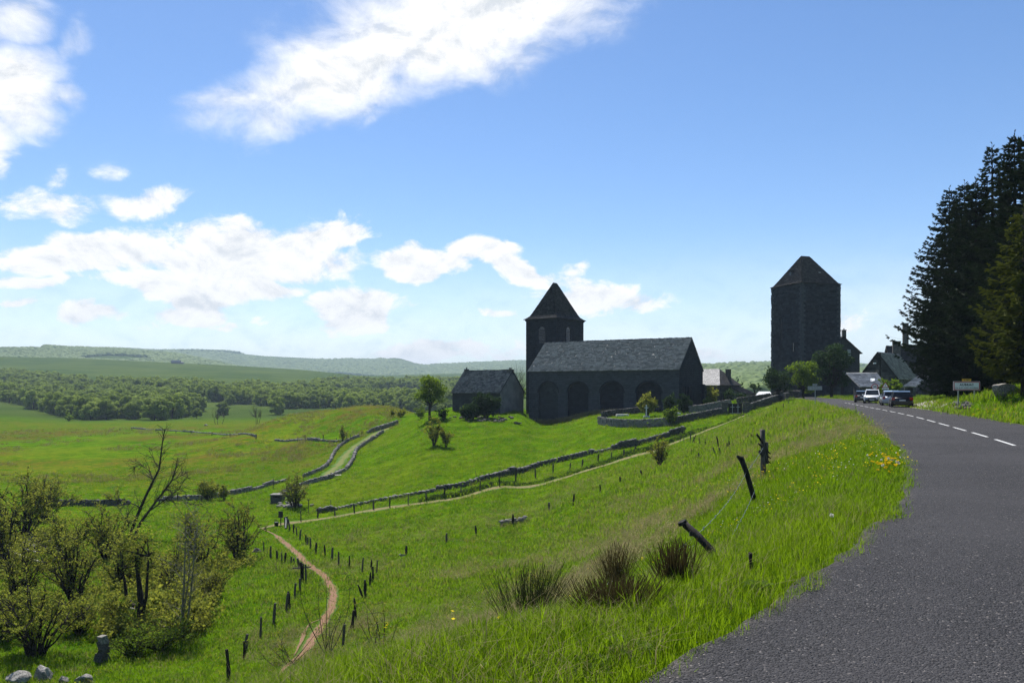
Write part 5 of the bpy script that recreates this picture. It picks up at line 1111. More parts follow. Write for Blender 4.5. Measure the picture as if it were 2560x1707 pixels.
walls(lt, 0, 3.3, 0, 3.2, -1, 2.0, 'house_wall'); b = MB(); quad_slab(b, [(-.15, -.45, 1.95), (3.5, -.45, 1.95), (3.5, 4.2, 4.0), (-.75, 4.2, 4.0)], .14); rf = b.build('roof', 'pale_slate', lt, uv=True); slates(lt, [Vector(q) for q in b.v[:4]], SLATE['pale_slate'][1], SLATE['pale_slate'][2], SLATE['pale_slate'][0])
q = MB(); q.add([(1.75, 1.2, 2.75), (2.35, 1.2, 2.75), (2.6, 2.1, 3.15), (2.0, 2.1, 3.15)], [(0, 1, 2, 3)]); q.build('skylight', 'sign_white', rf)
q = MB(); q.box((1.6, -.03, 1.45), (2.7, .08, .5)); q.build('opening', 'window_dark', lt)
an = empty('stone_porch', ((2262 - CU) / FPX * 104, 104.0, 0), 'small stone porch with slanting slate roof right of the black car', 'shed', rz=R(-25))
walls(an, 0, .95, 0, 2.6, -1, 2.0, 'house_wall'); b = MB(); quad_slab(b, [(-.25, -.2, 1.95), (1.3, -.2, 1.95), (3.4, 2.8, 3.6), (1.9, 2.8, 3.6)], .12); b.build('roof', 'pale_slate', an, uv=True); slates(an, [Vector(q) for q in b.v[:4]], SLATE['pale_slate'][1], SLATE['pale_slate'][2], SLATE['pale_slate'][0])
fh = empty('farmhouse', ((2228 - CU) / FPX * 150, 150.0, 0), 'slate-roofed farmhouse with two chimneys half hidden by the spruces', 'house', rz=R(-15))
walls(fh, 0, 12, 0, 8, -1, 6.6, 'house_wall'); gable_roof(fh, 12, 8, 6.6, 9.8, 'dark_slate', .35, .16, gx=.2)
chimney(fh, 1.2, 1.5, 7.0, 10.6, 1.35, .8, 'dark_stone'); chimney(fh, 3.3, 4.2, 9.2, 14.2, .95, .8, 'dark_stone')
g = ground(441, 909, 1200); fb = empty('farmhouse', g, 'tiny grey farmhouse alone on the far pasture ridge', 'house', rz=R(8))
walls(fb, -9, 6, 0, 8, -3, 3.2, 'plaster'); gb = bpy.data.objects.new('main_roof', None); COL.objects.link(gb); gb.parent = fb; gb.location = (-9, 0, 0); gable_roof(gb, 15, 8, 3.2, 6.4, 'pale_slate', .4, .2, ridge=False)
b = MB(); b.box((8.5, 2.5, .3), (5, 6, 4.6)); b.build('annex', 'plaster', fb, uv=True); b = MB(); quad_slab(b, [(5.5, -.9, 2.2), (11.5, -.9, 2.2), (11.5, 6, 3.6), (5.5, 6, 3.6)], .15); b.build('annex_roof', 'pale_slate', fb, uv=True); slates(fb, [Vector(q) for q in b.v[:4]], SLATE['pale_slate'][1], SLATE['pale_slate'][2], SLATE['pale_slate'][0])

# ------------------------------------------------------------------ dry-stone walls
STONES = []
for k in range(8):
    bm = bmesh.new(); bmesh.ops.create_icosphere(bm, subdivisions=1, radius=.5); r = np.random.default_rng(300 + k)
    sx, sy, sz = r.uniform(.8, 1.25), r.uniform(.7, 1.0), r.uniform(.5, .8)
    for q in bm.verts: q.co *= r.uniform(.78, 1.18); q.co.x *= sx; q.co.y *= sy; q.co.z *= sz
    for q in bm.verts: q.co.x = max(-.48 * sx, min(.48 * sx, q.co.x)); q.co.z = max(-.36 * sz, min(.40 * sz, q.co.z))
    me = bpy.data.meshes.new('stone'); bm.to_mesh(me); bm.free(); STONES.append(me)
def stone_set(mat):
    out = []
    for s in STONES: c = s.copy(); c.materials.append(MATS[mat]); out.append(c)
    return out
SETS = {m: stone_set(m) for m in ('field_stone', 'dark_stone', 'pale_stone')}
def one_stone(parent, p, s, mat, r, name='stone'):
    o = obj(name, SETS[mat][int(r.integers(8))], None, parent); o.location = p; o.scale = s if hasattr(s, '__len__') else (s, s, s); o.rotation_euler = (r.normal() * .15, r.normal() * .15, r.uniform(0, 6.28)); return o
def drywall(line, h, label, mat='field_stone', top=None, thick=.48, size=.42, ruin=0.25, seed=0, cope=True, name='stone_wall', max_top=170):
    r = np.random.default_rng(seed + 900); c = resample(line, size * .92); n = len(c); z = H(c[:, 0], c[:, 1])
    t = np.gradient(c, axis=0); t /= np.linalg.norm(t, axis=1)[:, None]; nr = np.stack([t[:, 1], -t[:, 0]], 1)
    e = empty(name, (c[0][0], c[0][1], z[0]), label, 'wall', 'dry-stone walls'); o0 = Vector(e.location)
    hh = h * (1 - ruin * (0.5 + vnoise(np.arange(n) / 7.0, np.zeros(n), seed + 3) * 1.4)); V, F = [], []; rows = max(2, int(round(h / (size * .5))))
    bx = MB()
    for i in range(n):
        k = max(1, int(round(hh[i] / h * rows)))
        for j in range(k):
            for sd_ in (-1, 1):
                w = size * r.uniform(.7, 1.25); hs_ = size * r.uniform(.42, .62); a = math.atan2(t[i, 1], t[i, 0]) + r.normal() * .18
                p = c[i] + nr[i] * sd_ * thick * (.26 + .02 * r.normal()) + t[i] * r.uniform(-.2, .2)
                bx.box((p[0] - o0.x, p[1] - o0.y, z[i] - o0.z + (j + .35) * h / rows + r.uniform(-.04, .04)), (w, thick * r.uniform(.45, .62), hs_), a, r.uniform(.72, 1.0))
    ro = bx.build('rubble', mat, e); tag(ro, kind='stuff')
    if cope:
        st = max(1, int(math.ceil(n / max_top)))
        for i in range(0, n, st):
            p = c[i] + nr[i] * r.normal() * .07; k = max(1, int(round(hh[i] / h * rows))); one_stone(e, (p[0] - o0.x, p[1] - o0.y, z[i] - o0.z + k * h / rows + .02), (size * r.uniform(.9, 1.6), size * r.uniform(.9, 1.5), size * r.uniform(.7, 1.3)), top or mat, r)
    return e
P_ = path_px
drywall(P_([(692, 1247), (716, 1231), (750, 1217), (786, 1207), (832, 1194), (863, 1178), (878, 1160), (884, 1148), (890, 1128), (905, 1116), (921, 1106), (940, 1094), (957, 1082)]), .52, 'lichened dry-stone wall along the right side of the curving lane', seed=1, size=.5, thick=.45)
drywall(P_([(762, 1192), (790, 1182), (813, 1171), (826, 1155), (833, 1138), (846, 1121), (862, 1108), (895, 1093)]), .52, 'dry-stone wall along the left side of the curving lane', seed=2, size=.5, thick=.45)
drywall(P_([(920, 1084), (945, 1076), (970, 1068), (992, 1060)]), .8, 'short far stretch of wall at the lane top', seed=3, size=.55)
drywall(P_([(570, 1238), (604, 1232), (640, 1224), (680, 1211), (714, 1202)]), .6, 'low wall running left from the lane mouth', seed=4, size=.5, ruin=.5)
drywall(P_([(395, 1253), (430, 1252), (470, 1250), (520, 1248), (560, 1240)]), .6, 'low field wall behind the dead tree', 'field_stone', seed=5, size=.5, ruin=.5)
drywall(P_([(120, 1264), (160, 1264), (200, 1264), (240, 1264), (280, 1263), (320, 1261)]), .75, 'dark field wall at left behind the willow scrub', 'dark_stone', seed=6, size=.55, ruin=.2)
drywall(P_([(690, 1101), (730, 1102), (790, 1102), (850, 1103)]), .5, 'low rubble line below the knoll with old stakes', seed=7, size=.6, ruin=.6)
drywall(P_([(330, 1070), (400, 1076), (480, 1080), (560, 1086), (640, 1092)]), .38, 'long low wall crossing the far field at left', seed=8, size=.6, ruin=.8)
drywall(P_([(1192, 1207), (1245, 1194), (1297, 1182), (1340, 1167), (1400, 1153), (1457, 1141), (1530, 1127), (1597, 1112), (1650, 1097), (1706, 1083)]), .85, 'tumbled dark wall along the upper side of the tan track', 'dark_stone', seed=9, size=.5, ruin=.45, top='field_stone')
drywall(P_([(800, 1281), (860, 1270), (930, 1256), (1000, 1244), (1070, 1232), (1130, 1220), (1188, 1209)]), .5, 'low broken wall continuing down the tan track towards the junction', 'dark_stone', seed=10, size=.5, ruin=.55, top='field_stone')
drywall(P_([(1256, 1312), (1280, 1309), (1312, 1303)]), .4, 'short ruined stone row in the middle of the meadow', seed=11, size=.45, ruin=.6)
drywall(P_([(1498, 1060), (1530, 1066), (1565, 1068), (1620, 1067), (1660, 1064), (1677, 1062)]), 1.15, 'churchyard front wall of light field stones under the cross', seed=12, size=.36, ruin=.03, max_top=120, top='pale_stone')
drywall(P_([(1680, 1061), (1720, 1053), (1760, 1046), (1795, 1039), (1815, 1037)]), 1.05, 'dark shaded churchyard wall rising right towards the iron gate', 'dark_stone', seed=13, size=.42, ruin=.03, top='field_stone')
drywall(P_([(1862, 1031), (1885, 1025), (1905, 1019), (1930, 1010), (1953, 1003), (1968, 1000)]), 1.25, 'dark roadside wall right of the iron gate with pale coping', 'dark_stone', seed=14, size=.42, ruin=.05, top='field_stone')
drywall(P_([(1845, 1014), (1880, 1009), (1915, 1003), (1950, 998), (1985, 995), (1998, 994)]), 1.3, 'upper mossy wall behind the roadside wall near the tower', 'dark_stone', seed=15, size=.5, ruin=.05)
drywall(P_([(1506, 1044), (1545, 1038), (1590, 1033), (1640, 1029), (1668, 1027)]), 1.0, 'dark rear wall of the churchyard behind the cross', 'dark_stone', seed=16, size=.45, ruin=.05)
drywall(P_([(1726, 1033), (1760, 1028), (1800, 1020), (1825, 1016)]), 1.2, 'grey wall at the foot of the church gable', 'field_stone', seed=17, size=.42, ruin=.05)
# iron gate with two crosses between stone shoulders
g = ground(1838, 1037); e = empty('cemetery_gate', g, 'dark stone gate shoulders with two pale iron crosses in churchyard wall', 'gate', rz=R(-12)); r = np.random.default_rng(2)
s = g.y / FPX
for x, wz in ((-1.55, 2.0), (1.6, 2.0)):
    q = MB()
    for k in range(6): q.box((x + r.normal() * .05, 0, .2 + k * wz / 6), (.95 * r.uniform(.85, 1.1), .7, wz / 6 * .96), r.normal() * .06)
    q.build('pillar', 'dark_stone', e)
for x in (-.42, .42):
    q = MB(); q.box((x, 0, .95), (.08, .05, 1.5)); q.build('cross_upright', 'galvanised', e); q = MB(); q.box((x, -.003, 1.25), (.62, .05, .08)); q.build('cross_arm', 'galvanised', e)
q = MB(); q.box((0, 0, .28), (1.7, .06, .07)); q.build('bottom_rail', 'galvanised', e)
q = MB(); q.box((0, .12, .9), (2.1, .06, 1.8)); q.build('gate_leaf', 'iron', e)
g = ground(1714, 1034, 128); e = empty('iron_gate', g, 'dark barred iron gate beside the bushes at the church gable', 'gate')
for k in range(6): q = MB(); q.tube([(-.45 + k * .18, 0, .05), (-.45 + k * .18, 0, 1.45)], .018, 5); q.build('bar', 'iron', e)
for z in (.15, .8, 1.42): q = MB(); q.box((0, .03, z), (1.0, .03, .05)); q.build('rail', 'iron', e)
g = ground(1616, 1043, 126); e = empty('stone_cross', (g.x, g.y, g.z), 'pale stone cross on a plinth inside the churchyard', 'cross')
q = MB(); q.box((0, 0, .12), (1.0, .8, .3)); q.build('plinth', 'marble', e); q = MB(); q.box((0, 0, 1.1), (.2, .16, 1.75), 0, .8); q.build('shaft', 'marble', e)
q = MB(); q.box((0, -.004, 1.62), (.62, .15, .17)); q.build('arms', 'marble', e); q = MB(); q.box((0, 0, 2.04), (.19, .15, .2), 0, .9); q.build('head', 'marble', e)
for (u, v, w, lab) in [(1556, 1040, 2.2, 'long pale grave slab left in the churchyard'), (1692, 1036, 1.0, 'small pale grave slab right of the yellow-green bush')]:
    g = ground(u, v, 124); e = empty('grave_slab', g, lab, 'grave', rz=.1); q = MB(); q.box((0, 0, .12), (w, 1.1, .3)); q.build('kerb', 'marble', e); q = MB(); q.box((0, 0, .31), (w * .9, .95, .08)); q.build('slab', 'marble', e)

# ------------------------------------------------------------------ rocks and rubble
def rock(u, v, w, h, label, mat='pale_stone', seed=0, depth=.8, sub=4, name='boulder'):
    g = ground(u, v); s = g.y / FPX; bm = bmesh.new(); bmesh.ops.create_icosphere(bm, subdivisions=sub, radius=.5); r = np.random.default_rng(seed); ax = rand_unit(16, r); off = r.uniform(.20, .40, 16)
    for q in bm.verts:
        p = np.array(q.co)
        for a, o_ in zip(ax, off):
            k = p @ a
            if k > o_: p = p - a * (k - o_) * .97
        p += .06 * np.array([vnoise(p[0] * 7 + seed, p[1] * 7, 1), vnoise(p[1] * 7, p[2] * 7 + seed, 2), vnoise(p[0] * 7, p[2] * 7, 3)])
        q.co = (p[0] * w * s * 1.12, p[1] * w * s * depth, p[2] * h * s * 1.35 + h * s * .32)
    me = bpy.data.meshes.new(name); bm.to_mesh(me); bm.free(); o = obj(name, me, mat); o.location = g; return tag(o, label, 'rock')
rock(2512, 993, 80, 46, 'big grey boulder on the grass bank under the spruces', 'pale_stone', 4, .6)
rock(38, 1706, 66, 30, 'flat-topped boulder in the bottom left corner', 'pale_stone', 5, 1.0); rock(106, 1696, 58, 46, 'blocky lichened boulder in the corner left of the mossy slabs', 'pale_stone', 6)
rock(203, 1706, 48, 24, 'long mossy slab lying right of the corner boulders', 'pale_stone', 7); rock(158, 1706, 34, 22, 'small orange-lichened stone between boulder and mossy slab', 'field_stone', 8)
rock(216, 1505, 22, 12, 'small rounded mossy stone before the black-stemmed willows', 'field_stone', 9); rock(1005, 1389, 18, 7, 'flat grey stone beside a lone meadow post', 'field_stone', 10, name='stone')
rock(1295, 1060, 28, 7, 'flat dark stone on the grass left of the church corner', 'dark_stone', 11, name='stone'); rock(1985, 1040, 14, 4, 'pale flat stone in the grass of the roadside slope', 'field_stone', 12, name='stone')
rock(516, 1064, 12, 5, 'lone pale rock on the far field edge', 'pale_stone', 13, name='stone'); rock(640, 1380, 24, 14, 'dark rock beside the post row left of the footpath', 'dark_stone', 14, name='stone')
e = None
def heap(pts, label, mat, size, seed, name='stone_heap', cat='stones'):
    r = np.random.default_rng(seed); g0 = ground(*pts[0]); e = empty(name, g0, label, cat)
    for (u, v) in pts:
        g = ground(u, v); s = size * r.uniform(.7, 1.4); one_stone(e, g - g0 + Vector((0, 0, s * .18)), (s * 1.2, s, s * .8), mat, r)
    return e
rr_ = np.random.default_rng(44)
heap([(2385 + rr_.uniform(0, 42), 1012 + rr_.uniform(0, 11)) for _ in range(26)] + [(2365, 1008), (2372, 1006), (2380, 1004)], 'pile of loose stones on the bank below the place-name sign', 'dark_stone', .5, 1)
heap([(2318 + rr_.uniform(0, 25), 997 + rr_.uniform(0, 6)) for _ in range(6)], 'few stones on the bank between the black car and the sign', 'field_stone', .5, 2)
heap([(1205 + rr_.normal() * 34, 1050 + rr_.uniform(-8, 6)) for _ in range(48)], 'dark rubble heap at the foot of the small house gable', 'dark_stone', .75, 3)
heap([(725 + rr_.normal() * 18, 1262 + rr_.uniform(-5, 7)) for _ in range(26)], 'pale stones under the dark-stemmed bush at the lane end', 'field_stone', .6, 4)
heap([(405 + rr_.normal() * 28, 1450 + rr_.uniform(-35, 30)) for _ in range(46)], 'collapsed stone ruin mound behind the slender sapling', 'field_stone', .7, 5, 'ruin', 'ruin')
heap([(72 + rr_.uniform(0, 70), 1360 + rr_.uniform(-6, 22)) for _ in range(16)], 'dark ruined stones among the willows at left', 'dark_stone', 1.5, 6, 'ruin', 'ruin')
heap([(700 + rr_.normal() * 6, 1238 + rr_.uniform(0, 4)) for _ in range(6)], 'pale stones beside the square stone pen at the lane end', 'field_stone', .6, 7)
# stone pillar in the scrub, built of four blocks
g = ground(258, 1652); e = empty('stone_pillar', g, 'upright ruined pillar of stacked lichened blocks in the scrub', 'pillar'); r = np.random.default_rng(8)
for k, (w, z, m) in enumerate(((.9, .25, 'dark_stone'), (.8, .6, 'dark_stone'), (.7, .95, 'dark_stone'), (.9, 1.3, 'field_stone'))): q = MB(); q.box((r.normal() * .06, 0, z), (w * .8, .6, .46), r.normal() * .3, .8); q.v = [(x_ * .75, y_ * .75, z_ * .85) for x_, y_, z_ in q.v]; q.v = [(x_ + r.normal() * .06, y_ + r.normal() * .06, z_ + r.normal() * .04) for x_, y_, z_ in q.v]; q.build('block', m, e)
g = ground(692, 1258); e = empty('stone_pen', g, 'square dark stone trough block at the lower lane end', 'trough')
for k, (x, y, w, d_, z, hh) in enumerate(((-.62, .5, .3, 1.4, .5, 1.1), (.62, .5, .3, 1.4, .5, 1.1), (0, 1.05, 1.0, .3, .5, 1.1), (0, -.1, .94, .25, .35, .8), (0, .5, 1.7, 1.6, 1.13, .14))): q = MB(); q.box((x, y, z), (w, d_, hh)); q.build('slab', 'field_stone' if k == 4 else 'dark_stone', e, uv=True)
# bleached timber lying about
def log(u0, v0, u1, v1, r0, label, mat='bleached_wood', z=.15):
    a, b_ = ground(u0, v0), ground(u1, v1); r = np.random.default_rng(int(u0)); m = (a + b_) / 2; q = MB(); p = bend(Vector(a - m) + Vector((0, 0, z)), Vector(b_ - m) + Vector((0, 0, z)), r, .03, 5); q.tube([tuple(x) for x in p], list(np.linspace(r0, r0 * .6, 6)), 6)
    o = q.build('log', mat, None, True); o.location = m; return tag(o, label, 'log')
log(36, 1400, 112, 1425, .13, 'long bleached beam lying across the willow scrub at left', z=.6); log(60, 1392, 98, 1402, .1, 'shorter grey beam above the long bleached beam', z=.7)
log(283, 1524, 342, 1528, .10, 'white bleached branch lying left of the black forked trunk'); log(130, 1530, 255, 1524, .07, 'thin grey fallen branch on the ground in the scrub'); log(398, 1560, 420, 1578, .09, 'short white stick on the grass right of the black trunk')
log(175, 1572, 192, 1558, .07, 'small slanting grey stick below the fallen branch')
# old cart wheel leaning on the ruin
g = ground(470, 1470); e = empty('cart_wheel', g, 'weathered pale iron-rimmed cart wheel lying on the ruin behind sapling', 'wheel'); e.rotation_euler = (R(35), R(18), 0); rad = .85; e.location.z += .5
q = MB(); n = 28
q.tube([(rad * math.cos(2 * math.pi * k / n), rad * math.sin(2 * math.pi * k / n), 0) for k in range(n + 1)], .035, 6, False); q.build('rim', 'bleached_wood', e, True)
q = MB(); q.tube([(0, 0, -.14), (0, 0, .14)], .11, 10); q.build('hub', 'post_wood', e)
for k in range(10): a = 2 * math.pi * k / 10; q = MB(); q.tube([(.1 * math.cos(a), .1 * math.sin(a), 0), ((rad - .02) * math.cos(a), (rad - .02) * math.sin(a), 0)], .022, 5); q.build('spoke', 'bleached_wood', e)
# ------------------------------------------------------------------ fences
POSTS = []
for k in range(6):
    r = np.random.default_rng(500 + k); b = MB(); n = 8; vs_ = []
    for zi, z in enumerate((-.25, .0, .33, .66, .97, 1.0)):
        for i in range(n):
            a = 2 * math.pi * i / n; rad = (.5 + .09 * r.normal()) * (1.0 if z < .96 else .8) * (1 + .05 * r.normal()); vs_.append((rad * math.cos(a) + .10 * math.sin(z * 3 + k), rad * math.sin(a), z))
    fs = [(i + n * j, (i + 1) % n + n * j, (i + 1) % n + n * (j + 1), i + n * (j + 1)) for j in range(5) for i in range(n)] + [tuple(5 * n + i for i in range(n))]
    b.add(vs_, fs); me = bpy.data.meshes.new('fence_post'); me.from_pydata(b.v, [], b.f); me.update(); me.materials.append(MATS['post_wood' if k % 2 else 'charred_wood']); POSTS.append(me)
def post(u, v, hpx, label, group, dia=.12, lean=None, seed=0):
    g = ground(u, v); r = np.random.default_rng(int(u * 13 + v)); h = hpx * g.y / FPX
    o = obj('fence_post', POSTS[int(r.integers(6))], None); o.location = g; d = dia * r.uniform(.8, 1.25); o.scale = (d, d, h); la = lean if lean is not None else r.normal() * .05
    o.rotation_euler = (r.normal() * .04, la, r.uniform(-.4, .4)); tag(o, label, 'post', group); return o
def c5(x, y, h): return (600 + x * .3872, 1100 + y * .3872, h * .3872)
def c6(x, y, h): return (1200 + x * .4677, 1000 + y * .4677, h * .4677)
def c7(x, y, h): return (1600 + x * .17, 1030 + y * .17, h * .17)
def row(pts, what, group, dia=.13):
    for k, q in enumerate(pts): post(*q, f'{ORD[k + 1]} {what}', group, dia)
row([c5(*q) for q in [(392, 522, 70), (502, 500, 60), (614, 487, 55), (738, 470, 60), (862, 448, 62), (968, 437, 65), (1086, 420, 75), (1203, 396, 62), (1321, 378, 75), (1426, 357, 70), (1549, 327, 68), (1676, 300, 65), (1779, 272, 90)]] + [c6(*q) for q in [(190, 443, 75), (296, 418, 60), (391, 390, 50), (481, 374, 40), (548, 355, 40), (632, 332, 45), (702, 318, 40), (770, 303, 40), (830, 280, 35)]],
    'wooden post from the notice board along the tan track', 'posts along the tan track', .15)
row([c5(*q) for q in [(320, 582, 75), (347, 600, 58), (366, 622, 60), (387, 645, 70), (424, 668, 60), (436, 670, 45), (456, 697, 66), (492, 728, 68), (550, 745, 70), (594, 775, 82), (638, 808, 90), (706, 822, 78), (788, 855, 98), (847, 832, 62), (880, 862, 88), (855, 920, 105), (838, 950, 98), (808, 1015, 115), (748, 1160, 145), (716, 1240, 145), (664, 1340, 150)]],
    'post down from the notice board on the footpath right side', 'posts right of the footpath', .15)
post(*c5(797, 1025, 100), 'post leaning hard left in the row right of the footpath', 'posts right of the footpath', .15, -.35)
row([c5(*q) for q in [(155, 720, 65), (200, 768, 85), (240, 775, 65), (269, 795, 70), (288, 795, 70), (332, 805, 55), (348, 803, 45), (380, 832, 74), (390, 980, 90), (352, 1015, 92), (318, 1080, 105), (299, 1102, 115), (218, 1185, 135), (128, 1280, 140), (38, 1355, 105), (25, 1405, 110)]] + [(572, 1702, 82)],
    'post down the left side of the red footpath', 'posts left of the footpath', .15)
row([c5(398, 905, 120), c5(410, 908, 105), c5(423, 915, 115), c5(404, 890, 95)], 'post in the tight gate cluster left of the footpath', 'gate posts left of the footpath', .17)
q = ground(*c5(400, 870, 0)[:2]); rl = MB(); rl.tube([(-.7, -.1, .55), (.7, 0, .65)], .06, 6); o = rl.build('gate_rail', 'post_wood', None); o.location = q; tag(o, 'short crossbar on the tight gate cluster left of footpath', 'rail')
row([c5(*q) for q in [(1072, 745, 65), (1333, 668, 68), (1525, 615, 65), (1760, 552, 75)]] + [c6(*q) for q in [(368, 590, 45), (500, 560, 60), (642, 490, 40), (750, 443, 35), (862, 405, 30)]], 'lone post from left across the open meadow', 'lone posts across the meadow', .16)
stk = [(590, 430, 90), (640, 445, 120), (740, 440, 140), (770, 450, 130), (800, 460, 100), (885, 475, 95), (940, 480, 80), (965, 520, 90), (1130, 660, 150), (1165, 560, 210), (1190, 640, 120), (1280, 560, 110), (1310, 540, 120), (1340, 560, 90), (1480, 490, 75), (1600, 420, 80), (1640, 410, 90), (745, 640, 90), (868, 690, 95), (560, 690, 40), (15, 940, 90)]
for k, q in enumerate(stk): post(*c7(*q), f'{ORD[k + 1]} crooked stake in the tangled old fence below the road', 'tangled stakes below the road', .10, float(np.random.default_rng(k).normal() * .22))
row([(1915, 1046, 11), (1941, 1036, 18), (1959, 1024, 15), (1972, 1013, 10), (1889, 1064, 9)], 'thin post beside the gravelly track under the roadside slope', 'thin posts under the roadside slope', .08)
row([(300, 1076, 6), (330, 1075, 7), (390, 1079, 7), (440, 1082, 7), (478, 1084, 8), (530, 1089, 9), (575, 1092, 10), (640, 1097, 12)], 'tiny post from left along the far field wall', 'tiny posts along the far field wall', .2)
row([(745, 1103, 10), (763, 1102, 16), (790, 1103, 9), (808, 1102, 16), (841, 1103, 9), (867, 1099, 18), (876, 1097, 12), (905, 1087, 9), (995, 1062, 12)], 'small stake from left on the rubble line below the knoll', 'stakes below the knoll', .13)
row([(443, 1252, 20), (505, 1252, 18), (683, 1220, 22), (705, 1245, 20)], 'stake from left by the low walls near the lane mouth', 'stakes near the lane mouth', .13)
row([c5(440, 470, 85), c5(588, 425, 40), c5(1218, 335, 28), c5(1525, 240, 45), c5(1612, 265, 55)], 'slim stake from left on the upper edge of the tan track', 'slim stakes above the tan track', .08)
# foreground posts beside the road
def big_post(name, pts, rad, label, mat, jag=.25, cat='post'):
    g = ground(*pts[0]); e = empty(name, g, label, cat); P = [at(u, v, g.y + dy) - g for (u, v, dy) in [(*p, 0) if len(p) == 2 else p for p in pts[1:]]]
    r = np.random.default_rng(int(pts[0][0])); b = MB(); path = [Vector((0, 0, -.25))] + [Vector((0, 0, 0))] + P; n = 10
    b.tube([tuple(q) for q in path], [rad * (1.12 - .14 * i / (len(path) - 1)) * r.uniform(.93, 1.07) for i in range(len(path))], n)
    top = len(b.v) - n
    for i in range(n): x, y, z = b.v[top + i]; b.v[top + i] = (x, y, z + r.uniform(-jag, jag) * rad)
    b.build('shaft', mat, e, True); return e, g, path
p1, g1, _ = big_post('fence_post', [(1908, 1194), (1908, 1150), (1907, 1110), (1906, 1074)], .08, 'tall grey split post standing upright on the roadside slope', 'post_wood')
k_ = g1.y / FPX
q = MB(); q.tube([(.12, .02, .45), (.115, .03, 1.15)], [.06, .055], 7); q.build('splint', 'post_wood', p1)
q = MB(); q.tube([(-.03, -.05, 1.12), (-.24, -.1, 1.42)], [.03, .035], 6); q.build('stub_branch', 'charred_wood', p1); q = MB(); q.tube([(-.05, -.05, .98), (-.18, -.08, 1.12)], [.025, .025], 6); q.build('stub_branch', 'charred_wood', p1); q = MB(); q.tube([(-.05, -.06, .72), (-.16, -.1, .84), (-.13, -.1, .9)], [.035, .04, .03], 6); q.build('knot', 'charred_wood', p1)
for z in (.55, .7, .85): q = MB(); q.tube([(.14, 0, z), (.24, -.04, z - .08)], [.03, .012], 5); q.build('splinter', 'charred_wood', p1)
p2, g2, pt2 = big_post('fence_post', [(1888, 1258), (1878, 1222), (1866, 1180), (1852, 1142)], .066, 'black charred post leaning left on the roadside slope', 'charred_wood', .6)
q = MB(); q.tube([tuple(pt2[-1] + Vector((.0, 0, -.05))), tuple(pt2[-1] + Vector((-.10, 0, .03)))], [.07, .03], 6); q.build('knob', 'charred_wood', p2)
p3, g3, pt3 = big_post('fence_post', [(1801, 1404), (1775, 1372, .1), (1742, 1336, .25), (1712, 1308, .4)], .05, 'fallen dark fence post slanting over the slope grass', 'charred_wood', .4)
q = MB(); q.tube([tuple(pt3[-1] - Vector((.02, 0, .01))), tuple(pt3[-1] + Vector((-.04, 0, .03)))], [.066, .06], 8); q.build('knob', 'charred_wood', p3); q = MB(); q.box(tuple((pt3[3] + pt3[4]) / 2 + Vector((.0, -.05, -.05))), (.05, .05, .06)); q.build('bracket', 'post_wood', p3)
big_post('stake', [(1878, 1440), (1878, 1415), (1876, 1382)], .018, 'thin dark stake in the verge grass near the asphalt', 'charred_wood', .5, 'stake')
def wire(a, b_, sag, label):
    a, b_ = Vector(a), Vector(b_); m = (a + b_) / 2; n = 26; L = (b_ - a).length; q = MB(); dr = (b_ - a).normalized(); sd_ = dr.orthogonal().normalized()
    pts = []
    for i in range(n + 1): t = i / n; p = a.lerp(b_, t) - Vector((0, 0, sag * 4 * t * (1 - t))) - m; pts.append(tuple(p + sd_ * .008 * math.sin(i * 2.2)))
    q.tube(pts, .0022, 4, False); o = q.build('fence_wire', 'galvanised', None); o.location = m
    bb = MB()
    for i in range(2, n - 1, 2): p = Vector(pts[i]); bb.box(tuple(p), (.012, .012, .045), i); 
    bb.build('barbs', 'galvanised', o); return tag(o, label, 'wire')
T1, T2, T3 = g1 + Vector((0, -.05, 1.0)), g2 + pt2[-2] , g3 + pt3[-2]
wire(T1, T2, .03, 'upper barbed wire between the upright and the leaning post'); wire(T2, T3, .12, 'upper barbed wire from the leaning post to the fallen post')
lowb = ground(1470, 1530); wire(T3, lowb + Vector((0, 0, .15)), .1, 'barbed wire from the fallen post down past the brown broom')
wire(g2 + Vector((0, 0, .35)), g3 + Vector((.02, 0, .12)), .06, 'lower wire between the leaning post and the fallen post foot'); wire(g3 + Vector((.02, 0, .15)), ground(1730, 1465) + Vector((0, 0, .05)), .04, 'loose wire end trailing below the fallen post')
# notice board and basket at the path junction
g = ground(702, 1312); e = empty('notice_board', g, 'dark square notice board on a pole at the path junction', 'sign'); h = 34 * g.y / FPX
q = MB(); q.tube([(0, 0, -.2), (0, 0, h)], .06, 8); q.build('pole', 'charred_wood', e); q = MB(); q.box((0, -.06, h - .32), (.5, .06, .68)); q.build('board', 'iron', e); q = MB(); q.box((0, -.09, h - .66), (.54, .08, .05)); q.build('ledge', 'post_wood', e)
g = ground(691, 1314); e = empty('basket_bin', g, 'low dark basket on the ground beside the notice board', 'bin'); q = MB(); q.tube([(0, 0, 0), (0, 0, .42)], [.2, .25], 10); q.build('tub', 'iron', e); q = MB(); q.tube([(-.24, 0, .42), (-.12, 0, .6), (.12, 0, .6), (.24, 0, .42)], .025, 5); q.build('handle', 'iron', e)
g = ground(718, 1318); e = empty('stile', g, 'weathered wooden stile beam beside the notice board', 'stile'); q = MB(); q.tube([(-.1, 0, 1.1), (.1, -1.0, .1)], .09, 7); q.build('beam', 'bleached_wood', e); q = MB(); q.tube([(-.25, .1, -.1), (-.25, .1, 1.15)], .12, 8); q.build('upright', 'charred_wood', e); q = MB(); q.tube([(-.05, 0, -.1), (-.05, 0, 1.2)], .11, 8); q.build('upright', 'charred_wood', e)
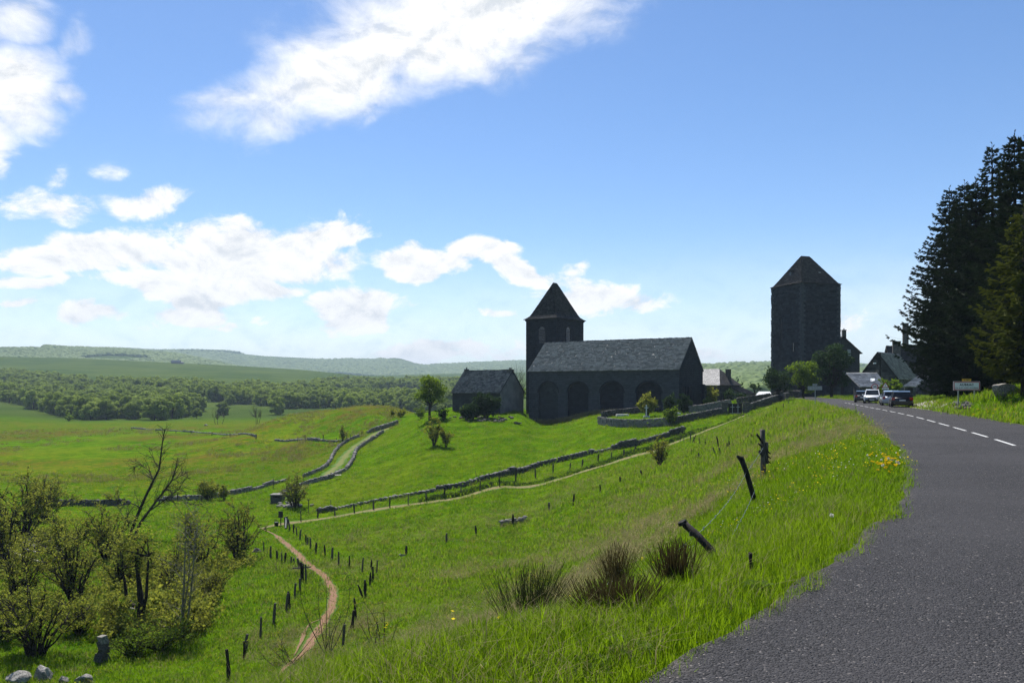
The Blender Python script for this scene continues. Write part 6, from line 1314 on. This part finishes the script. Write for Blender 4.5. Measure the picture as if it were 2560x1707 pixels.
g = ground(771, 1277); e = empty('cross_stake', g, 'slim dark stake topped by a small cross-shaped head', 'stake'); h = 30 * g.y / FPX; q = MB(); q.tube([(0, 0, -.1), (0, 0, h)], .035, 6); q.build('stake', 'charred_wood', e); q = MB(); q.box((0, 0, h - .12), (.26, .05, .09)); q.build('crossbar', 'charred_wood', e)
g = ground(845, 1197); e = empty('pallet', g + Vector((0, 0, .5)), 'small whitish slatted pallet on the lane wall', 'pallet'); 
for k in range(4): q = MB(); q.box((-.3 + k * .22, 0, .1), (.13, .9, .05), .3); q.build('slat', 'bleached_wood', e)
for k in (-.3, .3): q = MB(); q.box((0, k, .05), (.85, .08, .06), .3); q.build('bearer', 'bleached_wood', e)

# ------------------------------------------------------------------ road signs
def text_mesh(s, size, mat, parent, loc, rot=(R(90), 0, 0), bold=0.0, name='lettering', sx=1.0):
    cu = bpy.data.curves.new('lettering', 'FONT'); cu.body = s; cu.size = size; cu.align_x = 'CENTER'; cu.align_y = 'CENTER'; cu.offset = bold; cu.extrude = .002; cu.space_character = 1.12
    t = bpy.data.objects.new('tmp_text', cu); me = bpy.data.meshes.new_from_object(t); bpy.data.objects.remove(t); me.name = name; o = obj(name, me, mat, parent); o.location = loc; o.rotation_euler = rot; o.scale = (sx, 1, 1); return o
g = ground(2418, 1009); d = g.y; k = d / FPX; ctr = at(2416.5, 964.5, d)
e = empty('place_sign', (ctr.x, d, g.z), 'white red-framed place-name sign reading AUBRAC on the right bank', 'sign', rz=R(-8)); zc = ctr.z - g.z; w, h = 62.5 * k, 22.5 * k
q = MB(); q.box((0, 0, zc), (w, .03, h)); pb = q.build('panel', 'sign_white', e)
for (x, z, a, b_) in ((0, zc + h / 2 - .05, w - .03, .055), (0, zc - h / 2 + .05, w - .03, .055)): q = MB(); q.box((x, -.018, z), (a, .012, b_)); q.build('red_border', 'sign_red', pb)
for x in (-w / 2 + .045, w / 2 - .045): q = MB(); q.box((x, -.0185, zc), (.055, .012, h - .16)); q.build('red_border', 'sign_red', pb)
text_mesh('AUBRAC', .20, 'sign_black', pb, (0, -.02, zc + .075), bold=.006, sx=1.08); text_mesh("Cne de ST CHELY D'AUBRAC", .105, 'sign_black', pb, (0, -.02, zc - .135), bold=.002, sx=1.02)
q = MB(); q.box((.0, 0, zc + h / 2 + .095), (.58, .03, .17)); pc = q.build('route_plate', 'sign_yellow', e); text_mesh('D 987', .13, 'sign_black', pc, (0, -.02, zc + h / 2 + .095), bold=.003)
for x in (-.52, .52): q = MB(); q.box((x, .05, zc / 2 - .1), (.07, .05, zc + .25)); q.build('post', 'galvanised', e)
g = ground(2038, 1014); k = g.y / FPX; e = empty('direction_sign', g, 'grey back of a roadside direction sign on one pole', 'sign', rz=R(-10)); ht = (1014 - 960) * k
q = MB(); q.tube([(0, 0, -.2), (0, 0, ht)], .042, 10); q.build('pole', 'galvanised', e); zb = (1014 - 970) * k; q = MB(); q.box((-.02, .05, zb), (34 * k, .025, 10 * k)); q.build('panel', 'galvanised', e); q = MB(); q.box((-.02, .05, zb + 8.2 * k), (11 * k, .025, 5.5 * k)); q.build('route_plate', 'galvanised', e)
for z in (zb + .08, zb - .08): q = MB(); q.box((0, .02, z), (.14, .05, .04)); q.build('clamp', 'galvanised', e)
x = (2187 - CU) / FPX * 101; e = empty('speed_sign', (x, 101, h1(x, 101)), 'round red-rimmed 30 speed limit sign behind the white car', 'sign', rz=R(-20)); zc = EYE + (HV - 967) / FPX * 101 - h1(x, 101)
def disc(b, rad, y, z, n=28): b.add([(rad * math.cos(2 * math.pi * i / n), y, z + rad * math.sin(2 * math.pi * i / n)) for i in range(n)], [tuple(range(n))])
q = MB(); q.tube([(0, .05, -.3), (0, .05, zc + .3)], .03, 8); q.build('pole', 'galvanised', e)
q = MB(); q.tube([(0, 0, zc), (0, .02, zc)], .40, 28); q.build('red_disc', 'sign_red', e); q = MB(); q.tube([(0, -.012, zc), (0, -.004, zc)], .30, 28); q.build('white_disc', 'sign_white', e); text_mesh('30', .38, 'sign_black', e, (0, -.016, zc), bold=.012)
q = MB(); q.box((0, 0, zc - .55), (.5, .02, .2)); q.build('sub_plate', 'sign_red', e)
x = (2213.5 - CU) / FPX * 98; e = empty('warning_sign', (x, 98, h1(x, 98)), 'triangular warning sign with plate above the silver car', 'sign', rz=R(-20)); zc = EYE + (HV - 965) / FPX * 98 - h1(x, 98)
q = MB(); q.tube([(0, .05, -.3), (0, .05, zc + .2)], .03, 8); q.build('pole', 'galvanised', e)
for nm, s, y, m in (('red_triangle', .40, 0, 'sign_red'), ('white_triangle', .30, -.012, 'sign_white')):
    q = MB(); t = [(-s, zc - s * .5 + .05), (s, zc - s * .5 + .05), (0, zc + s * 1.15 + .05)]; q.add([(a, y, b_) for a, b_ in t] + [(a, y + .01, b_) for a, b_ in t], [(0, 1, 2), (5, 4, 3), (0, 3, 4, 1), (1, 4, 5, 2), (2, 5, 3, 0)]); q.build(nm, m, e)
q = MB(); q.box((0, -.016, zc + .12), (.05, .004, .2)); q.build('exclamation_bar', 'sign_black', e); q = MB(); q.box((0, -.016, zc - .04), (.05, .004, .05)); q.build('exclamation_dot', 'sign_black', e)
q = MB(); q.box((0, 0, zc - .32), (.75, .02, .22)); q.build('sub_plate', 'sign_white', e)
for zz in (-.29, -.35): q = MB(); q.box((0, -.0125, zc + zz), (.58, .004, .03)); q.build('text_line', 'sign_black', e)
x = (2200.5 - CU) / FPX * 116; e = empty('utility_pole', (x, 116, h1(x, 116)), 'dark utility pole with a small lamp against the barn gable', 'pole'); q = MB(); q.tube([(0, 0, -.5), (0, 0, 6.8)], [.13, .09], 8); q.build('pole', 'charred_wood', e); q = MB(); q.tube([(0, 0, 5.2), (-.5, -.1, 5.35), (-.75, -.1, 5.3)], .03, 6); q.build('lamp_arm', 'iron', e); q = MB(); q.box((-.85, -.1, 5.22), (.34, .22, .16)); q.build('lamp_head', 'sign_white', e)
x = (2139 - CU) / FPX * 103; e = empty('bollard', (x, 103, 0), 'short dark post beside the farthest parked car', 'bollard'); q = MB(); q.box((0, 0, .25), (.28, .28, .5)); q.build('body', 'dark_stone', e); q = MB(); q.box((0, 0, .53), (.32, .32, .06)); q.build('cap', 'marble', e)

# ------------------------------------------------------------------ parked cars (local +y is the front)
def car(loc, heading, label, paint, Lc=4.2, Wc=1.76, Hc=1.5, suv=False, hatch=True):
    e = empty('parked_car', (*loc, 0.0), label, 'car', 'cars parked at the right roadside', rz=heading); hl, hw = Lc / 2, Wc / 2; gc = .22 if suv else .18; belt = .92 if suv else .88; hood = .95 if suv else .86
    # lower body: lofted sections from rear to front: (y, half width, z low, z shoulder)
    S = [(-hl, hw * .78, .42, belt - .22), (-hl + .08, hw * .93, .30, belt - .02), (-hl + .55, hw, gc, belt), (-.4, hw, gc, belt), (.55, hw, gc, belt), (hl - .95, hw * .99, gc, hood), (hl - .25, hw * .92, .26, hood - .14), (hl - .04, hw * .80, .34, hood - .30), (hl, hw * .72, .42, hood - .36)]
    b = MB(); vs_, m = [], 8
    for (y, w, z0, z1) in S: vs_ += [(-w * .90, y, z0), (-w, y, z0 + .14), (-w, y, z1 - .16), (-w * .93, y, z1), (w * .93, y, z1), (w, y, z1 - .16), (w, y, z0 + .14), (w * .90, y, z0)]
    b.add(vs_, [(i * m + j, i * m + (j + 1) % m, (i + 1) * m + (j + 1) % m, (i + 1) * m + j) for i in range(len(S) - 1) for j in range(m)] + [tuple(range(m - 1, -1, -1)), tuple((len(S) - 1) * m + j for j in range(m))]); b.build('body', paint, e, True)
    r0, r1, r2, r3 = -hl + .10, -hl + .42, .35, 1.12
    C = [(r0, hw * .90, belt - .05), (r1, hw * .74, Hc - .10), ((r1 + r2) / 2, hw * .77, Hc), (r2, hw * .74, Hc - .06), (r3, hw * .88, belt - .04)]
    b = MB(); b.add([(-w, y, z) for y, w, z in C] + [(w, y, z) for y, w, z in C], [(i, i + 5, i + 6, i + 1) for i in range(4)] + [(0, 1, 2, 3, 4), (9, 8, 7, 6, 5)]); b.build('cabin', paint, e, False)
    def pane(nm, pts): q = MB(); q.add(pts, [tuple(range(len(pts)))]); q.build(nm, 'car_glass', e)
    def lerp(a, b_, t): return a + (b_ - a) * t
    def edge_q(i, j, t0, t1, wk, off):
        (ya, wa, za), (yb, wb, zb) = C[i], C[j]; P0 = (lerp(ya, yb, t0), lerp(wa, wb, t0) * wk, lerp(za, zb, t0)); P1 = (lerp(ya, yb, t1), lerp(wa, wb, t1) * wk, lerp(za, zb, t1)); n = Vector((0, -(zb - za), yb - ya)).normalized() * off
        if n.z < 0: n = -n
        return [(-P0[1], P0[0] + n.y, P0[2] + n.z), (P0[1], P0[0] + n.y, P0[2] + n.z), (P1[1], P1[0] + n.y, P1[2] + n.z), (-P1[1], P1[0] + n.y, P1[2] + n.z)]
    pane('windscreen', edge_q(3, 4, .06, .92, .9, .012)); pane('rear_window', edge_q(0, 1, .28, .92, .86, .012))
    for s in (-1, 1):
        pane('side_window', [(s * (hw * .875 + .012), r0 + .42, belt + .03), (s * (hw * .875 + .012), .1, belt + .03), (s * (hw * .775 + .012), .1, Hc - .12), (s * (hw * .755 + .012), r1 + .12, Hc - .16)]); pane('side_window', [(s * (hw * .875 + .012), .17, belt + .03), (s * (hw * .875 + .012), r3 - .16, belt + .03), (s * (hw * .765 + .012), r2 - .02, Hc - .13), (s * (hw * .775 + .012), .17, Hc - .12)])
        q = MB(); q.box((s * (hw + .07), .78, belt + .06), (.16, .12, .12)); q.build('mirror', paint, e)
        q = MB(); q.box((s * hw * .72, hl - .12, hood - .26), (.34, .26, .13), -s * .5); q.build('headlight', 'lamp_clear', e)
        q = MB(); q.box((s * hw * .80, -hl + .06, belt - .12), (.26, .16, .24), s * .25); q.build('tail_light', 'lamp_red', e)
        for y in (-hl + .78, hl - .82):
            q = MB(); q.tube([(s * (hw - .20), y, .32), (s * (hw + .012), y, .32)], .32, 20); t = q.build('wheel', 'tyre', e); q = MB(); q.tube([(s * (hw - .02), y, .32), (s * (hw + .02), y, .32)], .21, 14); q.build('rim', 'rim', t)
            q = MB(); q.tube([(s * (hw - .04), y, .33), (s * (hw + .006), y, .33)], .38, 20); q.build('wheel_arch', 'plastic_black', e)
    q = MB(); q.box((0, -hl + .02, .42), (hw * 1.6, .14, .26)); q.build('rear_bumper', 'plastic_black' if suv else paint, e); q = MB(); q.box((0, hl - .03, .36), (hw * 1.5, .14, .22)); q.build('front_bumper', 'plastic_black', e)
    q = MB(); q.box((0, hl - .02, hood - .36), (.85, .08, .16)); q.build('grille', 'plastic_black', e); q = MB(); q.box((0, hl + .05, .42), (.5, .02, .11)); q.build('number_plate', 'plate', e); q = MB(); q.box((0, -hl - .03, .62), (.5, .03, .11)); q.build('number_plate', 'plate', e)
    if suv:
        for s in (-1, 1): q = MB(); q.tube([(s * hw * .68, r1 + .1, Hc + .02), (s * hw * .68, r2 - .1, Hc + .03)], .022, 5); q.build('roof_rail', 'chrome', e)
    return e
hd = -math.atan2(.325, .946)
def cpos(u, d): return ((u - CU) / FPX * d, d)
car(cpos(2252, 72.5), hd - .06, 'black hatchback parked nearest, its rear towards the viewer', 'paint_black', 4.15, 1.8, 1.47)
car(cpos(2226, 79.5), hd - .05, 'silver hatchback parked just ahead of the black car', 'paint_silver', 4.1, 1.76, 1.48)
car(cpos(2181, 92), hd + math.pi - .12, 'white compact SUV parked facing the viewer with open view of bonnet', 'paint_white', 4.25, 1.83, 1.6, True)
car(cpos(2155, 98.5), hd - .05, 'dark car farthest along, half hidden behind the white one', 'paint_navy', 4.1, 1.75, 1.45)
# ------------------------------------------------------------------ grass and flowers
def tuft(name, n, h, spread, width, seed, bend_=.45, mat='grass_blade'):
    r = np.random.default_rng(seed); V, Q, T = [], [], []
    for i in range(n):
        a = r.uniform(0, 6.28); bx, by = r.normal(size=2) * spread; L = h * r.uniform(.55, 1.15); k = bend_ * r.uniform(.2, 1.3); dx, dy = math.cos(a), math.sin(a); w = width * r.uniform(.7, 1.3); px_, py_ = -dy * w / 2, dx * w / 2
        pts = [(bx, by, -.02), (bx + dx * L * k * .22, by + dy * L * k * .22, L * .5), (bx + dx * L * k, by + dy * L * k, L * (1 - .28 * k))]
        o = len(V); V += [(pts[0][0] - px_, pts[0][1] - py_, pts[0][2]), (pts[0][0] + px_, pts[0][1] + py_, pts[0][2]), (pts[1][0] + px_ * .85, pts[1][1] + py_ * .85, pts[1][2]), (pts[1][0] - px_ * .85, pts[1][1] - py_ * .85, pts[1][2]), pts[2]]
        Q.append((o, o + 1, o + 2, o + 3)); T.append((o + 3, o + 2, o + 4))
    me = np_mesh(name, V, Q, T); return proto(name, me, mat)
near_col = bpy.data.collections.new('near_tufts'); proto_col_cur = near_col
for k in range(6): tuft('grass_tuft', 18, .17, .06, .0065, 700 + k)
for k in range(2): tuft('grass_tuft', 10, .27, .05, .0058, 710 + k, .6)
tuft('grass_tuft', 7, .28, .06, .004, 720, .8, 'grass_dry')
midg_col = bpy.data.collections.new('mid_tufts'); proto_col_cur = midg_col
for k in range(8): tuft('grass_clump', 18, .20, .13, .013, 730 + k, .6, 'grass_mid')
tuft('grass_clump', 12, .22, .14, .009, 740, 1.0, 'grass_dry')
farg_col = bpy.data.collections.new('far_tufts'); proto_col_cur = farg_col
for k in range(5): tuft('grass_clump', 16, .34, .30, .035, 750 + k, .8, 'grass_mid')
tuft('grass_clump', 14, .36, .26, .03, 757, 1.0, 'olive_leaf')
tuft('grass_clump', 12, .30, .3, .025, 758, 1.2, 'grass_dry')
dry_col = bpy.data.collections.new('dry_tufts'); proto_col_cur = dry_col
for k in range(4): tuft('straw_clump', 16, .34, .16, .009, 760 + k, 1.5, 'grass_dry')
rush_col = bpy.data.collections.new('rush_tufts'); proto_col_cur = rush_col
for k in range(3): tuft('rush_clump', 22, .6, .3, .05, 770 + k, .5, 'olive_leaf' if k else 'grass_dry')
PATHS = [(FOOT, .42), (FOOT2, .25), (TAN, .8), (LANE, 1.0)]
def allowed(x, y, road_gap=0.0):
    d, s = line_dist(x, y, ROAD_C); lim = np.where(s < 0, 3.12, 3.25) + road_gap + .14 * vnoise(x / .6, y / .6, 71)
    m = d > lim
    for ln, w in PATHS:
        near = (x > ln[:, 0].min() - 3) & (x < ln[:, 0].max() + 3) & (y > ln[:, 1].min() - 3) & (y < ln[:, 1].max() + 3) & m
        if near.any():
            dd, _ = line_dist(x[near], y[near], ln[::2]); idx = np.where(near)[0]; m[idx[dd < w]] = False
    return m
def visible(x, y, z, pad=1.3):
    """drop tufts that the slope's own brow hides from the road"""
    ok = np.ones(len(x), bool)
    for t in (.25, .4, .55, .7, .82, .92):
        zz = EYE + (z + .4 - EYE) * t; ok &= H(x * t, y * t) < zz + pad + .02 * y * t * 0
    return ok
def lay(name, col, n, r0, r1, a0, a1, s0, s1, seed, power=1.0, dens=None, label=None, tilt=.12, cat='grass'):
    r = np.random.default_rng(seed); rad = np.exp(r.uniform(math.log(r0), math.log(r1), n)) if power == 1 else (r.uniform(r0 ** power, r1 ** power, n)) ** (1 / power); a = np.radians(r.uniform(a0, a1, n)); x, y = rad * np.sin(a), rad * np.cos(a)
    m = allowed(x, y)
    if dens is not None: m &= r.random(n) < dens(x, y)
    x, y, rad = x[m], y[m], rad[m]; z = H(x, y); v = visible(x, y, z); x, y, z, rad = x[v], y[v], z[v], rad[v]; n = len(x)
    s = r.uniform(s0, s1, n) * (1 + .5 * vnoise(x / 1.7, y / 1.7, 81))
    if col is farg_col: s *= np.clip(rad / 62, .38, 1)
    s3 = np.c_[s, s, s * r.uniform(.75, 1.2, n)]
    scatter(name, np.c_[x, y, z], np.c_[r.normal(size=(n, 2)) * tilt, r.uniform(0, 6.28, n)], s3, col, label=label, cat=cat)
    return n
edge_low = lambda x, y: np.clip(.35 + (line_dist(x, y, ROAD_C)[0] - 3.1) * .9, .3, 1)
lay('grass', near_col, 52000, 3.4, 13, -50, 52, .6, 1.05, 1, .8, edge_low, 'long bright grass of the verge beside the asphalt')
lay('grass', midg_col, 80000, 11, 48, -46, 40, .42, .85, 2, 1.0, None, 'rough grass on the slope below the road and the right bank')
lay('grass', farg_col, 66000, 25, 170, -40, 36, .7, 1.25, 3, 1.0, lambda x, y: np.clip((np.hypot(x, y) - 25) / 30, 0, 1) ** .7, 'meadow grass around the church hill and the footpath')
def straw_d(x, y):
    s = np.zeros_like(x)
    for (a, b_, ra, rb) in [q for q in straw_c if q[1] > 30]: s = np.maximum(s, 1 - np.clip(np.hypot((x - a) / ra, (y - b_) / rb), 0, 1))
    return np.clip(s * 1.0 + .03, 0, 1) * (vnoise(x / 3, y / 3, 9) > -.12)
lay('dry_grass', dry_col, 40000, 24, 110, -20, 28, .7, 1.3, 4, 1.0, straw_d, 'pale dry grass lying in swathes on the meadow', .4)
rush_d = lambda x, y: ((x < -24) & (x > -190) & (y > 130) & (y < 300) & (vnoise(x / 22, y / 22, 11) > -.05) & (vnoise(x / 5, y / 5, 12) > -.1)) * .45 + 0.0
lay('rushes', rush_col, 30000, 150, 330, -42, -8, .5, 1.1, 5, 1.0, rush_d, 'brown tufted rushes in the wet part of the left field', .1, 'rushes')
# churchyard weeds at the foot of the nave
r = np.random.default_rng(12); n = 900; t = r.uniform(.10, .62, n); x = 3.375 + (t * 31.1) * math.cos(R(30)) - r.uniform(.3, 2.2, n) * math.sin(R(30)); y = 160 - t * 31.1 * math.sin(R(30)) - r.uniform(.3, 2.2, n) * math.cos(R(30)); s = r.uniform(2.0, 3.6, n)
scatter('dry_weeds', np.c_[x, y, H(x, y)], np.c_[r.normal(size=(n, 2)) * .1, r.uniform(0, 6, n)], np.c_[s * .7, s * .7, s], dry_col, label='tall brown weeds along the foot of the church wall', cat='weeds')

# rank dark weeds along the old wall beside the tan track
r = np.random.default_rng(15); n = 1500; i = r.integers(int(len(TAN) * .22), len(TAN) - 40, n); tt_ = np.gradient(TAN, axis=0); tt_ /= np.linalg.norm(tt_, axis=1)[:, None]; off = -r.uniform(1.1, 2.2, n); P = TAN[i] + np.stack([tt_[i, 1], -tt_[i, 0]], 1) * off[:, None] + r.normal(size=(n, 2)) * .3; s = r.uniform(.5, 1.1, n) * (1 + vnoise(P[:, 0] / 3, P[:, 1] / 3, 5))
weed_col = bpy.data.collections.new('weeds'); proto_col_cur = weed_col
for k in range(3): tuft('weed_clump', 20, .42, .22, .05, 780 + k, .7, 'deep_leaf' if k else 'grass_mid')
scatter('wall_weeds', np.c_[P, H(P[:, 0], P[:, 1])], np.c_[r.normal(size=(n, 2)) * .1, r.uniform(0, 6, n)], np.c_[s, s, s], weed_col, label='dark rank weeds along the old wall beside the tan track', cat='weeds')
# small meadow flowers, far too many to count
flow_col = bpy.data.collections.new('flowers'); proto_col_cur = flow_col
for k in range(4):
    r = np.random.default_rng(820 + k); c_ = np.c_[r.normal(size=(5, 2)) * .12, r.uniform(.14, .26, 5)]; v_, q_ = leaf_quads(c_, .022, r, up=2.0, aspect=1.0); proto('meadow_flower', np_mesh('meadow_flower', v_, q_), 'seed_fluff' if k == 3 else 'dandelion_petal')
lay('meadow_flowers', flow_col, 9000, 6, 60, -40, 36, .8, 1.5, 8, 1.0, lambda x, y: np.clip(.15 + 1.5 * vnoise(x / 4, y / 4, 17), 0, 1), 'small scattered yellow and white meadow flowers in the grass', .1, 'flowers')
# undergrowth between the willows: leafy sprigs and dead twigs
sprig_col = bpy.data.collections.new('sprigs'); proto_col_cur = sprig_col
for k in range(5):
    r = np.random.default_rng(800 + k); V, Q = [], []; P = []
    for i in range(9):
        tip = np.array([r.normal() * .3, r.normal() * .3, r.uniform(.35, .95)]); q = bend([r.normal() * .1, r.normal() * .1, 0], tip, r, .15, 4)
        o = len(V); w = np.array([.007, 0, 0]); V += list(map(tuple, np.vstack([q - w, q + w]))); Q += [(o + j, o + j + 1, o + j + 6, o + j + 5) for j in range(4)]
        if k < 4: P.append(q[2] + (q[4] - q[2]) * r.random((12, 1)) + r.normal(size=(12, 3)) * .09)
    nv = len(V); nq = len(Q)
    if P: lv, lq = leaf_quads(np.vstack(P), .10, r); V += list(map(tuple, lv)); Q += [tuple(x) for x in lq + nv]
    me = np_mesh('sprig', V, Q); me.materials.append(MATS['bark']); me.materials.append(MATS['willow_leaf' if k % 2 else 'olive_leaf']); mi = np.ones(len(me.polygons), np.int32); mi[:nq] = 0; me.polygons.foreach_set('material_index', mi); proto('sprig', me)
def scrub_d(x, y):
    u = CU + FPX * x / y; v = HV + (EYE - H(x, y)) / y * FPX
    a = inside(u, v, [(-300, 1300), (200, 1330), (420, 1370), (640, 1395), (640, 1425), (560, 1470), (520, 1560), (470, 1640), (300, 1660), (250, 1625), (150, 1610), (-300, 1610)])
    return a * np.clip(.38 + 1.7 * vnoise(x / 3.5, y / 3.5, 13), 0, 1)
lay('undergrowth', sprig_col, 9000, 34, 95, -46, -14, .7, 1.5, 6, 1.0, scrub_d, 'tangled leafy undergrowth between the willow bushes at left', .2, 'undergrowth')

# dandelions
def flower_mesh(kind, seed):
    r = np.random.default_rng(seed); V, Q = [], []
    n = 46 if kind == 'seed' else 30
    for i in range(n):
        d = rand_unit(1, r)[0]
        if kind == 'seed': c, L, w = d * .002, .019, .0045
        else: d = np.array([d[0], d[1], abs(d[2]) * .35 + .10]); d /= np.linalg.norm(d); c, L, w = d * .002, .021, .0050
        s = np.cross(d, rand_unit(1, r)[0]); s /= np.linalg.norm(s); o = len(V); V += list(map(tuple, [c, c + d * L * .7 + s * w, c + d * L, c + d * L * .7 - s * w])); Q.append((o, o + 1, o + 2, o + 3))
    return np_mesh('flower_head', V, Q)
HEADS = {'yellow': [flower_mesh('yellow', k) for k in range(3)], 'seed': [flower_mesh('seed', k) for k in range(3)]}
for m in HEADS['yellow']: m.materials.append(MATS['dandelion_petal'])
for m in HEADS['seed']: m.materials.append(MATS['seed_fluff'])
b = MB(); b.tube([(0, 0, -.02), (.01, 0, .5), (0, 0, 1)], [.0026, .0022, .0018], 5, False); STEM = bpy.data.meshes.new('stem'); STEM.from_pydata(b.v, [], b.f); STEM.materials.append(MATS['grass_blade'])
def dandelion(u, v, kind, label, group, h=.2, s=1.0, top=False, d=None):
    r = np.random.default_rng(int(u * 31 + v * 7)); 
    if d is not None: p = at(u, v, d); g = Vector((p.x, p.y, h1(p.x, p.y))); h = max(.08, p.z - g.z)
    else: g = ground(u, v)
    e = empty('dandelion', g, label, 'flower', group); st = obj('stem', STEM, None, e); st.scale = (1, 1, h); hd_ = obj('flower_head', HEADS[kind][int(r.integers(3))], None, e); hd_.location = (0, 0, h); hd_.scale = (s, s, s); hd_.rotation_euler = (r.normal() * .3, r.normal() * .3, r.uniform(0, 6)); return e
for (u, v, lab, s, d) in [(1000, 1682, 'white dandelion clock at the bottom, left of the picture middle', 1.25, 4.9), (1184, 1664, 'cream dandelion clock left of two in the bottom grass', .9, 5.0), (1278, 1652, 'cream dandelion clock right of two in the bottom grass', .85, 5.0), (1213, 1702, 'dandelion clock cut by the bottom edge', 1.0, 4.6), (1555, 1599, 'highest white dandelion clock in the clump by the asphalt', .8, 5.1), (1525, 1609, 'left white dandelion clock in the clump by the asphalt', .8, 5.1), (1546, 1603, 'middle white dandelion clock in the clump by the asphalt', .75, 5.05), (2079, 1288, 'lone white dandelion clock halfway up the verge', 1.5, 9.8)]:
    dandelion(u, v, 'seed', lab, 'dandelion clocks', .2, s, d=d)
r = np.random.default_rng(77)
for k in range(40):
    u, v = 2222 + r.normal() * 24, 1180 + r.normal() * 17; g = ground(u, v)
    if line_dist(np.array([g.x]), np.array([g.y]), ROAD_C)[0][0] < 3.25: u -= 45
    dandelion(u, v, 'yellow' if k % 5 else 'seed', 'small yellow dandelion in the flower patch beside the bend' if k % 5 else 'small white clock in the flower patch beside the bend', 'dandelion patch beside the bend', r.uniform(.16, .28), r.uniform(1.2, 1.9))
for k in range(14):
    u, v = 2455 + r.normal() * 28, 1036 + r.normal() * 4; dandelion(u, v, 'yellow', 'tiny yellow dandelion at the foot of the right bank', 'dandelions under the right bank', .2, 2.6)
for k in range(10):
    u, v = 2060 + r.normal() * 25, 1030 + r.uniform(-6, 12); dandelion(u, v, 'yellow', 'tiny yellow dandelion near the direction sign pole', 'dandelions near the direction sign', .2, 2.6)
# broad dandelion leaves in the verge
for (u, v, lab) in [(1580, 1655, 'flat rosette of broad leaves at the asphalt edge in front'), (1895, 1490, 'broad-leaved weed clump at the asphalt edge'), (1480, 1690, 'dark broad-leaved weed near the bottom edge')]:
    g = ground(u, v); e = empty('weed', g, lab, 'plant'); r = np.random.default_rng(u)
    for k in range(11):
        a = 6.28 * k / 11 + r.normal() * .2; L = r.uniform(.10, .17); q = MB(); c_, s_2 = math.cos(a), math.sin(a); pts = []
        for t, w, z in ((0, .006, .02), (.35, .018, .09), (.7, .026, .11), (1, .004, .07)): pts.append(((c_ * L * t - s_2 * w, s_2 * L * t + c_ * w, z), (c_ * L * t + s_2 * w, s_2 * L * t - c_ * w, z)))
        q.add([p for pr in pts for p in pr], [(2 * i, 2 * i + 1, 2 * i + 3, 2 * i + 2) for i in range(3)]); q.build('leaf', 'lime_leaf', e)
# loose chippings where grass and asphalt meet
r = np.random.default_rng(5); n = 2600; i = r.integers(0, len(fine_c), n * 6); sel = (fine_c[i, 1] > 3) & (fine_c[i, 1] < 16); i = i[sel][:n]; off = -3.12 + np.abs(r.normal(size=len(i))) * .55; P = fine_c[i] + nrm[i] * off[:, None] + r.normal(size=(len(i), 2)) * .1
chip_col = bpy.data.collections.new('chip_protos'); proto_col_cur = chip_col
for k in range(3): c_ = STONES[k].copy(); proto('chip', c_, 'pale_stone' if k == 0 else 'field_stone')
s = r.uniform(.006, .016, len(P)); scatter('loose_chippings', np.c_[P, np.full(len(P), .003)], r.uniform(0, 3, (len(P), 3)), np.c_[s, s, s * .7], chip_col, label='loose stone chippings along the asphalt edge', cat='gravel')

# ------------------------------------------------------------------ haze: the air over the valley
m, T, o = new_mat('air'); pv = T.add('ShaderNodeVolumePrincipled'); pv.inputs['Color'].default_value = (0.66, 0.83, 1.0, 1); pv.inputs['Density'].default_value = HAZE; pv.inputs['Anisotropy'].default_value = 0.0; T.put(o.inputs['Volume'], pv.outputs[0])
b = MB(); zlo, zhi = float(GZ.min()) - 1.0, max(float(GZ.max()), 60.0) + 25.0; b.box((0, 3900, (zlo + zhi) / 2), (14200, 9700, zhi - zlo)); o = b.build('haze', 'air'); tag(o, 'thin bluish haze over the valley and hills', 'haze', kind='stuff')
